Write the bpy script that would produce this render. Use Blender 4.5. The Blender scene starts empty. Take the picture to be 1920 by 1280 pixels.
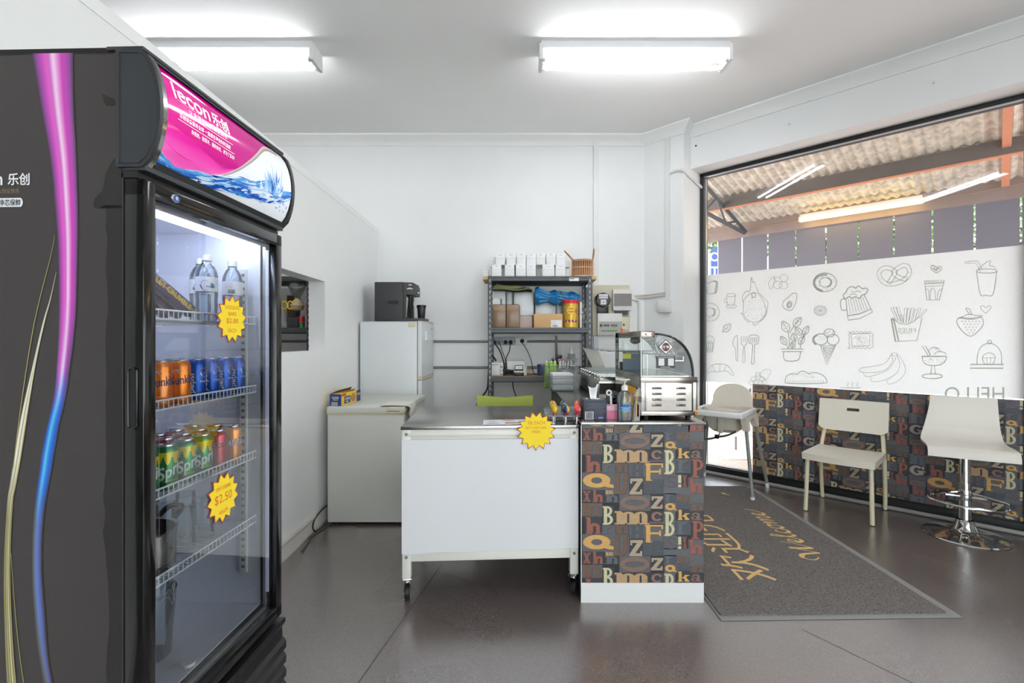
import bpy, bmesh, math, random
from mathutils import Vector, Matrix
R = random.Random(7)
S = bpy.context.scene
COL = S.collection
V = Vector
PI = math.pi
rad = math.radians
# ------------------------------------------------------------------ camera, sky, exposure
H = 1.28
cd = bpy.data.cameras.new('camera'); cam = bpy.data.objects.new('camera', cd); COL.objects.link(cam)
cam.location = (0, 0, H); cam.rotation_euler = (PI/2, 0, 0)
cd.sensor_width = 36; cd.lens = 36*900/1920; cd.shift_x = -6/1920; cd.shift_y = -2/1920
cd.clip_start = 0.02; cd.clip_end = 200
S.camera = cam
vs = S.view_settings
S.display_settings.display_device = 'sRGB'
vs.view_transform = 'Standard'; vs.look = 'None'; vs.gamma = 1; vs.exposure = 0.4; vs.use_curve_mapping = False
S.cycles.use_denoising = True
S.cycles.max_bounces = 10; S.cycles.diffuse_bounces = 5; S.cycles.glossy_bounces = 5
S.cycles.transparent_max_bounces = 24; S.cycles.transmission_bounces = 8
S.cycles.caustics_reflective = False; S.cycles.caustics_refractive = False
S.cycles.sample_clamp_indirect = 6
SKY = 4.75
TUBE = 22.0
w = bpy.data.worlds.new('overcast_sky'); S.world = w; w.use_nodes = True
nt = w.node_tree; bg = nt.nodes['Background']
tc = nt.nodes.new('ShaderNodeTexCoord'); sx = nt.nodes.new('ShaderNodeSeparateXYZ'); cr = nt.nodes.new('ShaderNodeValToRGB')
nz = nt.nodes.new('ShaderNodeTexNoise'); nz.inputs['Scale'].default_value = 3
mx = nt.nodes.new('ShaderNodeMix'); mx.data_type = 'RGBA'; mx.inputs[0].default_value = 0.12
nt.links.new(tc.outputs['Generated'], sx.inputs[0]); nt.links.new(sx.outputs['Z'], cr.inputs[0])
nt.links.new(tc.outputs['Generated'], nz.inputs['Vector'])
cr.color_ramp.elements[0].color = (0.925, 0.935, 0.945, 1); cr.color_ramp.elements[1].color = (0.76, 0.82, 0.92, 1)
nt.links.new(cr.outputs[0], mx.inputs[6]); nt.links.new(nz.outputs['Color'], mx.inputs[7])
nt.links.new(mx.outputs[2], bg.inputs['Color']); bg.inputs['Strength'].default_value = SKY

# ------------------------------------------------------------------ materials
def lin(c):
    c = c/255
    return c/12.92 if c <= .04045 else ((c+.055)/1.055)**2.4
def rgb(c): return (lin(c[0]), lin(c[1]), lin(c[2]), 1)
MC = {}
def mat(name, c, rough=.5, metal=0, var=.04, scale=30, bump=0, emit=0, spec=.5, aniso=None, coat=0, trans=0):
    if name in MC: return MC[name]
    m = bpy.data.materials.new(name); m.use_nodes = True; n = m.node_tree; L = n.links.new
    p = n.nodes['Principled BSDF']
    tc = n.nodes.new('ShaderNodeTexCoord'); mp = n.nodes.new('ShaderNodeMapping'); no = n.nodes.new('ShaderNodeTexNoise')
    L(tc.outputs['Object'], mp.inputs[0]); L(mp.outputs[0], no.inputs['Vector']); no.inputs['Scale'].default_value = scale
    no.inputs['Detail'].default_value = 4
    if aniso: mp.inputs['Scale'].default_value = aniso
    a = n.nodes.new('ShaderNodeMix'); a.data_type = 'RGBA'
    col = rgb(c); k = 1-var*2; k2 = 1+var
    a.inputs[6].default_value = (col[0]*k, col[1]*k, col[2]*k, 1); a.inputs[7].default_value = (min(1, col[0]*k2), min(1, col[1]*k2), min(1, col[2]*k2), 1)
    L(no.outputs['Fac'], a.inputs[0]); L(a.outputs[2], p.inputs['Base Color'])
    p.inputs['Roughness'].default_value = rough; p.inputs['Metallic'].default_value = metal
    p.inputs['Specular IOR Level'].default_value = spec; p.inputs['Coat Weight'].default_value = coat
    p.inputs['Transmission Weight'].default_value = trans
    if bump:
        b = n.nodes.new('ShaderNodeBump'); b.inputs['Strength'].default_value = bump; b.inputs['Distance'].default_value = .003
        L(no.outputs['Fac'], b.inputs['Height']); L(b.outputs[0], p.inputs['Normal'])
    if emit:
        L(a.outputs[2], p.inputs['Emission Color']); p.inputs['Emission Strength'].default_value = emit
    MC[name] = m; return m
def clear(name, tint=(255, 255, 255), refl=1.0, haze=0.0, rough=.02, hc=(230, 235, 238), ior=1.45):
    """thin clear pane: see-through with mirror reflection by angle"""
    if name in MC: return MC[name]
    m = bpy.data.materials.new(name); m.use_nodes = True; n = m.node_tree; L = n.links.new
    n.nodes.remove(n.nodes['Principled BSDF']); out = n.nodes['Material Output']
    t = n.nodes.new('ShaderNodeBsdfTransparent'); t.inputs[0].default_value = rgb(tint)
    g = n.nodes.new('ShaderNodeBsdfGlossy'); g.inputs['Roughness'].default_value = rough
    f = n.nodes.new('ShaderNodeFresnel'); f.inputs[0].default_value = ior
    no = n.nodes.new('ShaderNodeTexNoise'); no.inputs['Scale'].default_value = 6
    tc = n.nodes.new('ShaderNodeTexCoord'); L(tc.outputs['Object'], no.inputs['Vector'])
    mu = n.nodes.new('ShaderNodeMath'); mu.operation = 'MULTIPLY'; L(f.outputs[0], mu.inputs[0]); mu.inputs[1].default_value = refl
    x = n.nodes.new('ShaderNodeMixShader'); L(mu.outputs[0], x.inputs[0]); L(t.outputs[0], x.inputs[1]); L(g.outputs[0], x.inputs[2])
    last = x
    if haze:
        d = n.nodes.new('ShaderNodeBsdfDiffuse'); d.inputs[0].default_value = rgb(hc)
        tr = n.nodes.new('ShaderNodeBsdfTranslucent'); tr.inputs[0].default_value = rgb(hc)
        y0 = n.nodes.new('ShaderNodeMixShader'); y0.inputs[0].default_value = .5; L(d.outputs[0], y0.inputs[1]); L(tr.outputs[0], y0.inputs[2])
        m2 = n.nodes.new('ShaderNodeMath'); m2.operation = 'MULTIPLY'; L(no.outputs['Fac'], m2.inputs[0]); m2.inputs[1].default_value = haze*2
        y = n.nodes.new('ShaderNodeMixShader'); L(m2.outputs[0], y.inputs[0]); L(x.outputs[0], y.inputs[1]); L(y0.outputs[0], y.inputs[2]); last = y
    L(last.outputs[0], out.inputs[0]); MC[name] = m; return m
def film(name, c, tr=.6):
    if name in MC: return MC[name]
    m = bpy.data.materials.new(name); m.use_nodes = True; n = m.node_tree; L = n.links.new
    n.nodes.remove(n.nodes['Principled BSDF']); out = n.nodes['Material Output']
    d = n.nodes.new('ShaderNodeBsdfDiffuse'); t = n.nodes.new('ShaderNodeBsdfTranslucent')
    no = n.nodes.new('ShaderNodeTexNoise'); no.inputs['Scale'].default_value = 60; tc = n.nodes.new('ShaderNodeTexCoord'); L(tc.outputs['Object'], no.inputs['Vector'])
    a = n.nodes.new('ShaderNodeMix'); a.data_type = 'RGBA'; a.inputs[6].default_value = rgb([v*.97 for v in c]); a.inputs[7].default_value = rgb(c)
    L(no.outputs['Fac'], a.inputs[0]); L(a.outputs[2], d.inputs[0]); L(a.outputs[2], t.inputs[0])
    x = n.nodes.new('ShaderNodeMixShader'); x.inputs[0].default_value = tr; L(d.outputs[0], x.inputs[1]); L(t.outputs[0], x.inputs[2]); L(x.outputs[0], out.inputs[0])
    MC[name] = m; return m
def vcol(name, rough=.35, emit=0):
    """printed artwork: colour taken from the mesh's colour attribute"""
    if name in MC: return MC[name]
    m = bpy.data.materials.new(name); m.use_nodes = True; n = m.node_tree; p = n.nodes['Principled BSDF']
    a = n.nodes.new('ShaderNodeVertexColor'); a.layer_name = 'ink'; n.links.new(a.outputs[0], p.inputs['Base Color'])
    p.inputs['Roughness'].default_value = rough
    if emit: n.links.new(a.outputs[0], p.inputs['Emission Color']); p.inputs['Emission Strength'].default_value = emit
    MC[name] = m; return m

# ------------------------------------------------------------------ mesh builder
class B:
    def __init__(s): s.bm = bmesh.new(); s.mats = []; s.col = s.bm.loops.layers.color.new('ink')
    def mi(s, m):
        if m not in s.mats: s.mats.append(m)
        return s.mats.index(m)
    def put(s, vs, fs, m, M=None, cols=None, smooth=True):
        k = s.mi(m); nv = [s.bm.verts.new(M @ V(v) if M else V(v)) for v in vs]
        for j, f in enumerate(fs):
            try: fc = s.bm.faces.new([nv[i] for i in f])
            except ValueError: continue
            fc.material_index = k; fc.smooth = smooth
            if cols:
                for lp, i in zip(fc.loops, f): lp[s.col] = cols[i]
    def merge(s, t, m, M=None):
        t.verts.index_update()
        s.put([v.co.copy() for v in t.verts], [[v.index for v in f.verts] for f in t.faces], m, M); t.free()
def box(b, c, sz, m, bev=0, rot=None, seg=2):
    t = bmesh.new(); bmesh.ops.create_cube(t, size=1); bmesh.ops.scale(t, vec=sz, verts=t.verts)
    if bev: bmesh.ops.bevel(t, geom=t.edges[:], offset=bev, segments=seg, profile=.5, affect='EDGES')
    M = Matrix.Translation(c)
    if rot is not None: M = M @ (rot if isinstance(rot, Matrix) else Matrix.Rotation(rot, 4, 'Z'))
    b.merge(t, m, M)
def bb(b, x0, x1, y0, y1, z0, z1, m, bev=0, seg=2): box(b, ((x0+x1)/2, (y0+y1)/2, (z0+z1)/2), (x1-x0, y1-y0, z1-z0), m, bev, None, seg)
def frame_of(d):
    d = V(d).normalized(); u = V((0, 0, 1)) if abs(d.z) < .9 else V((1, 0, 0)); x = u.cross(d).normalized(); return x, d.cross(x), d
def cyl(b, p0, p1, r0, m, r1=None, n=20, caps=True):
    p0, p1 = V(p0), V(p1); r1 = r0 if r1 is None else r1; x, y, d = frame_of(p1-p0); vs = []; fs = []
    for i in range(n):
        a = 2*PI*i/n; o = x*math.cos(a)+y*math.sin(a); vs += [p0+o*r0, p1+o*r1]
    for i in range(n): j = (i+1) % n; fs.append((2*i, 2*j, 2*j+1, 2*i+1))
    if caps: fs.append([2*i for i in range(n)][::-1]); fs.append([2*i+1 for i in range(n)])
    b.put(vs, fs, m)
def lathe(b, prof, c, m, n=32, M=None, a0=0, a1=2*PI, sx=1, sy=1):
    full = abs(a1-a0-2*PI) < 1e-6; k = n if full else n+1; vs = []; fs = []; q = len(prof)
    for i in range(k):
        a = a0+(a1-a0)*i/n
        for r, z in prof: vs.append((r*math.cos(a)*sx, r*math.sin(a)*sy, z))
    for i in range(n):
        j = (i+1) % k
        for h in range(q-1): fs.append((i*q+h, j*q+h, j*q+h+1, i*q+h+1))
    T = Matrix.Translation(c)
    b.put(vs, fs, m, T @ M if M else T)
def tube(b, pts, r, m, n=8, closed=False, caps=True):
    pts = [V(p) for p in pts]; k = len(pts); vs = []; fs = []; prev = None
    rr = r if isinstance(r, (list, tuple)) else [r]*k
    for i in range(k):
        if closed: d = pts[(i+1) % k]-pts[i-1]
        else: d = pts[min(i+1, k-1)]-pts[max(i-1, 0)]
        d = d.normalized() if d.length > 1e-9 else V((0, 0, 1))
        if prev is None: x = frame_of(d)[0]
        else:
            x = prev-d*prev.dot(d); x = x.normalized() if x.length > 1e-6 else frame_of(d)[0]
        prev = x; y = d.cross(x)
        for j in range(n): a = 2*PI*j/n; vs.append(pts[i]+(x*math.cos(a)+y*math.sin(a))*rr[i])
    for i in range(k if closed else k-1):
        for j in range(n): i2 = (i+1) % k; j2 = (j+1) % n; fs.append((i*n+j, i*n+j2, i2*n+j2, i2*n+j))
    if not closed and caps: fs.append(list(range(n))[::-1]); fs.append([(k-1)*n+j for j in range(n)])
    b.put(vs, fs, m)
def curve(pts, k=6, closed=False):
    """Catmull-Rom through points"""
    P = [V(p) for p in pts]; n = len(P); o = []
    for i in range(n if closed else n-1):
        g = lambda j: P[j % n] if closed else P[max(0, min(n-1, j))]
        a, b_, c, d = g(i-1), g(i), g(i+1), g(i+2)
        for s in range(k):
            t = s/k; o.append(.5*((2*b_)+(c-a)*t+(2*a-5*b_+4*c-d)*t*t+(3*b_-a-3*c+d)*t**3))
    if not closed: o.append(P[-1])
    return o
def prism(b, pts, d, m, caps=True):
    n = len(pts); d = V(d); vs = [V(p) for p in pts]+[V(p)+d for p in pts]
    fs = [(i, (i+1) % n, n+(i+1) % n, n+i) for i in range(n)]
    if caps: fs += [list(range(n))[::-1], list(range(n, 2*n))]
    b.put(vs, fs, m)
def sheet(b, g, m, cols=None, flip=False):
    q = len(g[0]); vs = [p for r in g for p in r]; fs = []
    for i in range(len(g)-1):
        for j in range(q-1):
            f = (i*q+j, i*q+j+1, (i+1)*q+j+1, (i+1)*q+j); fs.append(f[::-1] if flip else f)
    b.put(vs, fs, m, cols=[c for r in cols for c in r] if cols else None)
def ball(b, c, r, m, s=(1, 1, 1), n=16):
    t = bmesh.new(); bmesh.ops.create_uvsphere(t, u_segments=n, v_segments=max(6, n//2), radius=r); bmesh.ops.scale(t, vec=s, verts=t.verts)
    b.merge(t, m, Matrix.Translation(c))
TX = {}
def text2d(body, bold=0):
    k = (body, bold)
    if k in TX: return TX[k]
    c = bpy.data.curves.new('lettering', 'FONT'); c.body = body; c.offset = bold; c.resolution_u = 3
    o = bpy.data.objects.new('lettering', c); COL.objects.link(o); bpy.context.view_layer.update()
    me = bpy.data.meshes.new_from_object(o.evaluated_get(bpy.context.evaluated_depsgraph_get()))
    vs = [(v.co.x, v.co.y) for v in me.vertices]; fs = [list(p.vertices) for p in me.polygons]
    bpy.data.objects.remove(o); bpy.data.curves.remove(c); bpy.data.meshes.remove(me)
    TX[k] = (vs, fs); return TX[k]
def text(b, body, f, m, h, wd=None, bold=0, x=0, y=0, align='l', slant=0, flip=False, asp=1):
    """flat lettering: f(u,v) gives the 3D point; h = capital height (or glyph height), wd = total width"""
    vs, fs = text2d(body, bold)
    if not vs: return
    x0 = min(v[0] for v in vs); x1 = max(v[0] for v in vs); y0 = min(v[1] for v in vs); y1 = max(v[1] for v in vs)
    ky = h/(y1-y0); kx = wd/(x1-x0) if wd else ky*asp; W = (x1-x0)*kx
    ox = {'l': 0, 'c': -W/2, 'r': -W}[align]
    P = [f(x+ox+(v[0]-x0)*kx+(v[1]-y0)*ky*slant, y+(v[1]-y0)*ky) for v in vs]
    b.put(P, [q[::-1] for q in fs] if flip else fs, m)
def strip(b, pts, wd, f, m, closed=False):
    """flat pen stroke along 2D points, width wd, mapped by f"""
    P = [V((p[0], p[1], 0)) for p in pts]; n = len(P); L_ = []
    for i in range(n):
        if closed: d = P[(i+1) % n]-P[i-1]
        else: d = P[min(i+1, n-1)]-P[max(i-1, 0)]
        if d.length < 1e-9: d = V((1, 0, 0))
        d.normalize(); q = V((-d.y, d.x, 0))*wd/2; L_.append((P[i]+q, P[i]-q))
    if closed: L_.append(L_[0])
    vs = []; [vs.extend((f(a.x, a.y), f(c.x, c.y))) for a, c in L_]
    b.put(vs, [(2*i, 2*i+1, 2*i+3, 2*i+2) for i in range(len(L_)-1)], m)

# ------------------------------------------------------------------ objects
def tag(o, label=None, cat=None, group=None, kind=None):
    if label: o['label'] = label
    if cat: o['category'] = cat
    if group: o['group'] = group
    if kind: o['kind'] = kind
    return o
def thing(name, label, cat, loc=(0, 0, 0), rotz=0, group=None):
    o = bpy.data.objects.new(name, None); o.empty_display_size = .05; COL.objects.link(o); o.location = loc; o.rotation_euler = (0, 0, rotz)
    o['_m'] = [loc[0], loc[1], loc[2], rotz]
    return tag(o, label, cat, group)
def obj(name, b, parent=None, label=None, world=False, sharp=32):
    bm = b.bm
    if world and parent is not None:
        r = parent
        while r.parent: r = r.parent
        x, y, z, a = r['_m']; bm.transform((Matrix.Translation((x, y, z)) @ Matrix.Rotation(a, 4, 'Z')).inverted())
    bm.normal_update()
    ca = math.cos(rad(sharp))
    for e in bm.edges:
        if len(e.link_faces) == 2 and e.link_faces[0].normal.dot(e.link_faces[1].normal) < ca: e.smooth = False
    me = bpy.data.meshes.new(name); bm.to_mesh(me); bm.free()
    for m in b.mats: me.materials.append(m)
    o = bpy.data.objects.new(name, me); COL.objects.link(o)
    if parent is not None: o.parent = parent
    if label: o['label'] = label
    return o
def solo(name, b, label, cat, group=None, origin=None, rotz=0):
    """a thing that is one mesh; built in world coordinates, origin put at its base"""
    vs = [v.co for v in b.bm.verts]
    if origin is None:
        xs = [v.x for v in vs]; ys = [v.y for v in vs]; zs = [v.z for v in vs]; origin = ((min(xs)+max(xs))/2, (min(ys)+max(ys))/2, min(zs))
    b.bm.transform(Matrix.Translation(-V(origin))); o = obj(name, b); o.location = origin
    return tag(o, label, cat, group)
def struct(name, b, parent=None):
    o = obj(name, b, parent)
    if parent is None: o['kind'] = 'structure'
    return o
def children(o): return [c for c in COL.objects if c.parent == o]
def dup(o, loc=None, rotz=None, label=None, parent=None):
    c = o.copy(); COL.objects.link(c); c.parent = parent
    if loc is not None: c.location = loc
    if rotz is not None: c.rotation_euler = (0, 0, rotz)
    if label: c['label'] = label
    for k in children(o): dup(k, parent=c)
    return c
def PX(x, y, Y): return V(((x-966)/900*Y, Y, H+(638-y)/900*Y))
def XX(x, Y): return (x-966)/900*Y
def ZZ(y, Y): return H+(638-y)/900*Y
# shared materials
white = mat('white_paint', (238, 239, 239), .55, var=.02, scale=3)
ceilm = mat('ceiling_paint', (247, 247, 246), .7, var=.015, scale=2)
cornm = mat('cornice_paint', (240, 241, 240), .6, var=.01)
steel = mat('brushed_steel', (178, 176, 172), .26, 1, var=.06, scale=12, aniso=(1, 14, 14))
chrome = mat('chrome', (215, 215, 215), .06, 1, var=.01)
blk = mat('black_plastic', (22, 22, 24), .35, var=.1)
blkgl = mat('glossy_black_plastic', (14, 14, 15), .12, var=.1)
rubber = mat('black_rubber', (18, 18, 18), .6)
wpl = mat('white_plastic', (228, 228, 226), .35, var=.02)
cream = mat('cream_plastic', (226, 217, 190), .45)
gpipe = mat('grey_conduit', (128, 130, 130), .5)
glass = clear('clear_glass', (250, 253, 252))
paperw = mat('white_paper', (236, 237, 240), .8, var=.02)
ink = mat('dark_ink', (50, 52, 56), .7)
# ================================================================== THE SETTING
CZ = 3.29; YB = 4.734; XP = -1.357
D45 = math.sqrt(.5)
WF = 6.50                                     # x+y of the window frame's inner face
W0 = V((1.800, 4.700, 0))                     # left end of the window frame
dW = V((D45, -D45, 0)); nW = V((D45, D45, 0)) # along the window wall, and outwards
def wp(t, z, o=0): return W0+dW*t+nW*o+V((0, 0, z))
def wbox(b, t0, t1, o0, o1, z0, z1, m, bev=0):
    c = wp((t0+t1)/2, (z0+z1)/2, (o0+o1)/2); box(b, c, (t1-t0, o1-o0, z1-z0), m, bev, -PI/4)
def onwin(x, y, o=0.05):
    s = WF+o*math.sqrt(2); m_ = (x-966)/900; Y = s/(1+m_); X = m_*Y
    return V((X, Y, H+(638-y)/900*Y))
# floor
def floor_mat():
    m = bpy.data.materials.new('speckled_vinyl'); m.use_nodes = True; n = m.node_tree; L = n.links.new; p = n.nodes['Principled BSDF']
    tc = n.nodes.new('ShaderNodeTexCoord')
    v = n.nodes.new('ShaderNodeTexVoronoi'); v.inputs['Scale'].default_value = 170; L(tc.outputs['Object'], v.inputs['Vector'])
    lt = n.nodes.new('ShaderNodeMapRange'); lt.inputs[1].default_value = .16; lt.inputs[2].default_value = .42; lt.inputs[3].default_value = 1; lt.inputs[4].default_value = 0; L(v.outputs['Distance'], lt.inputs[0])
    v2 = n.nodes.new('ShaderNodeTexNoise'); v2.inputs['Scale'].default_value = 1.3; v2.inputs['Detail'].default_value = 1; L(tc.outputs['Object'], v2.inputs['Vector'])
    a = n.nodes.new('ShaderNodeMix'); a.data_type = 'RGBA'; a.inputs[6].default_value = rgb((90, 79, 77)); a.inputs[7].default_value = rgb((104, 93, 91)); L(v2.outputs['Fac'], a.inputs[0])
    sp = n.nodes.new('ShaderNodeMix'); sp.data_type = 'RGBA'; L(v.outputs['Color'], sp.inputs[6]); sp.inputs[7].default_value = rgb((196, 188, 184)); sp.inputs[0].default_value = .75
    g = n.nodes.new('ShaderNodeMath'); g.operation = 'MULTIPLY'; g.inputs[1].default_value = .2; L(lt.outputs[0], g.inputs[0])
    c = n.nodes.new('ShaderNodeMix'); c.data_type = 'RGBA'; L(g.outputs[0], c.inputs[0]); L(a.outputs[2], c.inputs[6]); L(sp.outputs[2], c.inputs[7])
    L(c.outputs[2], p.inputs['Base Color'])
    r = n.nodes.new('ShaderNodeMapRange'); L(v2.outputs['Fac'], r.inputs[0]); r.inputs[3].default_value = .26; r.inputs[4].default_value = .29; L(r.outputs[0], p.inputs['Roughness']); p.inputs['Specular IOR Level'].default_value = 1.0; p.inputs['Coat Weight'].default_value = 1; p.inputs['Coat Roughness'].default_value = .24; p.inputs['Coat IOR'].default_value = 2.0
    pass
    return m
fm = floor_mat(); seam = mat('floor_seam', (52, 47, 46), .5)
XR, YF = 4.45, -2.6
WC = wp((XR-W0.x)/D45, 0)                     # where the window wall meets the right wall
b = B(); prism(b, [(-3.7, YF-.1, -.1), (XR+.1, YF-.1, -.1), (XR+.1, WC.y+.05, -.1), (1.95, 4.85, -.1), (1.6, 4.85, -.1), (-3.7, 4.85, -.1)], (0, 0, .1), fm)
for p, q in (((1.27, 2.13), (3.4, -1.2)), ((-.42, 2.75), (-.62, 1.6)), ((1.35, 4.39), (1.95, 4.39))):
    strip(b, [p, q], .003, lambda x, y: V((x, y, .0005)), seam)
struct('floor', b)
b = B(); bb(b, -3.7, XR+.1, YF-.1, 5.0, CZ, CZ+.1, ceilm); struct('ceiling', b)
b = B(); bb(b, -3.7, 1.35, YB, YB+.12, 0, CZ, white); struct('wall_back', b)
b = B(); bb(b, -3.8, -3.7, YF, 5.0, 0, CZ, white); struct('wall_left', b)
b = B(); bb(b, XR, XR+.1, YF, -2.2, 0, CZ, white); bb(b, XR, XR+.1, 1.8, WC.y, 0, CZ, white); bb(b, XR, XR+.1, -2.2, 1.8, 2.85, CZ, white); struct('wall_right', b)
b = B()
for y in (-2.17, -.85, .5, 1.77): bb(b, XR+.02, XR+.08, y-.03, y+.03, 0, 2.85, blk)
for z in (.04, 2.2, 2.81): bb(b, XR+.02, XR+.08, -2.2, 1.8, z-.04, z+.04, blk)
bb(b, XR+.05, XR+.055, -2.14, 1.74, .08, 2.77, glass); struct('added_window', b)  # unseen glazing added in the right wall to bring in more daylight
# front wall behind the camera, with a glazed shopfront
b = B()
bb(b, -3.8, -1.3, YF-.12, YF, 0, CZ, white); bb(b, 3.6, XR+.1, YF-.12, YF, 0, CZ, white); bb(b, -1.3, 3.6, YF-.12, YF, 2.75, CZ, white)
struct('wall_front', b)
b = B()
for x in (-1.27, .35, 1.95, 3.57): bb(b, x-.03, x+.03, YF-.09, YF-.03, 0, 2.75, blk)
for z in (.04, 2.1, 2.71): bb(b, -1.3, 3.6, YF-.09, YF-.03, z-.04, z+.04, blk)
bb(b, -1.24, 3.54, YF-.065, YF-.06, .08, 2.67, glass)
struct('window_2', b)
# partition with its serving hatch
PH = 2.382; PT = .114
b = B(); y0, y1, z0, z1 = 2.3, 3.42, 1.208, 1.70
bb(b, XP-PT, XP, .25, y0, 0, PH, white); bb(b, XP-PT, XP, y1, YB, 0, PH, white)
bb(b, XP-PT, XP, y0, y1, 0, z0, white); bb(b, XP-PT, XP, y0, y1, z1, PH, white)
bb(b, XP-PT-.003, XP+.003, .25, YB, PH-.045, PH+.004, cornm)
struct('wall_partition', b)
skir = mat('skirting_paint', (214, 212, 208), .5, var=.05, scale=12)
b = B(); bb(b, XP, XP+.016, .25, YB, 0, .088, skir); bb(b, XP, XP+.022, .25, YB, .088, .106, mat('skirting_cap', (206, 198, 190), .5), .004)
struct('baseboard_left', b)
# corner pilaster and lintel
b = B()
A0, A1, A2 = V((1.273, 4.734, 0)), V((1.560, 4.447, 0)), V((1.8138, 4.7008, 0))
prism(b, [A0, A1, A2, A2+V((.05, .4, 0)), A0+V((0, .4, 0))], (0, 0, CZ), white); struct('wall_corner', b)
LO = -(WF-6.215)/math.sqrt(2)
tR = (XR-W0.x)/D45
b = B(); wbox(b, -.02, tR+.1, LO, .12, 2.905, CZ, white)
cyl(b, wp(.85, 3.06, LO), wp(.85, 3.06, LO-.02), .007, wpl); cyl(b, wp(1.75, 3.06, LO), wp(1.75, 3.06, LO-.02), .007, wpl)
cyl(b, wp(.06, 3.11, LO+.001), wp(.06, 3.11, LO-.001), .009, ink)
struct('wall_window', b)
# cornices
def cornice(name, pts):
    """coved moulding along the wall's top; room on the right-hand side of the path"""
    b = B(); n = len(pts); prof = [(0, -.095), (.012, -.095), (.02, -.075), (.045, -.04), (.07, -.02), (.08, -.012), (.08, 0)]
    rows = []
    for i, p in enumerate(pts):
        d0 = (V(pts[i])-V(pts[i-1])).normalized() if i else (V(pts[1])-V(pts[0])).normalized()
        d1 = (V(pts[i+1])-V(pts[i])).normalized() if i < n-1 else d0
        n0 = V((d0.y, -d0.x, 0)); n1 = V((d1.y, -d1.x, 0)); k = (n0+n1); k = k/ max(.3, k.dot(n0))
        rows.append([V(p)+k*a+V((0, 0, CZ+z)) for a, z in prof])
    sheet(b, rows, cornm); struct(name, b)
LE = wp(tR, 0, LO); L0 = wp(-.02, 0, LO); 
cornice('trim_1', [(-3.7, YB, 0), (A0.x, A0.y, 0), (A1.x, A1.y, 0), (L0.x, L0.y, 0), (LE.x, LE.y, 0)])
# window 1: big shopfront pane at 45 degrees
fblk = mat('black_window_frame', (30, 31, 32), .4); silv = mat('aluminium_bead', (190, 192, 194), .3, .8)
b = B()
TW = 2.185
wbox(b, 0, .045, 0, .10, 0, 2.92, fblk); wbox(b, TW, TW+.07, -.01, .10, 0, 2.92, fblk)
wbox(b, 0, tR, 0, .10, 2.872, 2.92, fblk); wbox(b, 0, tR, 0, .10, 0, .072, fblk)
wbox(b, .045, .056, .03, .06, .07, 2.875, silv); wbox(b, .045, TW, .005, .03, 2.866, 2.876, silv); wbox(b, .045, TW, .035, .06, .066, .080, silv)
wbox(b, tR-.07, tR, 0, .1, 0, 2.92, fblk); wbox(b, TW+.07, tR-.07, .03, .07, 2.08, 2.13, fblk)
wf = struct('window_1', b)
glw = clear('shopfront_glass', (246, 250, 250), refl=1.25, haze=.012)
b = B(); b.put([wp(.05, .07, .05), wp(TW, .07, .05), wp(TW, 2.875, .05), wp(.05, 2.875, .05)], [(0, 1, 2, 3)], glw)
b.put([wp(TW+.07, .07, .05), wp(tR-.07, .07, .05), wp(tR-.07, 2.875, .05), wp(TW+.07, 2.875, .05)], [(0, 1, 2, 3)], glw)
obj('glass_pane', b, wf)
b = B(); tube(b, [wp(-.0, .017, -.03), wp(tR, .017, -.03)], .016, mat('floor_conduit', (150, 148, 145), .45), 10)
solo('floor_conduit', b, 'grey pipe lying along the foot of the black window frame', 'pipe')
# printed white film on the glass
fw = film('frosted_film', (222, 227, 229), .66); fg = film('film_print', (196, 202, 192), .5)
b = B(); b.put([wp(.056, .878, .044), wp(TW, .892, .044), wp(TW, 1.913, .044), wp(.056, 1.917, .044)], [(0, 1, 2, 3)], fw)
F = lambda x, y: onwin(x, y, .0425)
def pen(pts, wd=1.6, closed=False, k=5): strip(b, curve([(p[0], p[1], 0) for p in pts], k, closed), wd, F, fg, closed)
def raw(pts, wd=1.6, closed=False): strip(b, pts, wd, F, fg, closed)
def ell(cx, cy, rx, ry, wd=1.6, a0=0, a1=360, rot=0, n=28):
    o = []
    for i in range(n+1):
        a = rad(a0+(a1-a0)*i/n); x, y = rx*math.cos(a), ry*math.sin(a); c, s = math.cos(rad(rot)), math.sin(rad(rot)); o.append((cx+x*c-y*s, cy+x*s+y*c))
    strip(b, o, wd, F, fg)
def dots(cx, cy, rx, ry, n, w_=1.1, hole=0):
    for i in range(n):
        for _ in range(9):
            x, y = R.uniform(-1, 1), R.uniform(-1, 1)
            if hole < x*x+y*y < 1: break
        x = cx+x*rx; y = cy+y*ry; raw([(x, y), (x+1.2, y+.9)], w_)
# toast, cup, doughnut, leaf, small cone, croissant
pen([(1325, 529), (1321, 532), (1323, 537), (1326, 540), (1326, 549), (1332, 551), (1340, 549), (1341, 540), (1343, 533), (1341, 528), (1334, 528), (1329, 531)], 1.6, True); pen([(1337, 527), (1343, 527), (1345, 532), (1344, 540), (1343, 547), (1340, 550)], 2.6)
pen([(1362, 555), (1364, 570), (1370, 574), (1376, 571), (1379, 552)], 1.2); ell(1371, 553, 8.5, 3, 1.2); ell(1371, 574, 10, 3.6, 1.2); pen([(1362, 559), (1358, 562), (1360, 567), (1364, 567)], 1.2)
ell(1332.5, 585, 16, 17, 1.3); ell(1331, 585, 8, 8, 1.4); ell(1334, 585, 7, 8, 2.2, -80, 80); dots(1333, 585, 14, 15, 30, .9, .35)
pen([(1355, 622), (1357, 612), (1364, 608), (1370, 607), (1369, 616), (1363, 622), (1356, 621)], 1.6); raw([(1354, 623), (1369, 609)], 1.2); raw([(1360, 617), (1358, 612)], 1); raw([(1364, 613), (1363, 609)], 1); raw([(1361, 616), (1367, 618)], 1)
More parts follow.
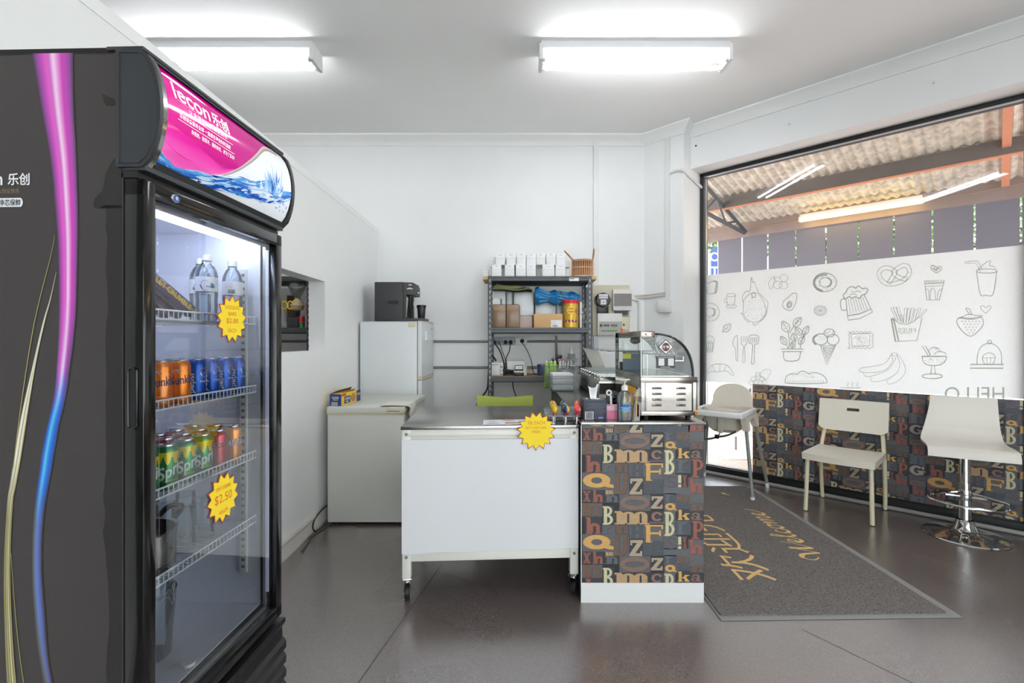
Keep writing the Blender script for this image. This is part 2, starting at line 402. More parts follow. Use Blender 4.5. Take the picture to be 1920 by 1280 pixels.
ell(1331, 639, 8.5, 9.5, 1.2, 180, 360); raw([(1321, 640), (1340, 640), (1340, 643), (1321, 643)], 1.2, True); raw([(1323, 643), (1326, 660), (1336, 660), (1338, 643)], 1.2)
for i in range(4): raw([(1324+i*4, 644), (1327+i*3.2, 659)], .8); raw([(1337-i*4, 644), (1334-i*3.2, 659)], .8)
pen([(1322, 703), (1328, 692), (1336, 684), (1348, 682), (1360, 683), (1368, 689), (1376, 703), (1370, 702), (1362, 695), (1346, 697), (1334, 696), (1326, 701)], 1.2, True); raw([(1336, 684), (1340, 696)], 1); raw([(1350, 682), (1349, 697)], 1); raw([(1361, 684), (1358, 696)], 1)
# dragon fruit
pen([(1394, 566), (1395, 590), (1404, 601), (1414, 604), (1427, 599), (1436, 586), (1433, 568), (1424, 553), (1417, 549), (1406, 551), (1397, 559)], 1.3, True)
pen([(1393, 566), (1392, 555), (1399, 546), (1406, 545), (1408, 525), (1409, 520), (1412, 530), (1414, 527), (1417, 536), (1422, 547), (1430, 556), (1436, 562), (1440, 568), (1436, 590), (1427, 601), (1414, 610), (1412, 605)], 1.3)
raw([(1393, 588), (1389, 586), (1393, 591), (1396, 598), (1404, 605)], 1.3); dots(1415, 578, 19, 22, 60, .9); ell(1413, 553, 3.5, 4.5, 2)
# fruit, avocado, lemon slice
ell(1470, 521, 7.5, 7, 1.1); ell(1469, 535, 8, 7, 1.1); ell(1458, 534, 8, 7, 1.1); pen([(1444, 543), (1441, 530), (1450, 520), (1452, 530), (1446, 543)], 1.1); raw([(1450, 518), (1462, 521)], 1.1); raw([(1450, 518), (1456, 528)], 1.1)
pen([(1468, 575), (1469, 565), (1478, 557), (1486, 550), (1493, 550), (1494, 558), (1490, 572), (1484, 581), (1476, 581)], 1.6, True); ell(1480, 571, 4.5, 6.5, 1.6, rot=20); ell(1480, 571, 2.5, 4, 2.5, rot=20)
ell(1538, 582, 11.5, 9, 1.6); ell(1538, 582, 8.5, 6.5, 1)
for a in range(0, 180, 36): c, s = math.cos(rad(a)), math.sin(rad(a)); raw([(1538-8*c, 582-6*s), (1538+8*c, 582+6*s)], .9)
# doughnut
ell(1547, 529, 21.5, 17.5, 1.8); ell(1547, 529, 10.5, 9, 1.6); ell(1546, 530, 19.5, 15.5, 5, 100, 285); ell(1549, 529, 10, 8.5, 3, -80, 80); dots(1550, 529, 19, 15, 36, 1, .35)
# plant
raw([(1465, 654), (1506, 654), (1504, 659), (1467, 659)], 1.8, True); pen([(1469, 659), (1472, 675), (1496, 675), (1501, 659)], 1.8)
def leaf(x0, y0, x1, y1, w_):
    d = V((x1-x0, y1-y0)); q = V((-d.y, d.x)).normalized()*w_; m1 = V((x0, y0))+d*.45
    pen([(x0, y0), (m1.x+q.x, m1.y+q.y), (x1, y1), (m1.x-q.x, m1.y-q.y)], 1.7, True); raw([(x0, y0), (x1, y1)], 1.1)
    for k in (.3, .55, .75): c = V((x0, y0))+d*k; e = c+d*.15+q*.7*(1-k*.5); g = c+d*.15-q*.7*(1-k*.5); raw([(g.x, g.y), (c.x, c.y), (e.x, e.y)], 1)
pen([(1478, 654), (1480, 640), (1477, 620)], 1.7); pen([(1480, 625), (1488, 612), (1496, 600)], 1.7); pen([(1490, 654), (1491, 640), (1490, 632)], 1.7); pen([(1500, 654), (1503, 640), (1508, 625)], 1.7); pen([(1478, 654), (1474, 645)], 1.7); pen([(1505, 634), (1512, 622)], 1.7); pen([(1485, 654), (1486, 648)], 1.4)
leaf(1478, 622, 1467, 602, 7.5); leaf(1488, 612, 1502, 595, 7); leaf(1474, 646, 1464, 630, 5.5); leaf(1489, 640, 1488, 624, 6); leaf(1503, 628, 1491, 613, 5.5); leaf(1506, 628, 1516, 611, 5.5); leaf(1498, 645, 1508, 630, 5.5); leaf(1485, 653, 1485, 641, 3.5)
# knife, fork, turner
pen([(1382, 628), (1376, 634), (1374, 646), (1379, 654), (1380, 672), (1383, 676), (1383, 655), (1383, 640), (1382, 628)], 1.3)
pen([(1390, 630), (1390, 644), (1394, 650), (1392, 675), (1395, 679), (1397, 675), (1396, 650), (1400, 644), (1401, 630)], 1.3); raw([(1393.5, 630), (1393.5, 642)], 1); raw([(1397, 630), (1397, 642)], 1)
pen([(1404, 632), (1405, 643), (1411, 647), (1409, 678), (1411, 682), (1414, 678), (1415, 647), (1421, 644), (1422, 630), (1408, 628)], 1.6, True)
for i in range(4): raw([(1408+i*3.7, 632), (1407.5+i*3.6, 642)], 1.6)
# grapes, bread loaf, steaming cup
for i, (x, y) in enumerate(((1413, 711), (1421, 707), (1429, 711), (1417, 717), (1426, 718), (1409, 717), (1433, 716), (1421, 702))): ell(x, y, 5, 4.5, .9)
pen([(1425, 700), (1431, 694), (1441, 692), (1446, 697), (1441, 705), (1437, 711), (1430, 707), (1424, 703)], .9, True)
pen([(1472, 718), (1473, 708), (1479, 702), (1489, 700), (1494, 702), (1500, 697), (1508, 696), (1517, 701), (1524, 698), (1536, 700), (1546, 706), (1550, 714), (1546, 718), (1500, 719), (1473, 718)], 1.7)
for i in range(15): raw([(1476+i*4.8, 717), (1477+i*4.8, 713)], 1)
dots(1508, 704, 30, 5, 34, .9)
for i in range(3): pen([(1588+i*9, 716), (1591+i*9, 719), (1588+i*9, 722), (1591+i*9, 725)], 1)
raw([(1575, 727), (1613, 727), (1612, 732), (1577, 732)], 1.3, True); raw([(1594, 727), (1594, 732)], 1)
# beer mug
pen([(1585, 560), (1581, 553), (1586, 548), (1590, 540), (1598, 537), (1604, 540), (1610, 536), (1617, 541), (1623, 540), (1627, 544), (1622, 551), (1616, 553), (1612, 559), (1604, 556), (1598, 559), (1592, 556)], 2.4, True); pen([(1595, 545), (1602, 548), (1608, 545), (1615, 548)], 1.4); pen([(1594, 552), (1600, 551), (1607, 553)], 1.4)
raw([(1586, 560), (1589, 592), (1590, 600), (1612, 597), (1636, 585), (1620, 552)], 2); raw([(1589, 592), (1612, 588), (1633, 579)], 2.4); pen([(1586, 560), (1577, 562), (1576, 572), (1579, 581), (1587, 581)], 2)
for i in range(7): raw([(1590+i*4.6, 560-i*.5), (1595+i*5.2, 588-i*1.4)], 1.2)
# ice cream cone, ravioli
ell(1539, 636, 12.5, 10.5, 1.9); ell(1537, 637, 12.5, 10, 4, 120, 250); ell(1562, 636.5, 11, 10, 1.9); ell(1555, 624, 10, 7.5, 1.9); dots(1555, 624, 8, 5, 16, 1.3); dots(1540, 632, 8, 4, 9, 1.1)
raw([(1538, 646), (1550, 684), (1567, 646)], 1.8)
for i in range(6): k = i/6; raw([(1540+10*k, 648+34*k), (1566-3*k-6*(1-k)*0, 648+8*k)], 1); raw([(1565-15*k, 648+36*k), (1542+2*k, 648+8*k)], 1)
raw([(1596, 626), (1631, 625), (1630, 648), (1598, 649)], 2, True); dots(1613, 637, 14, 9, 46, 1.2)
pen([(1591+i*3.9, 622 + (1.6 if i % 2 else -1)) for i in range(12)]+[(1636+(1.5 if i % 2 else -1), 624+i*3.6) for i in range(8)]+[(1634-i*3.9, 652+(1.6 if i % 2 else -1)) for i in range(12)]+[(1592+(1.5 if i % 2 else -1), 650-i*3.6) for i in range(8)], 1.2, True, 3)
# bananas
pen([(1672, 662), (1660, 680), (1640, 686), (1614, 690), (1614, 697), (1640, 698), (1662, 692), (1674, 676)], 1.1); pen([(1618, 698), (1625, 706), (1650, 700), (1668, 690), (1680, 670)], 1.1); pen([(1632, 706), (1636, 715), (1660, 712), (1680, 700), (1687, 684), (1682, 666)], 1.1); pen([(1662, 713), (1668, 720), (1686, 712), (1697, 698), (1695, 682), (1684, 664)], 1.1); ell(1677, 664, 5, 3, 1.1); raw([(1672, 664), (1674, 676)], 1.1); raw([(1682, 664), (1684, 672)], 1.1)
# pretzel
for w_ in (8.2, -8.2):
    pass
def band(pts, wd, closed=False):
    P = curve([(p[0], p[1], 0) for p in pts], 6, closed); n = len(P); A = []; C = []
    for i in range(n):
        d = (P[min(i+1, n-1)]-P[max(i-1, 0)]).normalized(); q = V((-d.y, d.x, 0))*wd/2; A.append(P[i]+q); C.append(P[i]-q)
    strip(b, A, 1.4, F, fg); strip(b, C, 1.4, F, fg); strip(b, [A[0], C[0]], 1.4, F, fg); strip(b, [A[-1], C[-1]], 1.4, F, fg)
band([(1666, 531), (1672, 522), (1678, 510), (1668, 503), (1656, 503), (1648, 512), (1652, 524), (1664, 532), (1680, 531), (1696, 524), (1705, 512), (1702, 500), (1692, 498), (1680, 505), (1676, 512), (1686, 520), (1700, 524)], 7.5); dots(1650, 515, 3, 8, 8, .9); dots(1703, 512, 3, 8, 8, .9)
# heart, muffin cup, milkshake
pen([(1756, 512), (1747, 505), (1746, 498), (1751, 498), (1756, 501), (1762, 499), (1766, 502), (1763, 507), (1756, 512)], 1.8); raw([(1749, 502), (1757, 508)], 3); raw([(1755, 504), (1762, 503)], 3)
raw([(1733, 527), (1771, 525), (1761, 562), (1738, 562)], 2, True); raw([(1734, 532), (1770, 530)], 1.6); raw([(1735, 537), (1769, 535)], 1.3)
for i in range(9): raw([(1736+i*4, 527), (1737+i*4, 531)], 1.6)
pen([(1744, 562), (1745, 545), (1749, 540), (1753, 545), (1754, 562)], 1.4); pen([(1735, 541), (1741, 545), (1742, 562)], 1.4); pen([(1768, 541), (1760, 546), (1757, 562)], 1.4)
pen([(1831, 510), (1838, 551), (1848, 553), (1862, 551), (1869, 508)], 1.8); ell(1850, 508, 19.5, 4, 1.6); pen([(1834, 505), (1840, 499), (1846, 494), (1850, 491), (1857, 489), (1855, 497), (1862, 499), (1867, 504)], 1.4); pen([(1842, 506), (1836, 494), (1831, 489), (1808, 491)], 1.2); pen([(1838, 508), (1832, 497), (1827, 493), (1808, 494)], 1.2)
# fries box with its mirrored word
raw([(1671, 597), (1679, 640), (1685, 639), (1675, 596)], 3.2); raw([(1671, 596), (1679, 600), (1686, 606), (1700, 608), (1713, 603), (1720, 596), (1729, 595), (1719, 638), (1680, 640)], 1.7)
for x0, y0, x1, y1 in ((1670, 577, 1680, 599), (1675, 576, 1684, 601), (1681, 576, 1689, 604), (1687, 590, 1690, 604), (1696, 577, 1694, 605), (1702, 578, 1699, 605), (1709, 577, 1704, 604), (1716, 580, 1711, 602), (1722, 577, 1716, 597), (1734, 580, 1722, 595)):
    raw([(x0, y0), (x1, y1), (x1+4, y1), (x0+5, y0), (x0, y0)], 1.1)
text(b, 'FRIES', lambda u, v: F(1717-u, 623-v), fg, 8, 33); raw([(1688, 625), (1709, 624)], 1)
# strawberry, small heart, sundae, cloche
pen([(1794, 600), (1802, 595), (1820, 597), (1838, 594), (1844, 603), (1840, 614), (1828, 626), (1819, 630), (1808, 624), (1797, 611)], 1.9, True); pen([(1797, 596), (1806, 593), (1815, 589), (1830, 591), (1842, 592), (1832, 597), (1825, 598), (1812, 598), (1800, 596)], 1.5, True); pen([(1819, 589), (1812, 581), (1811, 578), (1816, 578), (1820, 583), (1822, 589)], 1.8)
for r_ in range(5):
    for q_ in range(6-r_): raw([(1803+r_*3.4+q_*6.6, 601+r_*5.4), (1804.5+r_*3.4+q_*6.6, 603.5+r_*5.4)], 1.6)
pen([(1848, 587), (1840, 580), (1839, 574), (1844, 573), (1848, 577), (1854, 573), (1858, 575), (1855, 581), (1848, 587)], 1.4)
raw([(1728, 668), (1775, 668)], 2.6); pen([(1729, 668), (1731, 678), (1740, 684), (1752, 685), (1765, 683), (1773, 676), (1775, 668)], 1.8); raw([(1747, 685), (1745, 702)], 1.6); raw([(1752, 685), (1754, 702)], 1.6); ell(1748, 705, 19, 4.5, 1.8); ell(1752, 660, 11, 9, 1.5, 180, 360); ell(1763, 665, 11, 6, 1.5, 180, 360); raw([(1729, 648), (1740, 666), (1745, 666), (1735, 648)], 1.8); dots(1752, 675, 20, 6, 22, 1.5); dots(1752, 655, 8, 4, 9, 1.1)
raw([(1820, 683), (1882, 683), (1881, 690), (1819, 690)], 2.4, True); pen([(1832, 683), (1833, 665), (1840, 649), (1855, 643), (1869, 649), (1877, 662), (1878, 683)], 1.6); ell(1855.5, 641, 4, 3.5, 1.8); pen([(1842, 672), (1845, 665), (1855, 661), (1864, 665), (1866, 671), (1861, 682), (1847, 682)], 1.5, True); raw([(1842, 671), (1866, 670)], 1.1); raw([(1850, 671), (1851, 682)], 1.2); raw([(1858, 671), (1856, 682)], 1.2)
text(b, 'HELLO', lambda u, v: F(1883-u, 751-v), fg, 26, 112, asp=1)
solo('window_film', b, 'white frosted film printed with food drawings across the middle of the glass', 'window film')
# ------------------------------------------------------------------ letterpress wallpaper
def wmat(n, c): return mat('print_'+n, c, .62, var=.13, scale=26, aniso=(1, 1, 5), bump=.35)
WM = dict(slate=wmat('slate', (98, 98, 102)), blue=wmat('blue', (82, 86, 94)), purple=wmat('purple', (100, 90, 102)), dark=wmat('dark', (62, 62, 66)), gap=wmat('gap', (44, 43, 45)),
          red=wmat('red', (150, 92, 80)), tan=wmat('tan', (188, 156, 116)), gold=wmat('gold', (212, 166, 100)), crm=wmat('cream', (205, 200, 164)), beige=wmat('beige', (176, 160, 138)),
          brown=wmat('brown', (132, 108, 98)), pink=wmat('pink', (144, 110, 104)), rust=wmat('rust', (112, 90, 76)), pale=wmat('pale', (168, 158, 152)), grey=wmat('grey', (98, 102, 108)))
def Rr(x0, y0, x1, y1): return [[(x0, y0), (x1, y0), (x1, y1), (x0, y1)]]
def Ar(cx, cy, rx, ry, a0, a1, tx, ty, n=14):
    o = []
    for i in range(n):
        a, c = rad(a0+(a1-a0)*i/n), rad(a0+(a1-a0)*(i+1)/n)
        o.append([(cx+rx*math.cos(a), cy+ry*math.sin(a)), (cx+rx*math.cos(c), cy+ry*math.sin(c)), (cx+(rx-tx)*math.cos(c), cy+(ry-ty)*math.sin(c)), (cx+(rx-tx)*math.cos(a), cy+(ry-ty)*math.sin(a))])
    return o
def arch(x0, x1, t, top=.95, h=.3):
    return Ar((x0+x1)/2, top-h, (x1-x0)/2, h, 0, 180, t, t*.8)+Rr(x1-t, .06, x1, top-h+.01)+Rr(x0, .06, x0+t, top-h+.01)+Rr(x1-t-.06, 0, x1+.06, .09)
G = {
 'O': Ar(.5, .5, .5, .5, 0, 360, .16, .3, 30), 'Q': Ar(.45, .55, .45, .45, 0, 360, .27, .26, 26)+[[(.55, .3), (.8, .12), (1, .08), (1, .28), (.75, .4)]],
 'U': Rr(.08, .3, .36, 1)+Rr(.66, .3, .92, 1)+Ar(.5, .33, .42, .33, 180, 360, .26, .2)+Rr(0, .93, .44, 1)+Rr(.58, .93, 1, 1),
 'Z': Rr(.05, .82, 1, 1)+Rr(0, 0, .95, .18)+[[(.58, .84), (.98, .84), (.42, .16), (.02, .16)]]+Rr(.05, .68, .2, .84)+Rr(.8, .16, .95, .32),
 'B': Rr(.1, 0, .42, 1)+Rr(0, 0, .5, .08)+Rr(0, .92, .5, 1)+Ar(.45, .75, .45, .25, -90, 90, .26, .1)+Ar(.45, .27, .52, .27, -90, 90, .28, .11)+Rr(.38, .9, .5, 1)+Rr(.38, .46, .5, .56)+Rr(.38, 0, .5, .11),
 'm': Rr(.06, .06, .24, .94)+Rr(0, .86, .2, 1)+Rr(0, 0, .3, .1)+arch(.2, .6, .17)+arch(.56, .96, .17),
 'n': Rr(.1, .06, .34, .94)+Rr(0, .86, .3, 1)+Rr(0, 0, .42, .1)+arch(.26, .92, .25), 'r': Rr(.14, .06, .44, .94)+Rr(0, .86, .4, 1)+Rr(0, 0, .6, .1)+Ar(.68, .62, .34, .36, 60, 170, .2, .2),
 'h': Rr(.08, .05, .33, .96)+Rr(0, .93, .3, 1)+Rr(0, 0, .42, .07)+arch(.25, .93, .25, .66, .24),
 'c': Ar(.5, .5, .48, .5, 45, 320, .26, .2, 20)+Ar(.78, .74, .13, .13, 0, 360, .12, .12, 8), 'G': Ar(.46, .5, .46, .5, 40, 330, .28, .2, 22)+Rr(.6, .08, .88, .48)+Rr(.48, .4, 1, .52)+Rr(.8, .66, .93, .98),
 'k': Rr(.08, .04, .34, .96)+Rr(0, .92, .34, 1)+Rr(0, 0, .42, .1)+[[(.34, .4), (.72, .62), (.95, .62), (.5, .28)], [(.48, .42), (.66, .5), (.98, .06), (.66, .06)]]+Rr(.56, .58, 1, .66)+Rr(.58, 0, 1, .1),
 'a': Rr(.55, .06, .8, .7)+Ar(.45, .66, .35, .33, 10, 160, .22, .16)+Ar(.36, .27, .36, .27, 0, 360, .2, .14)+Rr(.55, 0, 1, .12)+Ar(.2, .72, .12, .12, 0, 360, .11, .11, 8),
 'P': Rr(.14, .05, .45, .98)+Rr(0, 0, .62, .09)+Rr(0, .92, .5, 1)+Ar(.48, .7, .5, .3, -90, 90, .26, .12)+Rr(.4, .88, .55, 1)+Rr(.4, .4, .55, .52),
 'F': Rr(.06, .0, .3, 1)+Rr(0, .9, 1, 1)+Rr(.3, .46, .85, .58)+Rr(.9, .74, 1, .92)+Rr(.78, .36, .88, .68)+Rr(0, 0, .4, .06),
 'x': [[(.1, .95), (.4, .95), (.9, .05), (.6, .05)], [(.66, .95), (.88, .95), (.34, .05), (.12, .05)]]+Rr(0, .9, .45, 1)+Rr(.6, .9, 1, 1)+Rr(0, 0, .42, .1)+Rr(.52, 0, 1, .1),
 's': Ar(.5, .74, .42, .26, 20, 270, .24, .12)+Ar(.5, .27, .46, .27, -160, 90, .26, .12), '!': Rr(.15, .36, .85, 1)+Rr(.15, 0, .85, .22),
 'H': Rr(.08, 0, .36, 1)+Rr(.64, 0, .92, 1)+Rr(.36, .42, .64, .56)+Rr(0, .92, .44, 1)+Rr(.56, .92, 1, 1)+Rr(0, 0, .44, .08)+Rr(.56, 0, 1, .08), ' ': []}
G['q'] = G['Q']
CELL = [('x', 105, 145, 155, 212, 'red'), ('h', 165, 140, 232, 215, 'red'), ('m', 245, 140, 293, 165, 'tan'), ('n', 243, 168, 325, 215, 'grey'), ('O', 335, 172, 518, 265, 'brown'), ('Z', 525, 178, 600, 255, 'beige'),
 ('r', 610, 165, 675, 215, 'grey'), ('n', 685, 165, 765, 210, 'rust'), ('n', 98, 225, 222, 300, 'rust'), ('B', 228, 240, 293, 355, 'crm'), ('m', 300, 270, 512, 352, 'tan'), ('c', 525, 275, 600, 332, 'pink'),
 ('Q', 612, 220, 682, 270, 'gold'), ('B', 608, 275, 672, 425, 'crm'), ('k', 690, 262, 762, 325, 'gold'), ('a', 770, 278, 840, 325, 'brown'), ('n', 768, 225, 850, 268, 'rust'), ('h', 122, 308, 217, 412, 'red'), ('r', 228, 360, 298, 412, 'grey'),
 ('n', 305, 357, 390, 412, 'rust'), ('H', 397, 360, 480, 440, 'blue'), ('F', 488, 355, 600, 465, 'gold'), ('r', 682, 332, 766, 415, 'grey'), ('P', 775, 330, 850, 445, 'red'), ('Q', 106, 418, 295, 518, 'gold'), ('U', 298, 418, 386, 550, 'rust'),
 ('Z', 393, 450, 475, 550, 'beige'), ('n', 480, 460, 600, 545, 'blue'), ('s', 610, 430, 684, 505, 'purple'), ('!', 689, 430, 715, 505, 'crm'), ('x', 720, 430, 745, 505, 'red'), ('h', 760, 448, 845, 540, 'red'), (' ', 608, 512, 755, 545, 'grey'),
 ('G', 862, 335, 975, 425, 'pale'), ('s', 862, 430, 978, 470, 'purple'), ('O', 862, 478, 975, 525, 'brown'), ('h', 885, 148, 970, 225, 'red'), ('n', 862, 232, 975, 325, 'grey'), (' ', 605, 124, 760, 160, 'blue'), (' ', 690, 215, 765, 258, 'blue'), (' ', 765, 165, 855, 222, 'slate'), (' ', 520, 335, 600, 352, 'purple')]
def clip(poly, x0, x1, y0, y1):
    for ax, lim, sg in ((0, x0, 1), (0, x1, -1), (1, y0, 1), (1, y1, -1)):
        o = []
        for i in range(len(poly)):
            a, c = poly[i-1], poly[i]; ia = sg*(a[ax]-lim) >= 0; ic = sg*(c[ax]-lim) >= 0
            if ia != ic: t = (lim-a[ax])/(c[ax]-a[ax]); o.append((a[0]+(c[0]-a[0])*t, a[1]+(c[1]-a[1])*t))
            if ic: o.append(c)
        poly = o
        if len(poly) < 3: return None
    return poly
def wallpaper(b, f, u0, u1, z0, z1, cx0, cyz, shifts=(0,)*6, k=.000792, kz=.000785):
    """f(u,z,out)->point. cx0: artwork column at u0. cyz: height of artwork row 0. shifts: drop of each strip"""
    b.put([f(u0, z0, 0), f(u1, z0, 0), f(u1, z1, 0), f(u0, z1, 0)], [(0, 1, 2, 3)], WM['gap'])
    per = 383*kz; W = 884*k; ps = cx0-100
    cnt = [0]
    def put(pl, m, o):
        cnt[0] += 1; o += (cnt[0] % 13)*.000035
        q = clip(pl, u0, u1, z0, z1)
        if q: b.put([f(x, z, o) for x, z in q], [list(range(len(q)))], m, smooth=False)
    for st in range(0, int((u1-u0)/W)+2):
        us = u0-ps*k+st*W; sh = shifts[min(st, len(shifts)-1)]
        if us > u1: break
        for rep in range(-3, 5):
            for ch, x0, y0, x1, y1, c in CELL:
                a = us+(x0-100)*k; d = us+(x1-100)*k; zt = cyz-y0*kz-rep*per-sh; zb = cyz-y1*kz-rep*per-sh
                if zt < z0 or zb > z1 or d < u0 or a > u1: continue
                rr = random.Random(x0*31+y0); base = WM[rr.choice(['slate', 'blue', 'slate', 'purple', 'dark'])] if ch in 'OnrsHh ' else WM[rr.choice(['dark', 'slate', 'dark'])]
                if ch == ' ': base = WM[c]
                e = .0032
                put([(a-e, zb-e), (d+e, zb-e), (d+e, zt+e), (a-e, zt+e)], base, .0006)
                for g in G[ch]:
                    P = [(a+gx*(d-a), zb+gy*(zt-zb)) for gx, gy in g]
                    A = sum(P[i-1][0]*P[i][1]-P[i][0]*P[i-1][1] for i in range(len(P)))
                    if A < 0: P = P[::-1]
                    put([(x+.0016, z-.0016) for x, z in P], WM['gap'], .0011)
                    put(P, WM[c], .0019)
TP0 = (onwin(1411, 700, 0)-W0).dot(dW)
b = B(); wbox(b, TP0, tR-.1, .006, .03, .078, .884, blk)
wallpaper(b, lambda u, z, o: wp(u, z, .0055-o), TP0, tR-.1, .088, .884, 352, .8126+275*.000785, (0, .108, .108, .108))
solo('wallpaper_panel', b, 'panel papered with dark wood type letters along the bottom of the big window', 'panel')

# ------------------------------------------------------------------ outside
b = B(); brick = bpy.data.materials.new('brick_paving'); brick.use_nodes = True; n = brick.node_tree; p = n.nodes['Principled BSDF']
tc = n.nodes.new('ShaderNodeTexCoord'); bt = n.nodes.new('ShaderNodeTexBrick'); bt.inputs['Scale'].default_value = 4.5; bt.inputs['Color1'].default_value = rgb((222, 200, 188)); bt.inputs['Color2'].default_value = rgb((206, 184, 174)); bt.inputs['Mortar'].default_value = rgb((165, 145, 135)); bt.inputs['Mortar Size'].default_value = .012
n.links.new(tc.outputs['Object'], bt.inputs['Vector']); n.links.new(bt.outputs[0], p.inputs['Base Color']); p.inputs['Roughness'].default_value = .8
prism(b, [(-3.8, 5.0, -.16), (1.6, 5.0, -.16), (1.75, 4.9, -.16), (XR+.3, WC.y+.2, -.16), (XR+.3, -9, -.16), (22, -9, -.16), (22, 26, -.16), (-3.8, 26, -.16)], (0, 0, .12), brick)
prism(b, [(1.8, 4.98, -.04), (2.3, 5.5, -.04), (4.4, 3.3, -.04), (4.5, 2.3, -.04)], (0, 0, .004), brick)
bb(b, -8, 8, -12, YF-.12, -.16, -.038, mat('bounce_ground', (228, 226, 222), .8, var=.03)); bb(b, XR+.32, 14, -8, 1.6, -.05, -.035, MC['bounce_ground'])  # unseen pale ground added to bounce daylight up to the ceiling
struct('ground_outside', b)
b = B(); pl = mat('pale_paving_slab', (232, 222, 205), .8, var=.05, scale=8)
prism(b, [onwin(1345, 864, .3)*1, V((2.62, 5.05, 0)), V((2.95, 4.72, 0)), V((2.6, 4.4, 0))], (0, 0, .003), pl) if False else bb(b, 2.35, 2.85, 5.3, 5.7, -.04, -.03, pl)
solo('paving_slab', b, 'pale slab set in the brick paving outside the glass', 'paving slab')
# verandah
corr = bpy.data.materials.new('corrugated_roof'); corr.use_nodes = True; n = corr.node_tree; p = n.nodes['Principled BSDF']; p.inputs['Roughness'].default_value = .6
tc = n.nodes.new('ShaderNodeTexCoord'); no = n.nodes.new('ShaderNodeTexNoise'); no.inputs['Scale'].default_value = 14; no.inputs['Detail'].default_value = 6; ra = n.nodes.new('ShaderNodeValToRGB')
ra.color_ramp.elements[0].color = rgb((176, 168, 156)); ra.color_ramp.elements[1].color = rgb((220, 213, 198)); ra.color_ramp.elements[0].position = .3; ra.color_ramp.elements[1].position = .6
n.links.new(tc.outputs['Object'], no.inputs['Vector']); n.links.new(no.outputs['Fac'], ra.inputs[0]); n.links.new(ra.outputs[0], p.inputs['Base Color'])
def roofz(o): return 3.50-.22*o
def oo(s): return (s-WF)/math.sqrt(2)
b = B(); g = []
for i in range(0, 801):
    t = -2.0+i*.0115; dz = .012*math.cos(2*PI*t/.092); g.append([wp(t, roofz(o)+dz, o) for o in (.12, .9, 1.7, 2.62)])
sheet(b, g, corr); solo('verandah_roof', b, 'corrugated sheet verandah roof seen up through the glass', 'roof')
stb = mat('dark_beam_paint', (108, 98, 92), .6, var=.15, scale=6); org = mat('orange_primer', (214, 142, 108), .6, var=.06)
fas = mat('fascia_paint', (150, 130, 124), .55, var=.15, scale=5)
def obox(b, t0, t1, o0, o1, z0, z1, m): wbox(b, t0, t1, o0, o1, z0, z1, m)
o1 = oo(8.87)
b = B(); obox(b, -2, 7.2, o1-.02, o1+.02, roofz(o1)-.16, roofz(o1)-.014, stb); obox(b, -2, 7.2, o1-.03, o1+.03, roofz(o1)-.168, roofz(o1)-.158, org)
solo('roof_beam', b, 'dark roof beam with an orange lower edge outside the window', 'beam')
b = B(); obox(b, -2, 7.2, 2.50, 2.54, 2.742, 2.99, fas)
tube(b, curve([wp(-1+i*.4, 2.86+.012*math.sin(i*1.7), 2.495) for i in range(20)], 3), .004, mat('tan_cable', (180, 150, 110), .6), 6)
solo('fascia_board', b, 'brown weathered fascia board under the outer edge of the verandah roof', 'fascia')
# cantilever truss bracket and rafter
b = B(); tb = -.0; tk = mat('painted_steel_bracket', (82, 90, 92), .5, var=.06)
def bar(b, p, q, r, m): tube(b, [p, q], r, m, 4)
tt = (V((3.25, 6.75, 0))-W0).dot(dW)
P0, P1, P2, P3 = wp(tt, 3.42, .12), wp(tt, 2.80, 2.45), wp(tt, 2.86, .12), wp(tt, 2.78, 2.40)
bar(b, P0, P1, .03, tk); bar(b, P2, P3, .03, tk)
prev = P0
for i in range(1, 7):
    k = i/7; q = (P2.lerp(P3, k) if i % 2 else P0.lerp(P1, k)); bar(b, prev, q, .014, tk); prev = q
solo('truss_bracket', b, 'grey steel truss bracket holding up the near end of the verandah', 'bracket')
b = B(); tt = (V((4.49, 4.385, 0))-W0).dot(dW)
for o in (.15,): prism(b, [wp(tt-.03, roofz(.15)-.03, .15), wp(tt+.03, roofz(.15)-.03, .15), wp(tt+.03, roofz(.15)-.10, .15), wp(tt-.03, roofz(.15)-.10, .15)], wp(0, -.22*2.3, 2.3)-wp(0, 0, 0), org)
solo('rafter', b, 'orange primed rafter crossing the beam at the far end of the verandah', 'rafter')
# drop blinds
bl = film('blind_cloth', (138, 135, 146), .24); x0 = 3.003*1.0
tb0 = (V((3.003, 10.1-3.003, 0))-W0).dot(dW)
first = None
for i in range(10):
    b = B(); u = tb0+i*.3425+.006; wbox(b, u, u+.328, 2.53, 2.534, 1.62, 2.74, bl); wbox(b, u, u+.328, 2.525, 2.54, 1.62, 1.645, fas)
    lab = 'dark grey drop blind hanging outside, '+['first from the blue and white sign', 'second from the sign', 'third from the sign', 'fourth from the sign', 'fifth from the sign', 'sixth from the sign', 'seventh from the sign', 'eighth from the sign', 'ninth from the sign', 'last and beyond the window edge'][i]
    solo('drop_blind', b, lab, 'blind', 'dark blinds hung from the verandah fascia')
# outdoor twin tube
yel = mat('warm_tube', (255, 222, 140), .5, emit=7, var=0)
t0 = (V((3.71, 6.19, 0))-W0).dot(dW)
L_ = thing('outdoor_light', 'warm yellow twin tube light under the verandah roof', 'light', tuple(wp(t0+.58, 2.80, 2.36)), -PI/4)
b = B(); bb(b, -.6, .6, -.03, .03, .045, .09, wpl); bb(b, -.61, -.585, -.04, .04, 0, .06, wpl); bb(b, .585, .61, -.04, .04, 0, .06, wpl); obj('housing', b, L_)
for s in (-1, 1):
    b = B(); cyl(b, (-.585, s*.035, .02), (.585, s*.035, .02), .013, yel); obj('tube', b, L_)
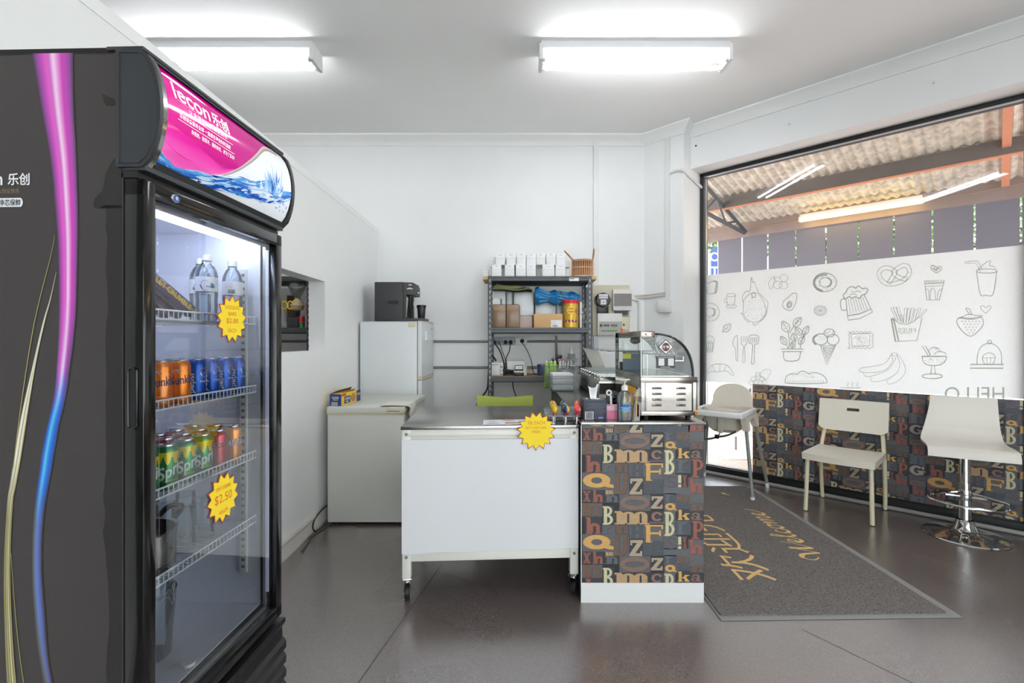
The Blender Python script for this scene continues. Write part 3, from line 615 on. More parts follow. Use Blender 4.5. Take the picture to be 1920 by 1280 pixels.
# motel sign on its pole, building opposite, sandwich board, hedge and trees
b = B(); sw = mat('sign_white', (235, 238, 242), .5); sb = mat('sign_blue', (70, 96, 170), .5)
T_ = thing('motel_sign', 'tall blue and white sign beyond the end of the blinds', 'sign', (5.75, 14.0, 0))
bb(b, -.32, .5, 0, .12, 1.6, 4.9, sw); obj('board', b, T_)
b = B(); bb(b, -.04, .15, -.01, -.002, 1.7, 4.6, sb)
for i, ch in enumerate('MOTEL'): text(b, ch, lambda u, v: V((u, -.015, v)), sw, .27, x=.06, y=4.0-i*.42, align='c', bold=.02)
obj('lettering', b, T_); b = B(); cyl(b, (.1, .06, -.04), (.1, .06, 1.6), .05, gpipe); obj('pole', b, T_)
b = B(); wb = mat('render_white', (240, 240, 238), .8); gl = mat('far_glazing', (90, 105, 120), .2)
T_ = thing('building', 'long pale building across the street behind the blinds', 'building', (8, 17, 0))
bb(b, -6, 12, 0, 3, -.05, 3.2, wb); obj('wall', b, T_)
b = B(); bb(b, -6.2, 12.2, -.3, 3, 3.2, 3.34, mat('roof_grey', (150, 152, 155), .6)); obj('roof', b, T_)
for i in range(5):
    b = B(); bb(b, -5+i*3.4, -3.4+i*3.4, -.03, 0, 1.0, 2.1, gl); obj('window', b, T_)
b = B(); bb(b, -.4, 6, 0, .15, -.05, .86, wb); bb(b, -.4, 6, -.01, .16, .83, .9, mat('dark_coping', (70, 78, 88), .5))
b.bm.transform(Matrix.Translation((2.6, 8.2, 0))); solo('garden_wall', b, 'low white wall with a dark coping outside, behind the high chair', 'wall')
T_ = thing('sandwich_board', 'white board with black lettering on the pavement behind the high chair', 'sign', (2.83, 5.75, 0), -.3)
b = B(); bb(b, -.2, .3, 0, .02, .12, 1.02, sw); obj('panel', b, T_)
b = B()
for i, (tx_, h) in enumerate((('NITM', .09), ('TER', .05), ('A 1995', .085))): text(b, tx_, lambda u, v: V((u, -.003, v)), ink, h, x=-.16, y=.88-i*.13+(.02 if i == 1 else 0))
text(b, 'O', lambda u, v: V((u, -.003, v)), mat('sign_green', (140, 190, 80), .6), .07, x=-.1, y=.35); obj('lettering', b, T_)
for x in (-.17, .27): b = B(); cyl(b, (x, .01, -.04), (x, .01, .12), .012, gpipe); obj('leg', b, T_)
def tree(x, y, h, r, lab, seed):
    T_ = thing('tree', lab, 'tree', (x, y, 0), 0, 'trees beyond the street'); q = random.Random(seed)
    b = B(); tube(b, [(0, 0, -.05), (.1, 0, h*.3), (0, .1, h*.6)], [.16, .13, .08], mat('bark', (90, 76, 62), .9, bump=.4)); 
    for i in range(6): a = i*1.05; tube(b, [(0, .05, h*.45), (math.cos(a)*r*.5, math.sin(a)*r*.5, h*.62), (math.cos(a)*r*.8, math.sin(a)*r*.8, h*.8)], [.06, .04, .015], MC['bark'], 5)
    obj('trunk', b, T_)
    b = B(); ms = [mat('leaf_%s' % n_, c, .7, var=.2) for n_, c in (('light', (150, 178, 120)), ('mid', (104, 136, 84)), ('deep', (66, 92, 58)))]
    for i in range(2600):
        while 1:
            p_ = V((q.uniform(-1, 1), q.uniform(-1, 1), q.uniform(-1, 1)))
            if .25 < p_.length < 1: break
        c = V((p_.x*r, p_.y*r, h*.72+p_.z*h*.33)); s = q.uniform(.06, .13); a = V((q.uniform(-1, 1), q.uniform(-1, 1), q.uniform(-1, 1))).normalized(); x_, y_, _ = frame_of(a)
        b.put([c+x_*s, c+y_*s*.6, c-x_*s, c-y_*s*.6], [(0, 1, 2, 3)], ms[q.randrange(3)])
    o = obj('crown', b, T_); return T_
tree(7.5, 11.5, 5.2, 1.7, 'leafy tree nearest the blue and white sign', 1); tree(12.5, 13.0, 6, 2.2, 'broad leafy tree behind the blinds', 2); tree(3.4, 13.2, 6.5, 2.2, 'tree far behind the sign, showing at the window corner', 3)

# ------------------------------------------------------------------ ceiling lights
tubem = mat('lit_tube', (250, 252, 255), .5, emit=TUBE, var=0); batm = mat('batten_white', (236, 237, 238), .4, var=.01)
def batten(x, y, lab, name='ceiling_light', ln=1.27):
    T_ = thing(name, lab, 'ceiling light', (x, y, 3.14), 0, 'twin tube ceiling battens'); h = ln/2
    b = B(); prism(b, [(-h, -.07, .15), (-h, -.085, .095), (-h, -.03, .06), (-h, .03, .06), (-h, .085, .095), (-h, .07, .15)], (ln, 0, 0), batm); obj('housing', b, T_)
    for s in (-1, 1):
        b = B(); prism(b, [(s*h-.012, -.08, .13), (s*h-.012, -.085, .02), (s*h-.012, .085, .02), (s*h-.012, .08, .13)], (.024, 0, 0), batm); obj('end_bracket', b, T_)
    for s in (-1, 1):
        b = B(); cyl(b, (-h+.03, s*.052, .035), (h-.03, s*.052, .035), .014, tubem)
        t = obj('tube', b, T_)
        for e in (-1, 1): b = B(); cyl(b, (e*(h-.03), s*.052, .035), (e*(h-.008), s*.052, .035), .016, batm); obj('tube_cap', b, t)
    return T_
batten(.81, 3.29, 'lit twin tube ceiling light above the counter')
batten(-2.00, 3.29, 'lit twin tube ceiling light partly hidden by the top of the partition')
batten(.55, 1.05, 'lit twin tube ceiling light above the spot where the camera stands')
batten(2.6, .4, 'lit twin tube ceiling light nearest the shop door'); batten(.6, -1.3, 'lit twin tube ceiling light by the street front')

# ------------------------------------------------------------------ pipes, trunking and electrics on the walls
b = B(); bb(b, XX(1112, YB), XX(1122, YB), YB-.03, YB, 1.82, 3.235, wpl); solo('cable_trunking', b, 'white cable trunking running from the cornice down to the meter board', 'trunking')
def pil(u, z, o=0): return A0+(A1-A0).normalized()*u+V((-D45, -D45, 0))*o+V((0, 0, z))
b = B()
u = .255
def pbox(b, u0, u1, z0, z1, o, m, bev=0): box(b, pil((u0+u1)/2, (z0+z1)/2, o/2), (u1-u0, o, z1-z0), m, bev, -PI/4)
pbox(b, u-.02, u+.02, 1.66, 3.20, .025, wpl); pbox(b, u-.085, u+.035, 1.545, 1.655, .05, wpl, .005)
solo('pilaster_trunking', b, 'white trunking with a junction box on the corner pilaster', 'trunking')
b = B(); c = [pil(u+.02, 2.86, .014), pil(u+.09, 2.87, .014), pil(.365, 2.865, .014), pil(.405, 2.85, .014)]+[A1+(A2-A1)*k+V((.01, -.01, 2.84-k*.07)) for k in (.3, .7, .97)]
tube(b, curve(c, 4), .013, wpl, 10); solo('bent_conduit', b, 'thin white pipe bent round the pilaster into the window corner', 'pipe')
b = B(); m = mat('aged_white_pipe', (214, 208, 200), .5)
tube(b, [pil(u-.02, 1.71, .012), pil(.012, 1.70, .012), V((1.19, YB-.015, 1.70))], .010, m, 8); tube(b, [pil(u-.02, 1.735, .012), pil(.01, 1.725, .012), V((1.17, YB-.015, 1.72))], .007, m, 8)
tube(b, curve([V((1.12, YB-.015, 1.69)), V((1.19, YB-.018, 1.68)), V((1.215, YB-.018, 1.65)), V((1.22, YB-.018, 1.5))], 5)+[V((1.22, YB-.018, .9))], .013, wpl, 10)
solo('meter_conduit', b, 'pair of old pipes looping from the meter board to the pilaster and down', 'pipe')
for zz, x0, x1, lab in ((1.27, -3.6, .74, 'grey pipe running along the back wall, upper one'), (1.015, -3.6, .74, 'grey pipe running along the back wall, lower one')):
    b = B(); cyl(b, (x0, YB-.0125, zz), (x1, YB-.0125, zz), .0125, gpipe); solo('wall_pipe', b, lab+(' of the two'), 'pipe', None)
b = B(); cyl(b, (XX(1100, 4.72), YB-.02, 0), (XX(1100, 4.72), YB-.02, 1.8), .014, gpipe); bb(b, XX(1112, YB), XX(1121, YB), YB-.03, YB, .3, 1.33, mat('pale_trunk', (196, 198, 204), .5))
solo('riser_pipe', b, 'grey pipe and pale duct dropping below the meter board', 'pipe')
# meter board
M_ = thing('meter_board', 'beige meter board fixed to the back wall beside the shelving', 'meter board', (XX(1110, YB), YB, 1.32))
w_ = (1180-1110)/900*YB
def mb(x0, y0, x1, y1, d0, d1, m, bev=0):
    b = B(); bb(b, XX(x0, YB), XX(x1, YB), YB-d1, YB-d0, ZZ(y1, YB), ZZ(y0, YB), m, bev); return b
bei = mat('beige_board', (206, 198, 176), .6, var=.05, scale=8)
obj('backboard', mb(1110, 535, 1179, 630, 0, .03, bei, .003), M_, world=True)
b = B(); mc = PX(1131, 562, YB-.09); 
lathe(b, [(0, 0), (.062, 0), (.068, .006), (.074, .03), (.076, .06)], mc, blk, 32, Matrix.Rotation(-PI/2, 4, 'X')); bb(b, mc.x-.055, mc.x+.055, YB-.08, YB-.03, ZZ(588, YB), ZZ(565, YB), blk, .004)
o = obj('meter', b, M_, world=True)
b = B(); bb(b, mc.x-.042, mc.x+.045, YB-.094, YB-.091, mc.z+.012, mc.z+.056, paperw, .001); bb(b, mc.x-.025, mc.x+.03, YB-.094, YB-.091, mc.z-.045, mc.z+.004, paperw)
for i in range(5): cyl(b, (mc.x-.032+i*.016, YB-.0945, mc.z+.034+.004*math.sin(i)), (mc.x-.032+i*.016, YB-.0955, mc.z+.034), .0045, ink, n=10)
bb(b, mc.x-.002, mc.x+.004, YB-.096, YB-.094, mc.z-.03, mc.z-.015, ink)
obj('dial_face', b, o, world=True); lathe(b := B(), [(.07, 0), (.074, .004), (.07, .008)], mc-V((0, .006, 0)), chrome, 28, Matrix.Rotation(-PI/2, 4, 'X')); obj('glass_rim', b, o, world=True)
o = obj('breaker_box', mb(1146, 544, 1181, 583, .03, .09, wpl, .006), M_, world=True)
obj('smoked_window', mb(1148, 552, 1180, 574.5, .09, .096, mat('smoked_plastic', (92, 82, 80), .15)), o, world=True)
obj('terminal_strip', mb(1151, 583, 1175, 591, .03, .05, blk), M_, world=True)
o = obj('switchboard', mb(1118, 588, 1163.5, 629, .03, .08, wpl, .004), M_, world=True)
obj('clear_lid', mb(1121, 603, 1163, 628, .08, .086, mat('grey_lid', (160, 158, 150), .3)), o, world=True)
b = mb(1122, 608, 1126, 613, .086, .09, mat('breaker_red', (130, 50, 45), .5))
for x in (1129, 1131.5, 1134, 1137, 1143, 1146, 1149, 1152): bb(b, XX(x, YB), XX(x+1.6, YB), YB-.092, YB-.086, ZZ(612.5, YB), ZZ(608.5, YB), mat('breaker_blue', (50, 80, 120), .5) if int(x) % 3 else blk)
bb(b, XX(1125, YB), XX(1154, YB), YB-.088, YB-.086, ZZ(621.5, YB), ZZ(619, YB), mat('label_green', (90, 140, 95), .5)); obj('circuit_breakers', b, o, world=True)
o = obj('power_outlet', mb(1163.5, 595, 1177, 618, .03, .045, cream, .002), M_, world=True); obj('outlet_switch', mb(1166, 607, 1169, 611, .045, .05, blk), o, world=True)
obj('orange_tag', mb(1160, 616, 1164, 626, .088, .091, mat('tag_orange', (235, 110, 50), .5)), M_, world=True)
# power points and plugs behind the shelving
for i, (x0, x1) in enumerate(((916, 940.5), (942, 965), (966.5, 988))):
    y0, y1 = 631.5, 647
    T_ = thing('power_point', ['double power point nearest the shelf upright', 'middle grey double power point behind the shelving', 'white power point with one black plug behind the shelving'][i], 'power point', (XX((x0+x1)/2, YB), YB, ZZ(y1, YB)), 0, None)
    o = obj('plate', mb(x0, y0, x1, y1, 0, .03, [mat('plate_grey', (168, 174, 184), .5), MC['plate_grey'] if 'plate_grey' in MC else None, wpl][i], .003), T_, world=True)
    for x in ([926.5, 934], [948, 957.5], [979])[i]:
        b = B(); c = PX(x, 641.5 if i < 2 else 639, YB-.03); ball(b, c, .021, blk if x != 934 else gpipe, (1, .9, 1), 14); obj('plug', b, T_, world=True)
blkc = mat('black_cord', (24, 24, 26), .5)
def cord(name, pts, r, lab, m=None, cat='cord'):
    b = B(); tube(b, curve(pts, 5), r, m or blkc, 6); return solo(name, b, lab, 'cable')
cord('cable', [PX(927, 643, 4.69), PX(936, 655, 4.68), PX(942, 670, 4.66), PX(947, 690, 4.6), PX(949, 700, 4.5)], .006, 'thick black cord dropping from the power point nearest the upright')
cord('cable', [PX(937, 642, 4.69), PX(941, 656, 4.68), PX(946, 670, 4.66), PX(948, 680, 4.62), PX(944, 694, 4.45)], .0035, 'thin black cord beside the thick one behind the shelving')
cord('cable', [PX(957, 644, 4.69), PX(955, 658, 4.68), PX(949, 672, 4.66), PX(950, 688, 4.6), PX(952, 700, 4.5)], .005, 'black cord curving down from the middle power point')
cord('cable', [PX(979, 642, 4.69), PX(988, 656, 4.68), PX(996, 675, 4.66), PX(1000, 697, 4.6), PX(1005, 701, 4.5)], .0035, 'thin black cord hanging from the white power point')
cord('cable', [PX(893, 760, 4.5), PX(905, 742, 4.5), PX(914, 727, 4.5), PX(916, 700, 4.5), PX(921, 667, 4.55), PX(930, 676, 4.5)], .008, 'thick black cord slanting out past the left shelf upright')
cord('cable', [PX(961, 716, 4.4), PX(963, 730, 4.4), PX(967, 742, 4.4), PX(967, 762, 4.4)], .005, 'black cord hanging under the middle shelf above the green chair')
# ================================================================== DISPLAY FRIDGE
FX, FY, FW, FD, FH = -.76, .982, .548, .565, 1.88
fa = -math.atan(.03)
FR = thing('display_fridge', 'tall black drinks fridge with a glass door, pink lit header and cans inside', 'fridge', (FX, FY, 0), fa)
# local axes: +y along the door (away from camera), -x into the cabinet
shell = mat('fridge_shell', (56, 51, 50), .45, var=.05, scale=90); dkin = mat('fridge_dark_edge', (16, 10, 9), .14, var=.15, scale=40)
gin = mat('fridge_liner', (226, 229, 238), .35, var=.02)
dgry = mat('charcoal_plastic', (46, 49, 53), .42, var=.06, scale=300, bump=.05)
DX = -.043; BK = -FD
b = B()
bb(b, BK, DX, 0, .012, 0, FH, shell); bb(b, BK, DX, FW-.012, FW, 0, FH, shell); bb(b, BK, BK+.012, 0, FW, 0, FH, shell)
bb(b, BK, DX, 0, FW, FH-.012, FH, shell); bb(b, BK, DX, .012, FW-.012, 0, .40, blk); bb(b, BK, DX, .012, FW-.012, 1.62, FH-.012, blk)
bb(b, DX-.03, DX-.001, .0, FW, .40, .46, blk); bb(b, DX-.006, DX+.03, 0, FW, 1.6135, 1.627, blk)  # second box added to block light leaking out above the door
# printed artwork on the near side
fx = lambda x: ((x-966)*.0010911-FX)/math.cos(fa)
fz = lambda y: H+(638-y)*.0010911
sid = lambda o=.0006: (lambda x, y: V((fx(x), -o, fz(y))))
s0 = sid()
rag = [(224, 291), (210, 300), (198, 324), (192, 352), (184, 362), (177, 370), (173, 380), (175, 388), (183, 390), (190, 386), (196, 386), (198, 410), (197, 431), (201, 449), (198, 480), (199, 530), (201.5, 574), (197, 620), (197.5, 699), (197, 761), (198, 820), (197, 880), (192, 927), (196, 958), (192, 999), (197, 1036), (200, 1080), (203, 1130), (201.6, 1208), (197, 1255), (201, 1300), (198, 1500), (200, 1790)]
rc = curve([(p[0], p[1], 0) for p in rag], 3); vs = []; fs = []
for p in rc: j = R.uniform(-.9, .9); vs += [s0(p.x+j, p.y), s0(227, p.y)]
b.put(vs, [(2*i, 2*i+2, 2*i+3, 2*i+1) for i in range(len(rc)-1)], dkin)  # dark glossy strip with a ragged edge along the front of the side
b.put([s0(*p) for p in [(190, 174), (198, 179), (211, 184), (221, 190.5), (217, 195), (210, 198), (204, 196), (198, 197), (193, 188)]][::-1], [range(9)], dkin)
b.put([s0(*p) for p in [(227, 246), (219, 253), (216, 262), (218, 270), (221, 274), (227, 274)]][::-1], [range(6)], dkin)
art = vcol('side_artwork', .35)
def swoosh(ctrl, cols, o, nu=None):
    """ctrl rows: y, left, right; cols rows: y, [colours across]"""
    g = []; cc = []; f = sid(o); Y_ = [r[0] for r in ctrl]; C3 = curve([(r[1], r[2], r[0]) for r in ctrl], 6)
    for q in C3:
        k = 0
        while k < len(cols)-2 and cols[k+1][0] < q.z: k += 1
        a, c = cols[k], cols[min(k+1, len(cols)-1)]; t = 0 if a is c else max(0, min(1, (q.z-a[0])/(c[0]-a[0]))); n_ = len(a[1]); row = []; rc_ = []
        for i in range(n_):
            row.append(f(q.x+(q.y-q.x)*i/(n_-1), q.z)); m1, m2 = a[1][i], c[1][i]; rc_.append((lerp(m1, m2, t, 0), lerp(m1, m2, t, 1), lerp(m1, m2, t, 2), 1))
        g.append(row); cc.append(rc_)
    sheet(b, g, art, cc)
def lerp(a, c, t, i): return (a[i]+(c[i]-a[i])*t)/255
K0 = (55, 50, 49)
mg = [K0, (140, 62, 150), (196, 66, 182), (222, 90, 196), (214, 100, 200), (246, 214, 240), (232, 140, 214), (205, 60, 180), (190, 62, 178), (140, 70, 150), K0]
sl = [K0, (150, 90, 160), (214, 70, 186), (200, 120, 206), (228, 190, 234), (236, 200, 236), (190, 110, 200), (160, 70, 168), (128, 66, 148), (96, 68, 110), K0]
bu = [K0, (30, 80, 180), (30, 110, 216), (70, 170, 226), (90, 190, 226), (40, 150, 224), (24, 120, 220), (22, 100, 206), (20, 86, 190), (50, 74, 140), K0]
fb = [K0, (84, 84, 92), (92, 98, 112), (96, 116, 150), (96, 126, 176), (84, 110, 190), (82, 100, 190), (78, 88, 160), (76, 76, 120), K0, K0]
f2 = [K0, (82, 76, 76), (90, 84, 84), (96, 92, 94), (100, 104, 116), (96, 104, 140), (84, 94, 160), (80, 88, 150), (78, 76, 110), K0, K0]
swoosh([(97, 54, 134), (200, 72, 136), (300, 90, 141), (400, 100, 144), (480, 105, 143), (600, 106, 139), (700, 101, 127), (750, 95, 119), (800, 83, 107), (850, 73, 98), (880, 69, 93), (960, 58, 79), (1050, 54, 74), (1150, 58, 80), (1280, 76, 94), (1500, 130, 150)],
       [(97, mg), (560, mg), (690, sl), (780, bu), (900, bu), (985, fb), (1150, fb), (1280, f2), (1500, f2)], .0009)
gd = [(120, 112, 80), (214, 206, 150), (234, 232, 214), (200, 190, 130), (110, 100, 70)]; g2 = [K0, (180, 164, 90), (200, 190, 110), (150, 136, 70), K0]
dk = [K0, (168, 160, 104), (90, 84, 64), (190, 182, 120), (96, 90, 70), (222, 214, 160), (100, 92, 70), (170, 160, 100), K0]
lt = [K0, (222, 218, 190), (240, 238, 226), (226, 222, 196), (130, 124, 96), (236, 230, 206), (226, 220, 186), (190, 180, 130), K0]
swoosh([(510, 101, 101.6), (560, 89, 91), (605, 75, 79), (683, 56, 62), (780, 33, 46), (855, 20, 34), (910, 11, 24), (942, 6, 18), (1020, 1, 13.5), (1098, -1, 13), (1192, 1, 17), (1280, 5, 24), (1400, 16, 40)], [(510, lt), (860, lt), (980, dk), (1400, dk)], .0010)
swoosh([(440, 98, 98.8), (480, 90, 91.4), (605, 58, 60), (755, 33, 35), (880, 17, 18.5)], [(440, g2), (880, g2)], .0011)
swoosh([(1040, 13, 14), (1112, 18, 19.2), (1200, 26, 27.4), (1280, 37, 38.4), (1400, 60, 61)], [(1040, g2), (1400, g2)], .0011)
s1 = sid(.0012); ts = lambda x0, y0: (lambda u, v: s1(x0+u, y0-v))
text(b, 'lecon', ts(-67, 345), paperw, 25, 64, bold=.02); text(b, '乐创', ts(7, 345), paperw, 23, 43, bold=.02)
text(b, '让全球年轻人创业快乐', ts(-56, 360), mat('gold_print', (150, 130, 80), .5), 9, 86)
b.put([s1(x, y) for x, y in [(-40, 386), (33, 386), (36, 382), (37, 377.5), (36, 373), (33, 369), (-40, 369)]], [range(7)], paperw)
s2 = sid(.0016); text(b, '净芯保鲜', lambda u, v: s2(-9+u, 384-v), ink, 12.5, 42, bold=.015)
obj('cabinet', b, FR)
# liner and inner lights
b = B(); ix0, ix1, iy0, iy1, iz0, iz1 = BK+.04, -.05, .035, FW-.035, .462, 1.612
bb(b, ix0-.005, ix0, iy0, iy1, iz0, iz1, gin); bb(b, ix0, ix1, iy0-.005, iy0, iz0, iz1, gin); bb(b, ix0, ix1, iy1, iy1+.005, iz0, iz1, gin); bb(b, ix0, ix1, iy0, iy1, iz0-.005, iz0, gin); bb(b, ix0, ix1, iy0, iy1, iz1, iz1+.005, gin)
for y, s in ((iy1, -1), (iy0, 1)):
    for x in (-.10, -.47):
        bb(b, x-.010, x+.010, min(y, y+s*.008), max(y, y+s*.008), .56, 1.5, wpl)
        for i in range(44): bb(b, x-.005, x+.005, min(y+s*.008, y+s*.009), max(y+s*.008, y+s*.009), .575+i*.021, .583+i*.021, gpipe)
obj('liner', b, FR)
led = mat('cold_led', (232, 238, 255), .5, emit=40, var=0)
b = B(); bb(b, -.10, -.07, iy0+.02, iy1-.01, 1.572, 1.606, mat('cold_strip_lens', (226, 234, 255), .5, emit=9, var=0)); obj('light_strip', b, FR); b = B()
for i in range(23): ball(b, (-.074, iy0+.03+i*.0195, 1.570), .0036, led, (1, 1, .6), 8)
obj('led_row', b, FR); b = B(); bb(b, -.034, -.022, FW-.0405, FW-.0365, .50, 1.56, mat('pale_strip', (205, 212, 232), .5, emit=.12, var=0)); obj('spacer_strip', b, FR)  # last box: pale, weakly glowing strip beside the far door spacer
# door
D_ = B(); z0, z1 = .41, 1.612
fl, fr_ = .036, .030
def dr(y0, y1, a, c, x0=DX+.002, x1=0, m=blkgl, bev=.003): bb(D_, x0, x1, y0, y1, a, c, m, bev)
dr(0, .033, z0, z1); dr(FW-.033, FW, z0, z1); dr(0, FW, z0, z0+.036); dr(0, FW, z1-.036, z1)
bb(D_, DX+.002, -.004, .033, .0365, z0+.036, z1-.036, gpipe); 
for q in ((.033, .041, z0+.036, z1-.036), (FW-.041, FW-.033, z0+.036, z1-.036), (.033, FW-.033, z0+.036, z0+.044), (.033, FW-.033, z1-.042, z1-.036)): bb(D_, DX+.004, DX+.012, *q, mat('door_spacer', (170, 176, 180), .3, .6))
door = obj('door', D_, FR)
b = B(); b.put([(-.012, .033, z0+.036), (-.012, FW-.033, z0+.036), (-.012, FW-.033, z1-.036), (-.012, .033, z1-.036)], [(0, 1, 2, 3)], clear('fridge_glass', (246, 249, 252), refl=2.4, rough=.004))
obj('glass', b, door)
b = B(); hz = .93
P = [(-.031, hz+.0), (-.031, 1.065), (-.027, 1.072), (-.017, 1.072), (-.013, 1.065), (-.013, 0.97), (-.013, .955), (-.017, .948), (-.027, .948), (-.031, .955)]
zc = (1.28+(638-690)*.00109+1.28+(638-803)*.00109)/2; hh = .062
ring = [( -.022+.0095*math.cos(a), -.0015, zc+ (hh-.0095)*(1 if math.sin(a) >= 0 else -1)+.0095*math.sin(a)) for a in [2*PI*i/24 for i in range(24)]]
tube(b, ring, .0022, blkgl, 6, closed=True); b.put([V(p)+V((0, -.0002, 0)) for p in ring], [range(24)], mat('handle_recess', (4, 4, 5), .6)); obj('handle', b, door)
b = B(); ly = (lambda x: .7895*0)(0); yb_ = .085
M0 = Matrix.Translation((.001, yb_, z1-.017)) @ Matrix.Rotation(PI/2, 4, 'Y')
lathe(b, [(0, .004), (.010, .004), (.0118, .002), (.012, 0)], (0, 0, 0), silv, 24, M0, sx=.8); lathe(b, [(0, .0045), (.009, .0045)], (0, 0, 0), mat('badge_blue', (30, 84, 170), .3), 24, M0, sx=.8)
text(b, 'e', lambda u, v: V((.0062, yb_-.004+u, z1-.021+v)), paperw, .008, bold=.02); obj('badge', b, door)
# header (lit canopy)
HZ0, HZ1 = 1.634, 1.874
def prof(v): return .002+.034*(1-(2*v-1)**2)**.8                       # bulge over the height
def can(u, v, o=0): return V((prof(v)+o, .0165+u*(FW-.0325), HZ0+.014+v*(HZ1-HZ0-.028)))
b = B()
PR = [(DX-.012, HZ0), (-.002, HZ0)]+[(prof(i/12)+.003, HZ0+(HZ1-HZ0)*i/12) for i in range(1, 12)]+[(-.002, HZ1), (DX-.012, HZ1)]
def cap(y0, y1, inset=0, m=dgry): prism(b, [(x, y0, z) for x, z in PR], (0, y1-y0, 0), m)
cap(-.005, .004); cap(FW-.009, FW+.006)
bb(b, DX-.032, .003, -.005, FW+.006, HZ1-.002, HZ1+.006, dgry, .002); bb(b, DX-.012, .004, 0, FW, HZ0-.006, HZ0+.006, dgry, .002)
ring = [V((x, -.0055, z)) for x, z in [(DX-.004, HZ0+.008), (-.006, HZ0+.008)]+[(prof(i/12)-.006, HZ0+(HZ1-HZ0)*i/12) for i in range(1, 12)]+[(-.006, HZ1-.008), (DX-.004, HZ1-.008)]]
tube(b, ring, .0015, dgry, 5, closed=True)
sheet(b, [[V((prof(i/16)+.002, y, HZ0+.004+i/16*(HZ1-HZ0-.008))) for i in range(17)] for y in (.004, .010, .0165)], mat('header_chrome_edge', (150, 152, 152), .14, .9))
sheet(b, [[V((prof(v)+.001, y, HZ0+.004+v*(HZ1-HZ0-.008))) for y in (.02, FW-.01)] for v in (0, .055)], dgry); sheet(b, [[V((prof(v)+.001, y, HZ0+.004+v*(HZ1-HZ0-.008))) for y in (.02, FW-.01)] for v in (.95, 1)], dgry)
head = obj('header', b, FR)
b = B(); hv = vcol('header_print', .08, emit=.12)
def cs(c): return (c[0]/255, c[1]/255, c[2]/255, 1)
def cgrid(f0, f1, c, o, n=60, m=6, u0=0, u1=1):
    g = []; cc = []
    for i in range(n+1):
        u = u0+(u1-u0)*i/n; a, d = f0(u), f1(u); g.append([can(u, max(0, min(1, a+(d-a)*j/m)), o) for j in range(m+1)]); cc.append([cs(c(u, j/m) if callable(c) else c) for j in range(m+1)])
    sheet(b, g, hv, cc, flip=True)
def interp(pts):
    def f(u):
        for i in range(len(pts)-1):
            if u <= pts[i+1][0] or i == len(pts)-2:
                a, c = pts[i], pts[i+1]; t = (u-a[0])/(c[0]-a[0]); t = max(0, min(1, t)); t = t*t*(3-2*t) if False else t; return a[1]+(c[1]-a[1])*t
    return f
mlow = interp([(p.x, p.y) for p in curve([(0, .13, 0), (.06, .07, 0), (.13, .05, 0), (.22, .07, 0), (.30, .13, 0), (.39, .23, 0), (.48, .38, 0), (.56, .54, 0), (.64, .70, 0), (.70, .82, 0), (.76, .91, 0), (.84, .96, 0), (1, .99, 0)], 4)])
one = lambda u: 1.0; zero = lambda u: 0.0
cgrid(zero, one, (236, 240, 245), .002, 40, 10)
cgrid(lambda u: min(1, mlow(u)), one, lambda u, j: tuple(int(a+(c-a)*min(1, u*1.1)) for a, c in zip((222, 0, 146), (176, 10, 124))), .0024, 60, 8, 0, .86)
pk = interp([(0, .42), (.2, .34), (.36, .26), (.46, .34), (1, .34)])
cgrid(mlow, lambda u: max(mlow(u), pk(u)), lambda u, j: tuple(int(a+(c-a)*j) for a, c in zip((250, 110, 196), (232, 20, 160))), .0026, 40, 4, 0, .47)
cgrid(lambda u: max(0, mlow(u)-.012-.05*max(0, math.sin((u-.3)*3.6)) if u > .3 else mlow(u)-.015), mlow, lambda u, j: tuple(int(a+(c-a)*j) for a, c in zip((150, 140, 130), (216, 210, 204))), .0027, 60, 3, 0, .92)
wlo = interp([(0, 0), (.2, .0), (.35, .02), (.55, .08), (.75, .14), (.9, .24), (1, .36)]); whi = interp([(0, .11), (.1, .05), (.2, .09), (.32, .16), (.5, .27), (.62, .33), (.72, .40), (.85, .40), (.92, .42), (1, .46)])
blues = [(16, 70, 170), (30, 110, 205), (90, 160, 225), (160, 205, 238), (220, 236, 248), (12, 50, 130), (60, 140, 215), (196, 224, 244)]
for i in range(190):
    u = R.uniform(-.1, .98); ln = R.uniform(.05, .22); k = R.random(); ph = R.uniform(0, 6); am = R.uniform(.005, .03); wdt = R.uniform(.008, .045); pts = []
    n_ = 9; g = []; cc = []; c = blues[int(k*3.2) if R.random() < .4 else R.randrange(8)]
    for j in range(n_):
        uu = min(1, max(0, u+ln*j/(n_-1))); lo, hi = wlo(uu), whi(uu); v = lo+(hi-lo)*min(.97, max(.02, k+am*4*math.sin(ph+j*.45))); h = wdt*math.sin(PI*(j+.3)/(n_-.4))/2
        g.append([can(uu, max(0, v-h), .0027+i*.000004), can(uu, min(1, v+h), .0027+i*.000004)]); cc.append([cs(c)]*2)
    sheet(b, g, hv, cc, flip=True)
for i in range(46):
    u = R.gauss(.80, .045); v0 = whi(u)-.1; hgt = abs(R.gauss(.22, .09)); ln = -R.uniform(.0, .07) if u < .8 else R.uniform(-.02, .05); c = blues[R.choice([1, 2, 3, 3, 4, 7, 0])]; g = []; cc = []
    for j in range(7): t = j/6; h = .011*(1-t)*(1+.4*math.sin(j+i)); g.append([can(u+ln*t*t-h, min(.97, v0+hgt*t), .0034+i*.000004), can(u+ln*t*t+h, min(.97, v0+hgt*t), .0034+i*.000004)]); cc.append([cs(c)]*2)
    sheet(b, g, hv, cc, flip=True)
for i in range(26): u = R.uniform(.8, .98); v = R.uniform(.1, .3); b.put([can(u+.005*math.cos(a), v+.014*math.sin(a), .0033) for a in [0, 1.2, 2.5, 3.8, 5]], [range(5)], hv, cols=[cs(blues[2])]*5)
hw = mat('header_lettering', (250, 246, 250), .3, emit=.25)
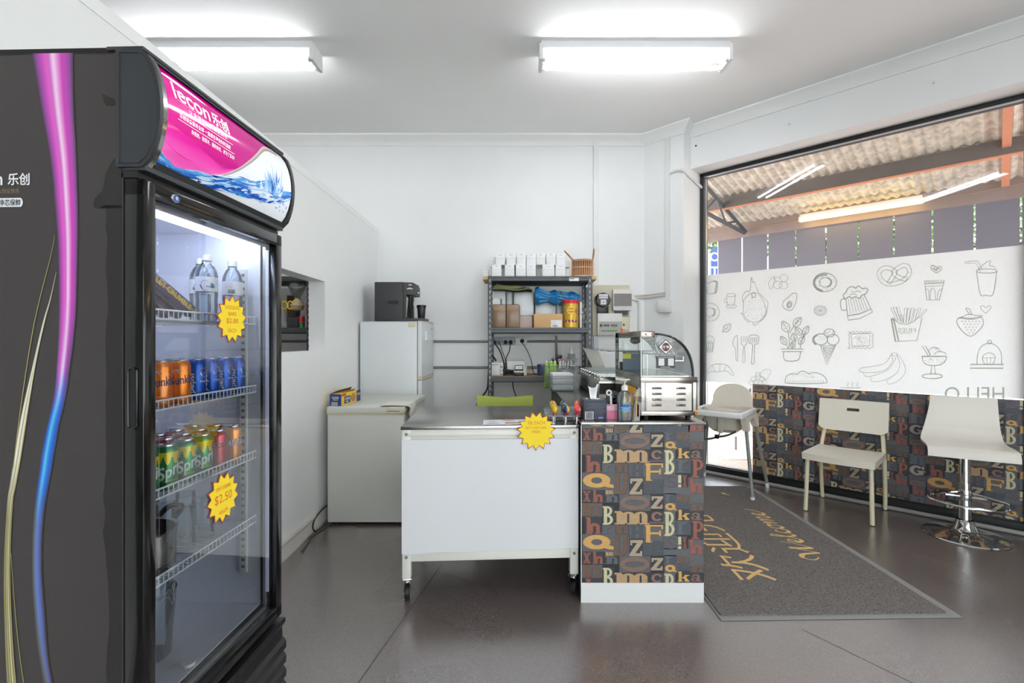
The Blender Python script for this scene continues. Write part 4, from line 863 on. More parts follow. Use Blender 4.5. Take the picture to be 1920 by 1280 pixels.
q_ = lambda u0, v0, sk=0: (lambda a, v: can(u0+a, v0+v, .0042))
text(b, 'lecon', q_(.045, .70), hw, .17, .225, bold=.012); text(b, '乐创', q_(.285, .70), hw, .155, .125, bold=.02); text(b, '让全球年轻人创业快乐', q_(.12, .615), hw, .058, .26); 
b.put([can(*p, .0042) for p in ((.05, .59), (.42, .59), (.42, .596), (.05, .596))], [(0, 1, 2, 3)], hw); text(b, '乐创设备服务全球 一直都在寻找你的温度', q_(.06, .515), hw, .05, .34, bold=.012)
b.put([can(*p, .0042) for p in ((.05, .49), (.43, .49), (.43, .496), (.05, .496))], [(0, 1, 2, 3)], hw); text(b, '你很热，我很冷，我的存在，就为了爱你!', q_(.13, .42), hw, .05, .30, bold=.012)
obj('lightbox_panel', b, head)
# lower grille
b = B(); bb(b, DX+.002, .003, 0, FW, 0, .372, blk, .003); prism(b, [(DX+.002, 0, .372), (.003, 0, .372), (.010, 0, .385), (.008, 0, .397), (DX+.002, 0, .397)], (0, FW+.004, 0), blk)
for i in range(7): z = .335-i*.045; prism(b, [(.003, .0, z), (.012, 0, z-.012), (.012, 0, z-.034), (.003, 0, z-.038)], (0, FW+.004, 0), blk)
obj('louvred_grille', b, FR)
wire = mat('white_wire', (236, 238, 240), .35)
for z in (1.33, 1.12, .917, .717):
    b = B(); x0, x1, y0, y1 = -.50, -.062, iy0+.004, iy1-.004
    for zz in (z, z+.021): tube(b, [(x1, y0, zz), (x1, y1, zz)], .0024, wire, 6)
    for i in range(31): y = y0+(y1-y0)*i/30; tube(b, [(x1, y, z), (x1, y, z+.021)], .0013, wire, 4); tube(b, [(x0, y, z-.002), (x1, y, z-.002)], .0014, wire, 4)
    for x in (x0, -.36, -.21): tube(b, [(x, y0, z-.004), (x, y1, z-.004)], .002, wire, 5)
    obj('wire_shelf', b, FR)
for x, y in ((BK+.05, .06), (BK+.05, FW-.06), (-.1, .06), (-.1, FW-.06)): pass
# ---- contents: local fridge coordinates -> world
ca_, sa_ = math.cos(fa), math.sin(fa)
def fl_(x, y, z): return (FX+x*ca_-y*sa_, FY+x*sa_+y*ca_, z)
alu = mat('can_aluminium', (190, 192, 196), .25, .9)
CR, CHT = .0268, .108
def can_body(kind):
    b = B(); c = {'orange': (236, 130, 30), 'blue': (20, 76, 166), 'green': (36, 132, 70), 'red': (176, 44, 56), 'fanta': (222, 138, 44)}[kind]; m = mat('can_'+kind, c, .28, .55, var=.05)
    lathe(b, [(.019, .002), (.022, .0), (.0262, .006), (CR, .009), (CR, CHT-.016), (.0245, CHT-.008), (.0215, CHT-.003)], (0, 0, 0), m, 32)
    a0 = .35                                            # faces the camera side
    def wrap(ang, z, o=.0004): a = ang; return V(((CR+o)*math.cos(a), (CR+o)*math.sin(a), z))
    # lettering runs towards the viewer's right: world right from the camera = increasing angle from -y towards +x
    wf_ = lambda s, z: wrap(-PI/2+.55+s/CR, z)
    if kind == 'orange': text(b, 'Sunkist', lambda u, v: wf_(u-.012, .045+v+u*.12), mat('can_navy', (30, 46, 110), .3), .022, .058, bold=.02)
    if kind == 'orange':
        for i in range(5): b.put([wf_(-.02+i*.008, .084), wf_(-.014+i*.008, .084), wf_(-.012+i*.01, .072)], [(0, 1, 2)], paperw)
    if kind == 'blue':
        text(b, 'pepsi', lambda u, v: wf_(.004-v, .02+u), paperw, .015, .05, bold=.01)
        def disc(cx, cz, r, m, a0, a1, o): b.put([wrap(-PI/2+.55+(cx+r*math.cos(a))/CR, cz+r*math.sin(a), o) for a in [a0+(a1-a0)*i/16 for i in range(17)]], [range(17)], m)
        disc(.026, .072, .013, paperw, 0, 2*PI, .0004); disc(.026, .072, .0125, mat('pepsi_red', (200, 50, 50), .3), .5, PI+.1, .0007); disc(.026, .072, .0125, mat('pepsi_blue', (24, 70, 160), .3), PI+.5, 2*PI-.1, .0007); text(b, 'pepsi', lambda u, v: wf_(.014+u, .045+v), paperw, .008, .024)
    if kind == 'green':
        ym = mat('can_yellow', (240, 214, 40), .28, .3); g = [[wrap(-PI/2-.3+i*.12, CHT-.0165-(.03*abs(math.sin(i*.55))**.7)*j) for j in (0, 1)] for i in range(20)]; sheet(b, g, ym, flip=False)
        text(b, 'Sprite', lambda u, v: wf_(u-.014, .014+v+(u)*.36), mat('sprite_white', (226, 232, 226), .3), .040, .072, bold=.02)
        text(b, 'NATURAL FLAVOURS', lambda u, v: wf_(u+.012, .022+v), ym, .003, .03, align='c')
    if kind == 'red': text(b, 'Coca', lambda u, v: wf_(u, .06+v), mat('coke_black', (30, 16, 18), .4), .02, .046, bold=.01, align='c')
    if kind == 'fanta': text(b, 'FANTA', lambda u, v: wf_(u+.008, .05+v), mat('fanta_navy', (34, 50, 110), .4), .021, .05, bold=.07, align='c'); text(b, 'FANTA', lambda u, v: wrap(-PI/2+.55+(u+.008)/CR, .051+v, .0008), paperw, .018, .046, bold=.01, align='c')
    return b
CANG = {'orange': 'orange cans on the middle-upper fridge shelf', 'blue': 'blue cans on the middle-upper fridge shelf', 'green': 'green cans in the fridge', 'red': 'red cans in the fridge', 'fanta': 'light orange cans in the fridge'}
CANL = {'orange': 'orange soft drink can with blue script', 'blue': 'shiny blue cola can', 'green': 'green and yellow lemonade can', 'red': 'dark red cola can', 'fanta': 'light orange can with navy lettering'}
protoc = {}
def place_can(kind, x, y, z, lab):
    if kind not in protoc:
        T_ = thing('drink_can', '', 'can', (0, 0, 0), 0, CANG[kind]); obj('body', can_body(kind), T_)
        b = B(); lathe(b, [(0, CHT-.004), (.018, CHT-.004), (.0195, CHT-.001), (.0212, CHT), (.0218, CHT-.003)], (0, 0, 0), alu, 28); bb(b, -.004, .012, -.005, .005, CHT-.0035, CHT-.0025, alu, .0005); obj('lid', b, T_); protoc[kind] = T_; T = T_
    else: T = dup(protoc[kind])
    T.location = fl_(x, y, z); T.rotation_euler = (0, 0, R.uniform(-.12, .12)); T['label'] = CANL[kind]+', '+lab
zA = 1.1235; xs_ = -.098
def lx(px, y, dx=0): return (px-966)/900*(FY+y)-FX+dx  # local x for a pixel column at fridge depth y
for i, (k, y) in enumerate((('orange', .10), ('orange', .165), ('orange', .228), ('blue', .285), ('blue', .342), ('blue', .400), ('blue', .462))):
    place_can(k, xs_, y, zA, ['nearest the door hinge edge of its row', 'second in the front row of its shelf', 'beside the first blue can', 'front row beside the orange can', 'front row, second blue from the orange', 'front row, third blue from the orange', 'end of the row at the far fridge wall'][i])
    place_can(k, xs_-.058, y, zA, ['behind the nearest orange one', 'behind the second orange one', 'behind the third orange one', 'behind the first blue one', 'behind the second blue one', 'behind the third blue one', 'behind the last blue one'][i])
zB = .9205
for i, (k, y) in enumerate((('green', .12), ('green', .180), ('green', .245), ('green', .308), ('red', .372), ('fanta', .440))):
    place_can(k, xs_+.002, y, zB, ['at the near end of the lower can shelf', 'lower shelf, second from the near end', 'lower shelf, its name turned to the glass', 'lower shelf, beside the red can', 'between the green and light orange cans', 'at the far end of the lower can shelf'][i])
    k2 = ['green', 'green', 'red', 'red', 'red', 'fanta'][i]
    place_can(k2, xs_-.058, y+.01, zB, 'second row, '+['near end', 'next to the near end', 'behind the named green can', 'middle of the row', 'behind the front red can', 'far end'][i])
    place_can(k2, xs_-.118, y, zB, 'third row, '+['near end', 'next to the near end', 'left of centre', 'middle of the row', 'next to the far end', 'far end'][i])
# bottles
pet = clear('clear_pet', (236, 242, 246), refl=1.3, haze=.10); 
def bottle(x, y, z, lab, style):
    T_ = thing('water_bottle', lab, 'bottle', fl_(x, y, z), .35 if style == 0 else (0 if style == 1 else -.3), 'water bottles on the top fridge shelf'); b = B()
    lathe(b, [(.006, .001), (.022, 0), (.0265, .008), (.0255, .03), (.0268, .04), (.0258, .06), (.027, .075), (.027, .125), (.025, .138), (.018, .155), (.0115, .163), (.0115, .172)], (0, 0, 0), pet, 28); obj('body', b, T_)
    b = B(); cyl(b, (0, 0, .168), (0, 0, .184), .0128, wpl, n=24); obj('cap', b, T_)
    b = B(); lathe(b, [(.0274, .082), (.0274, .122)], (0, 0, 0), paperw, 30); wv = lambda u, v, o=.0004: V(((.0274+o)*math.cos(-PI/2+.55+u/.0274), (.0274+o)*math.sin(-PI/2+.55+u/.0274), .082+v)); bm_ = mat('label_blue', (60, 130, 190), .4)
    if style == 2:
        for i in range(14): b.put([wv(-.004+i*.0013, .004), wv(-.0034+i*.0013+(i % 3)*.0002, .004), wv(-.0034+i*.0013, .016), wv(-.004+i*.0013, .016)], [(0, 1, 2, 3)], ink)
        for i in range(5): text(b, 'ingredients', lambda u, v: wv(u-.014, v+.02+i*.004), ink, .0018, .022)
    else:
        b.put([wv(.018*math.cos(a)-.008*(style == 0), .016+.012*math.sin(a)*(1+.3*math.cos(3*a))) for a in [2*PI*i/18 for i in range(18)]], [range(18)], bm_)
        text(b, 'WATER' if style == 0 else 'SPRING WATER', lambda u, v: wv(u, v+.010, .0008), ink, .006, .022 if style == 0 else .04, bold=.01, align='c')
        for i in range(4): text(b, 'natural spring', lambda u, v: wv(u+.014, v+.018+i*.004), ink, .0016, .014)
    obj('label_wrap', b, T_)
bottle(-.105, .345, 1.332, 'clear water bottle nearest the chocolate bars', 0); bottle(-.165, .405, 1.332, 'clear water bottle set back in the middle of its shelf', 1); bottle(-.10, .452, 1.332, 'clear water bottle with a barcode label at the far fridge wall', 2)
# chocolate bars leaning on the top shelf
pur = mat('bar_purple', (70, 44, 96), .3, .3); gold = mat('bar_gold', (190, 150, 70), .3, .5)
for i, (y, lab) in enumerate(((.12, 'purple and gold chocolate bar lying nearest the glass on the top fridge shelf'), (.10, 'purple chocolate bar behind the gold lettered one'), (.08, 'purple chocolate bar at the back of the three'))):
    b = B(); Mx = Matrix.Translation(fl_(-.10-i*.03, .19, 1.40)) @ Matrix.Rotation(fa, 4, 'Z') @ Matrix.Rotation(rad(-28-i*3), 4, 'X')
    t = B(); bb(t, -.010, .010, -.10, .10, -.017, .017, pur, .006); bb(t, .0102, .0106, -.10, .10, -.003, .004, gold)
    text(t, 'VIOLET CRUMBLE', lambda u, v: V((.0112, -.09+u, -.006+v)), mat('bar_yellow', (232, 200, 70), .4), .015, .17, bold=.03)
    for v in t.bm.verts: v.co = Mx @ v.co
    solo('chocolate_bar', t, lab, 'chocolate bar', 'chocolate bars on the top fridge shelf')
# pot, tumblers, clear bucket, lid on the floor
stl = mat('pot_steel', (170, 166, 158), .18, 1, var=.05)
T_ = thing('saucepan', 'steel pot with black loop handle on the lowest wire shelf of the fridge', 'pot', fl_(-.16, .16, .7205)); b = B()
lathe(b, [(0, .002), (.075, 0), (.085, .012), (.088, .03), (.088, .100), (.092, .104), (.090, .106), (.085, .102), (.084, .02), (0, .012)], (0, 0, 0), stl, 40); obj('body', b, T_)
b = B(); tube(b, curve([(.02, .085, .085), (.022, .115, .098), (.018, .145, .112), (0, .150, .114), (-.018, .145, .112), (-.022, .115, .098), (-.02, .085, .085)], 4), .0075, blk, 10); tube(b, [(0, -.085, .085), (0, -.13, .11)], .009, blk); obj('handle', b, T_)
tum = clear('tumbler_glass', (232, 238, 240), refl=1.6, haze=.06)
for i, (x, y) in enumerate(((-.14, .30), (-.21, .33), (-.14, .375), (-.22, .42), (-.27, .29), (-.29, .37))):
    T_ = thing('glass_tumbler', 'upturned clear glass behind the pot, '+['nearest it', 'behind the nearest', 'closest to the far wall in front', 'far one behind the star', 'at the back near the pot', 'at the back in the middle'][i], 'glass', fl_(x, y, .7205), 0, 'upturned glasses in the fridge')
    b = B(); lathe(b, [(.030, 0), (.031, .003), (.024, .115), (.0, .118)], (0, 0, 0), tum, 24); lathe(b, [(.0225, .105), (.0235, .108)], (0, 0, 0), tum, 24); obj('bowl', b, T_)
b = B(); bk = clear('clear_bucket', (226, 232, 238), refl=1.4, haze=.10); lathe(b, [(0, .003), (.052, 0), (.056, .006), (.058, .06), (.0585, .065), (.066, .17), (.068, .172)], fl_(-.20, .25, .463), bk, 32)
for i in range(10): a = R.uniform(0, 6); tube(b, curve([V(fl_(-.20, .25, .62))+V((.06*math.cos(a+j*.3), .06*math.sin(a+j*.3), R.uniform(-.03, .03))) for j in range(5)], 3), .0009, wpl, 4)
solo('clear_bucket', b, 'clear plastic beaker with cling film on the fridge floor under the pot', 'bucket')
b = B(); cyl(b, fl_(-.07, .225, .463), fl_(-.07, .225, .471), .015, wpl, n=24); solo('bottle_lid', b, 'white lid lying alone on the fridge floor', 'lid')
# price stars
ylw = mat('fluoro_yellow', (246, 216, 40), .6, var=.02); redc = mat('card_red', (176, 44, 30), .6); redpen = mat('pen_orange', (216, 120, 40), .7)
def star(f, r, lines, name, lab, n=13, rot=0, rx=1.0):
    b = B()
    for rr, m, o in ((1.0, redc, 0), (.93, ylw, .0006)):
        P = []
        for i in range(2*n):
            q = r*rr*(1 if i % 2 == 0 else (.735 if m is redc else .77)); a = rot+PI*i/n; P.append((q*math.cos(a)*rx, q*math.sin(a)))
        b.put([f(0, 0, o)]+[f(x, y, o) for x, y in P], [(0, 1+i, 1+(i+1) % (2*n)) for i in range(2*n)], m)
        if m is redc: b.put([f(x, y, -.0008) for x, y in P]+[f(x, y, 0) for x, y in P], [(i, (i+1) % (2*n), 2*n+(i+1) % (2*n), 2*n+i) for i in range(2*n)], m)
    for tx, y, h, wd in lines: text(b, tx, lambda u, v: f(u, y+v, .0011), redpen, h, wd, align='c')
    return solo(name, b, lab, 'price sign', 'yellow star price signs')
def fst(cy, cz, rx=1): return lambda u, v, o: V(fl_(-.009+o, cy+u, cz+v))
star(fst(1.288-FY, 1.337), .066, [('CHOCOLATE', .026, .010, .062), ('BARS', .009, .010, .034), ('$2.00', -.013, .015, .05), ('EACH', -.036, .011, .034)], 'price_star', 'yellow and red star sign for chocolate bars on the upper part of the fridge glass', 13, .12)
star(fst(1.251-FY, .871), .067, [('SOFT DRINK', .022, .010, .062), ('$2.50', -.014, .026, .07), ('each', -.040, .013, .034)], 'price_star', 'yellow and red star sign for soft drinks on the lower part of the fridge glass', 13, .3)
# ================================================================== WORK TROLLEY
TLZ = .862; ty0 = 2.33
TR = thing('work_trolley', 'white work trolley on castors with a steel top and white front panel', 'trolley', (-.552, 2.33, 0), rad(3.2))
ew = mat('enamel_white', (224, 224, 216), .4, var=.015); TWd, TDp = .869, .70
b = B(); bb(b, -.004, TWd+.004, -.004, TDp, TLZ-.016, TLZ, steel, .002); obj('worktop', b, TR)
b = B(); bb(b, 0, TWd, .004, .03, .795, .846, ew, .003); bb(b, 0, TWd, TDp-.03, TDp, .795, .846, ew); bb(b, 0, .03, .03, TDp-.03, .795, .846, ew); bb(b, TWd-.03, TWd, .03, TDp-.03, .795, .846, ew)
bb(b, .02, TWd-.02, .0, .012, .812, .832, ew, .002)
obj('top_frame', b, TR)
b = B(); bb(b, .04, TWd-.04, .006, .034, .202, .25, ew, .002); bb(b, .04, TWd-.04, TDp-.034, TDp-.006, .202, .25, ew); bb(b, .006, .034, .04, TDp-.04, .202, .25, ew); bb(b, TWd-.034, TWd-.006, .04, TDp-.04, .202, .25, ew); obj('lower_rail', b, TR)
b = B(); bb(b, .03, TWd-.03, .04, TDp-.04, .235, .245, ew); obj('lower_shelf', b, TR)
for x in (.002, TWd-.044):
    for y in (.002, TDp-.044):
        b = B(); bb(b, x, x+.042, y, y+.042, .12, .846, ew, .004); leg = obj('leg', b, TR)
        if y < .1:
            b = B()
            for z in (.226, .824): b = B(); cyl(b, (x+.021, y+.002, z), (x+.021, y-.004, z), .0075, gpipe, n=16); cyl(b, (x+.021, y-.0035, z), (x+.021, y-.006, z), .004, gpipe, n=6); obj('bolt', b, leg)
        a = {True: .15, False: -.55}[x < .1]
        Mc = Matrix.Translation((x+.021, y+.021, 0)) @ Matrix.Rotation(a, 4, 'Z')
        b = B(); bb(b, -.022, .022, -.022, .022, .112, .12, chrome, .002); cyl(b, (0, 0, .100), (0, 0, .112), .019, chrome)
        for s in (-1, 1): prism(b, [(s*.017-.0015, -.02, .104), (s*.017-.0015, .02, .104), (s*.017-.0015, .036, .045), (s*.017-.0015, .020, .04)], (.003, 0, 0), chrome)
        b.bm.transform(Mc); cst = obj('castor', b, leg)
        b = B(); t = [(-.0, .018), (0, .022)]
        lathe(b, [(.005, -.013), (.030, -.013), (.036, -.010), (.038, 0), (.036, .010), (.030, .013), (.005, .013)], (0, 0, 0), rubber, 28, Matrix.Rotation(PI/2, 4, 'Y')); b.bm.transform(Mc @ Matrix.Translation((0, .024, .038))); 
        w_ = obj('castor_wheel', b, leg)
b = B(); g = []
for i in range(45):
    u = i/44; x = .002+u*(TWd-.006); zb = .246+.014*(1-u)*0+.010*u-.004*math.sin(u*22)*(1-u)**2
    g.append([V((x, -.006-.0015*math.sin(u*9+z*3), z)) for z in (zb, .35, .5, .65, .797)])
sheet(b, g, mat('corflute_white', (218, 220, 223), .5, var=.015, scale=4)); sheet(b, [[p+V((0, .0025, 0)) for p in r] for r in g], MC['corflute_white'], flip=True); obj('front_panel', b, TR)
tca, tsa = math.cos(rad(3.2)), math.sin(rad(3.2))
def tw(x, y, z): return V((-.552+x*tca-y*tsa, 2.33+x*tsa+y*tca, z))
# star on the trolley front
star(lambda u, v, o: tw(.655+u, -.0125-o-max(0, v)*.02, .836+v), .098, [('50c EACH', .032, .018, .085), ('BUY 3 GET ONE', .010, .012, .10), ('FREE', -.010, .012, .04)], 'price_star', 'large yellow and red star sign hanging on the front of the white trolley', 15, .1)
# menu sheets
b = B(); zz = TLZ+.002
def mp(u, v, o=.0012): return tw(.395+u*1.0, .012+v, zz+o)
b.put([mp(0, 0, 0), mp(.36, .01, 0), mp(.33, .15, 0), mp(.0, .14, 0), mp(0, 0), mp(.36, .01), mp(.33, .15), mp(.0, .14)], [(4, 5, 6, 7), (0, 1, 5, 4), (1, 2, 6, 5), (2, 3, 7, 6), (3, 0, 4, 7)], paperw)
for i in range(14): strip(b, [(.03+(i % 4)*.085, .115-.022*(i//4)), (.03+(i % 4)*.085+.03+.008*(i % 3), .115-.022*(i//4))], .004, lambda u, v: mp(u, v, .0016), [ink, redpen][i % 2])
b.put([mp(.13+.035*math.cos(a), .122+.009*math.sin(a), .0016) for a in [2*PI*i/20 for i in range(20)]], [range(20)], redpen); b.put([mp(*p, .0016) for p in ((.11, .03), (.19, .03), (.19, .055), (.11, .055))], [(0, 1, 2, 3)], mat('photo_brown', (150, 96, 60), .5)); b.put([mp(*p, .0016) for p in ((.02, .02), (.08, .02), (.08, .03), (.02, .03))], [(0, 1, 2, 3)], ink)
solo('menu_sheet', b, 'printed menu sheet lying on the trolley top behind the star', 'menu')
# lollipop stand
acr = clear('white_acrylic', (244, 246, 250), refl=1.2, haze=.28, hc=(245, 247, 250))
LS = thing('lollipop_stand', 'white acrylic stand holding bright lollipops at the corner of the trolley', 'stand', (.245, 2.39, TLZ), rad(-1.5))
b = B(); bb(b, -.095, .08, 0, .36, .038, .0415, acr, .0005); bb(b, -.085, .08, .10, .36, .006, .009, acr); obj('tray', b, LS)
b = B()
for x in (-.055, .005, .06): bb(b, x-.002, x+.002, 0, .005, 0, .038, wpl); bb(b, x-.002, x+.002, .12, .125, 0, .038, wpl); bb(b, x-.002, x+.002, .35, .355, 0, .038, wpl)
obj('strut', b, LS)
def lolly(cols, n_):
    T_ = thing('lollipop', '', 'lollipop', (0, 0, 0), 0, ['yellow lollipops', 'blue and yellow lollipops', 'pink and orange lollipops'][n_])
    b = B(); m = [mat('wrap_%d_%d' % (n_, i), c, .3, var=.15, scale=200) for i, c in enumerate(cols)]
    g = []; q = 14
    for i in range(q+1):
        a = 2*PI*i/q; g.append([V((.0175*math.sin(PI*j/10)*math.cos(a)*(1+.04*(i % 2)), .0175*math.sin(PI*j/10)*math.sin(a), .062+.0175*math.cos(PI*j/10))) for j in range(11)])
    for i in range(q): sheet(b, [g[i], g[i+1]], m[(i//2) % len(m)])
    for i in range(9): a = i*.7; tube(b, [(0, 0, .045), (.004*math.cos(a), .004*math.sin(a), .040), (.012*math.cos(a), .012*math.sin(a), .034+.004*(i % 3))], .0016, m[-1] if i % 2 else mat('wrap_tail', (206, 50, 80), .4), 4)
    obj('wrapped_sweet', b, T_); b = B(); cyl(b, (0, 0, -.002), (0, 0, .046), .0019, wpl, n=8); obj('stick', b, T_); return T_
LC = [[(222, 176, 30), (240, 206, 60), (180, 140, 30)], [(26, 60, 110), (232, 180, 50), (50, 150, 170), (20, 36, 80)], [(222, 50, 90), (240, 170, 40), (230, 70, 110)]]
for r_ in range(3):
    P_ = None
    for k in range(6):
        x = [-.045, .012, .068][r_]; loc = V((.245, 2.39, 0))+Matrix.Rotation(rad(-1.5), 3, 'Z') @ V((x+(.004 if r_ == 2 else 0)*k, .03+k*.044, 0)); loc.z = TLZ+.008
        if P_ is None: P_ = lolly(LC[r_], r_); T_ = P_
        else: T_ = dup(P_)
        T_.location = loc; T_.rotation_euler = (0, 0, R.uniform(0, 3)); T_['label'] = ['yellow', 'blue and yellow', 'pink and orange'][r_]+' wrapped lollipop, '+['nearest the trolley front in its row', 'next to the nearest in its row', 'third from the front in its row', 'fourth from the front in its row', 'next to the far end of its row', 'at the far end of its row'][k]

# ================================================================== SERVICE BENCH
BZ = .881; bx0, bx1, by0, by1 = .322, .918, 2.345, 4.262
BE = thing('service_bench', 'steel topped service bench with type print wallpaper on its end', 'counter', (.62, 2.345, 0))
dark_in = mat('bench_side', (58, 58, 57), .5, var=.08, scale=5); lam = mat('white_laminate', (228, 229, 230), .45, var=.01)
b = B(); bb(b, bx0, bx1, by0+.006, by1, .0, BZ-.018, dark_in); obj('carcass', b, BE, world=True)
b = B(); bb(b, bx0-.001, bx1+.003, by0-.002, by0+.006, 0, .098, lam); obj('plinth', b, BE, world=True)
b = B(); wallpaper(b, lambda u, z, o: V((u, by0-.002-o, z)), bx0+.002, bx1+.002, .098, .868, 98, .868+118*.000785); bb(b, bx0+.002, bx1+.002, by0-.0015, by0+.006, .098, .868, WM['dark']); obj('papered_end', b, BE, world=True)
b = B(); tube(b, [(bx0+.0, by0-.004, .10), (bx0, by0-.004, .866), (bx0+.006, by0-.004, .872), (bx1+.002, by0-.004, .872)], .0022, wpl, 5); obj('edge_trim', b, BE, world=True)
b = B(); bb(b, bx0-.001, bx1+.012, by0-.006, by1, BZ-.012, BZ, steel, .002); obj('steel_top', b, BE, world=True)
# tissue box
TZ = BZ
T_ = thing('tissue_box', 'dark blue tissue box with a zigzag line pattern on the bench corner', 'tissue box', (.40, 2.46, TZ)); w2 = .0585
nav = mat('navy_card', (30, 34, 56), .45, var=.04); gln = mat('pattern_silver', (120, 124, 140), .4); gct = mat('grey_card', (92, 94, 102), .5)
b = B(); bb(b, -w2, w2, -w2, w2, 0, .10, nav, .0015); bb(b, -w2+.001, w2-.001, -w2+.001, w2-.001, .1, .1004, gct)
q = lambda u, v: V((u, -w2-.0004, v))
for i in range(-5, 8):
    for j in range(2):
        u0 = -w2+.002+i*.0145; 
        pts = [(u0+k*.0145*.5, .004+k*.0125*(1)) for k in range(8)]; pts = [(u+(j*.004), v) for u, v in pts]
        z = [(u0+j*.005+(.018 if k % 2 else 0)+k*.003, .004+k*.0135) for k in range(8)]
        cl = [p for p in z if -w2+.001 < p[0] < w2-.001 and p[1] < .098]
        if len(cl) > 1 and all(abs(cl[t+1][1]-cl[t][1]) < .02 for t in range(len(cl)-1)): strip(b, cl, .0008, q, gln)
bb(b, -w2+.008, -w2+.05, -w2-.0008, -w2-.0002, .004, .043, wpl)
for i in range(18): bb(b, -w2+.011+i*.002, -w2+.012+i*.002+(i % 3)*.0003, -w2-.0012, -w2-.0008, .006, .041, ink)
ball(b, (w2-.03, -w2, .012), .014, mat('logo_navy', (40, 62, 130), .4), (1, .06, .5)); text(b, 'tissues', lambda u, v: V((w2-.041+u, -w2-.0014, .0095+v)), paperw, .005, .022)
obj('carton', b, T_)
b = B(); g = []
for i in range(17):
    a = i/16; x = -.034+.068*a; g.append([V((x*(.42+.5*t)+.005*math.sin(a*9+t*3)*t, .012*math.sin(a*7)*t+.004*math.sin(t*5), .1+t*(.068+.010*math.cos(a*6.3+.6)-.003*a))) for t in [k/8 for k in range(9)]])
sheet(b, g, mat('tissue_white', (244, 246, 248), .9)); sheet(b, [[V((-.04+.08*i/8, -.02+.03*j/3, .1012+.003*math.sin(i+j))) for i in range(9)] for j in range(4)], MC['tissue_white']); obj('tissue', b, T_)
# hand sanitiser
T_ = thing('sanitiser_bottle', 'clear hand sanitiser pump bottle with a blue label on the bench front', 'bottle', (.548, 2.405, TZ)); s_ = .62
b = B(); sani = clear('sanitiser_clear', (234, 240, 242), refl=1.6, haze=.10)
lathe(b, [(0, .001), (.032, 0), (.037, .005), (.0375, .10), (.034, .125), (.022, .142), (.014, .148), (.013, .155)], (0, 0, 0), sani, 36, sy=.7); lathe(b, [(0, .003), (.034, .003), (.035, .09), (0, .09)], (0, 0, 0), sani, 36, sy=.66); obj('bottle_body', b, T_)
b = B(); wvv = lambda u, v, o=0: V(((.0379+o)*math.sin(u/.0379), -(.0379+o)*.7*math.cos(u/.0379), v)); sblue = mat('sanitiser_blue', (40, 110, 180), .4); sgr = mat('sanitiser_teal', (110, 190, 160), .4)
sheet(b, [[wvv(-.034+.068*i/16, v) for v in (.052, .070)] for i in range(17)], sblue); sheet(b, [[wvv(-.034+.068*i/16, .052-.006*math.cos((i-8)/8*1.4)) for v in (0,)]+[wvv(-.034+.068*i/16, .052)] for i in range(17)], sgr)
sheet(b, [[wvv(-.018+.036*i/8, .070), wvv(-.018+.036*i/8, .074+.010*math.cos((i-4)/4*1.3))] for i in range(9)], mat('sanitiser_navy', (40, 80, 150), .4))
for s in (-1, 1): b.put([wvv(0, .076, .0004), wvv(s*.012, .088, .0004), wvv(s*.014, .094, .0004), wvv(s*.003, .086, .0004)], [(0, 1, 2, 3)], sgr)
text(b, 'INSTANT HAND', lambda u, v: wvv(u, .063+v, .0006), paperw, .0042, .05, align='c', bold=.01); text(b, 'SANITISER', lambda u, v: wvv(u, .056+v, .0006), paperw, .0042, .034, align='c', bold=.01)
for i in range(5): text(b, 'kills germs', lambda u, v: wvv(u-.004, .018+i*.006+v, .0004), mat('small_red_print', (180, 90, 100), .5), .0035, .036)
obj('label_wrap', b, T_)
b = B(); cyl(b, (0, 0, .150), (0, 0, .170), .0155, wpl, n=28); cyl(b, (0, 0, .17), (0, 0, .176), .011, wpl, n=24); cyl(b, (0, 0, .176), (0, 0, .20), .0035, wpl); bb(b, -.026, .026, -.007, .007, .199, .206, mat('cream_pump', (236, 216, 170), .4), .003); cyl(b, (0, 0, .14), (0, 0, .03), .003, wpl); lathe(b, [(.005, .188), (.012, .199)], (0, 0, 0), wpl, 16); obj('pump', b, T_)
# tape dispenser, pink box, packets beside the warmer
b = B(); M0 = Matrix.Translation((.50, 2.50, TZ)); 
T_ = thing('tape_gun', 'black and white tape dispenser behind the sanitiser', 'tape dispenser', (.505, 2.52, TZ))
b = B(); lathe(b, [(.018, -.012), (.036, -.012), (.036, .012), (.018, .012)], (.01, 0, .10), blk, 28, Matrix.Rotation(PI/2, 4, 'X')); prism(b, [(-.02, -.012, .0), (.03, -.012, .0), (.03, -.012, .07), (-.01, -.012, .09), (-.03, -.012, .05)], (0, .024, 0), blk); obj('roll_holder', b, T_)
b = B(); lathe(b, [(.008, -.006), (.015, -.006), (.016, 0), (.015, .006), (.008, .006), (.008, -.006)], (-.018, -.026, .128), wpl, 24, Matrix.Rotation(PI/2, 4, 'X')); prism(b, [(-.014, -.03, .118), (-.004, -.03, .112), (.002, -.03, .03), (-.012, -.03, .05)], (0, .01, 0), wpl); obj('white_handle', b, T_)
b = B(); bb(b, .455, .53, 2.44, 2.52, TZ, TZ+.052, mat('pink_card', (226, 130, 160), .6)); bb(b, .453, .532, 2.438, 2.522, TZ+.044, TZ+.066, mat('pink_band', (236, 190, 205), .6)); solo('pink_box', b, 'small pink box between the tissue box and the sanitiser', 'box')
b = B(); bb(b, .60, .612, 2.43, 2.70, TZ, TZ+.155, mat('folder_yellow', (240, 178, 30), .5)); b.bm.transform(Matrix.Translation((.6, 2.45, TZ)) @ Matrix.Rotation(.10, 4, 'Y') @ Matrix.Translation((-.6, -2.45, -TZ)))
text(b, '?', lambda u, v: V((.578+u, 2.428, TZ+.06+v)), ink, .02, bold=.05); solo('yellow_folder', b, 'bright yellow folder leaning against the pie warmer', 'folder')
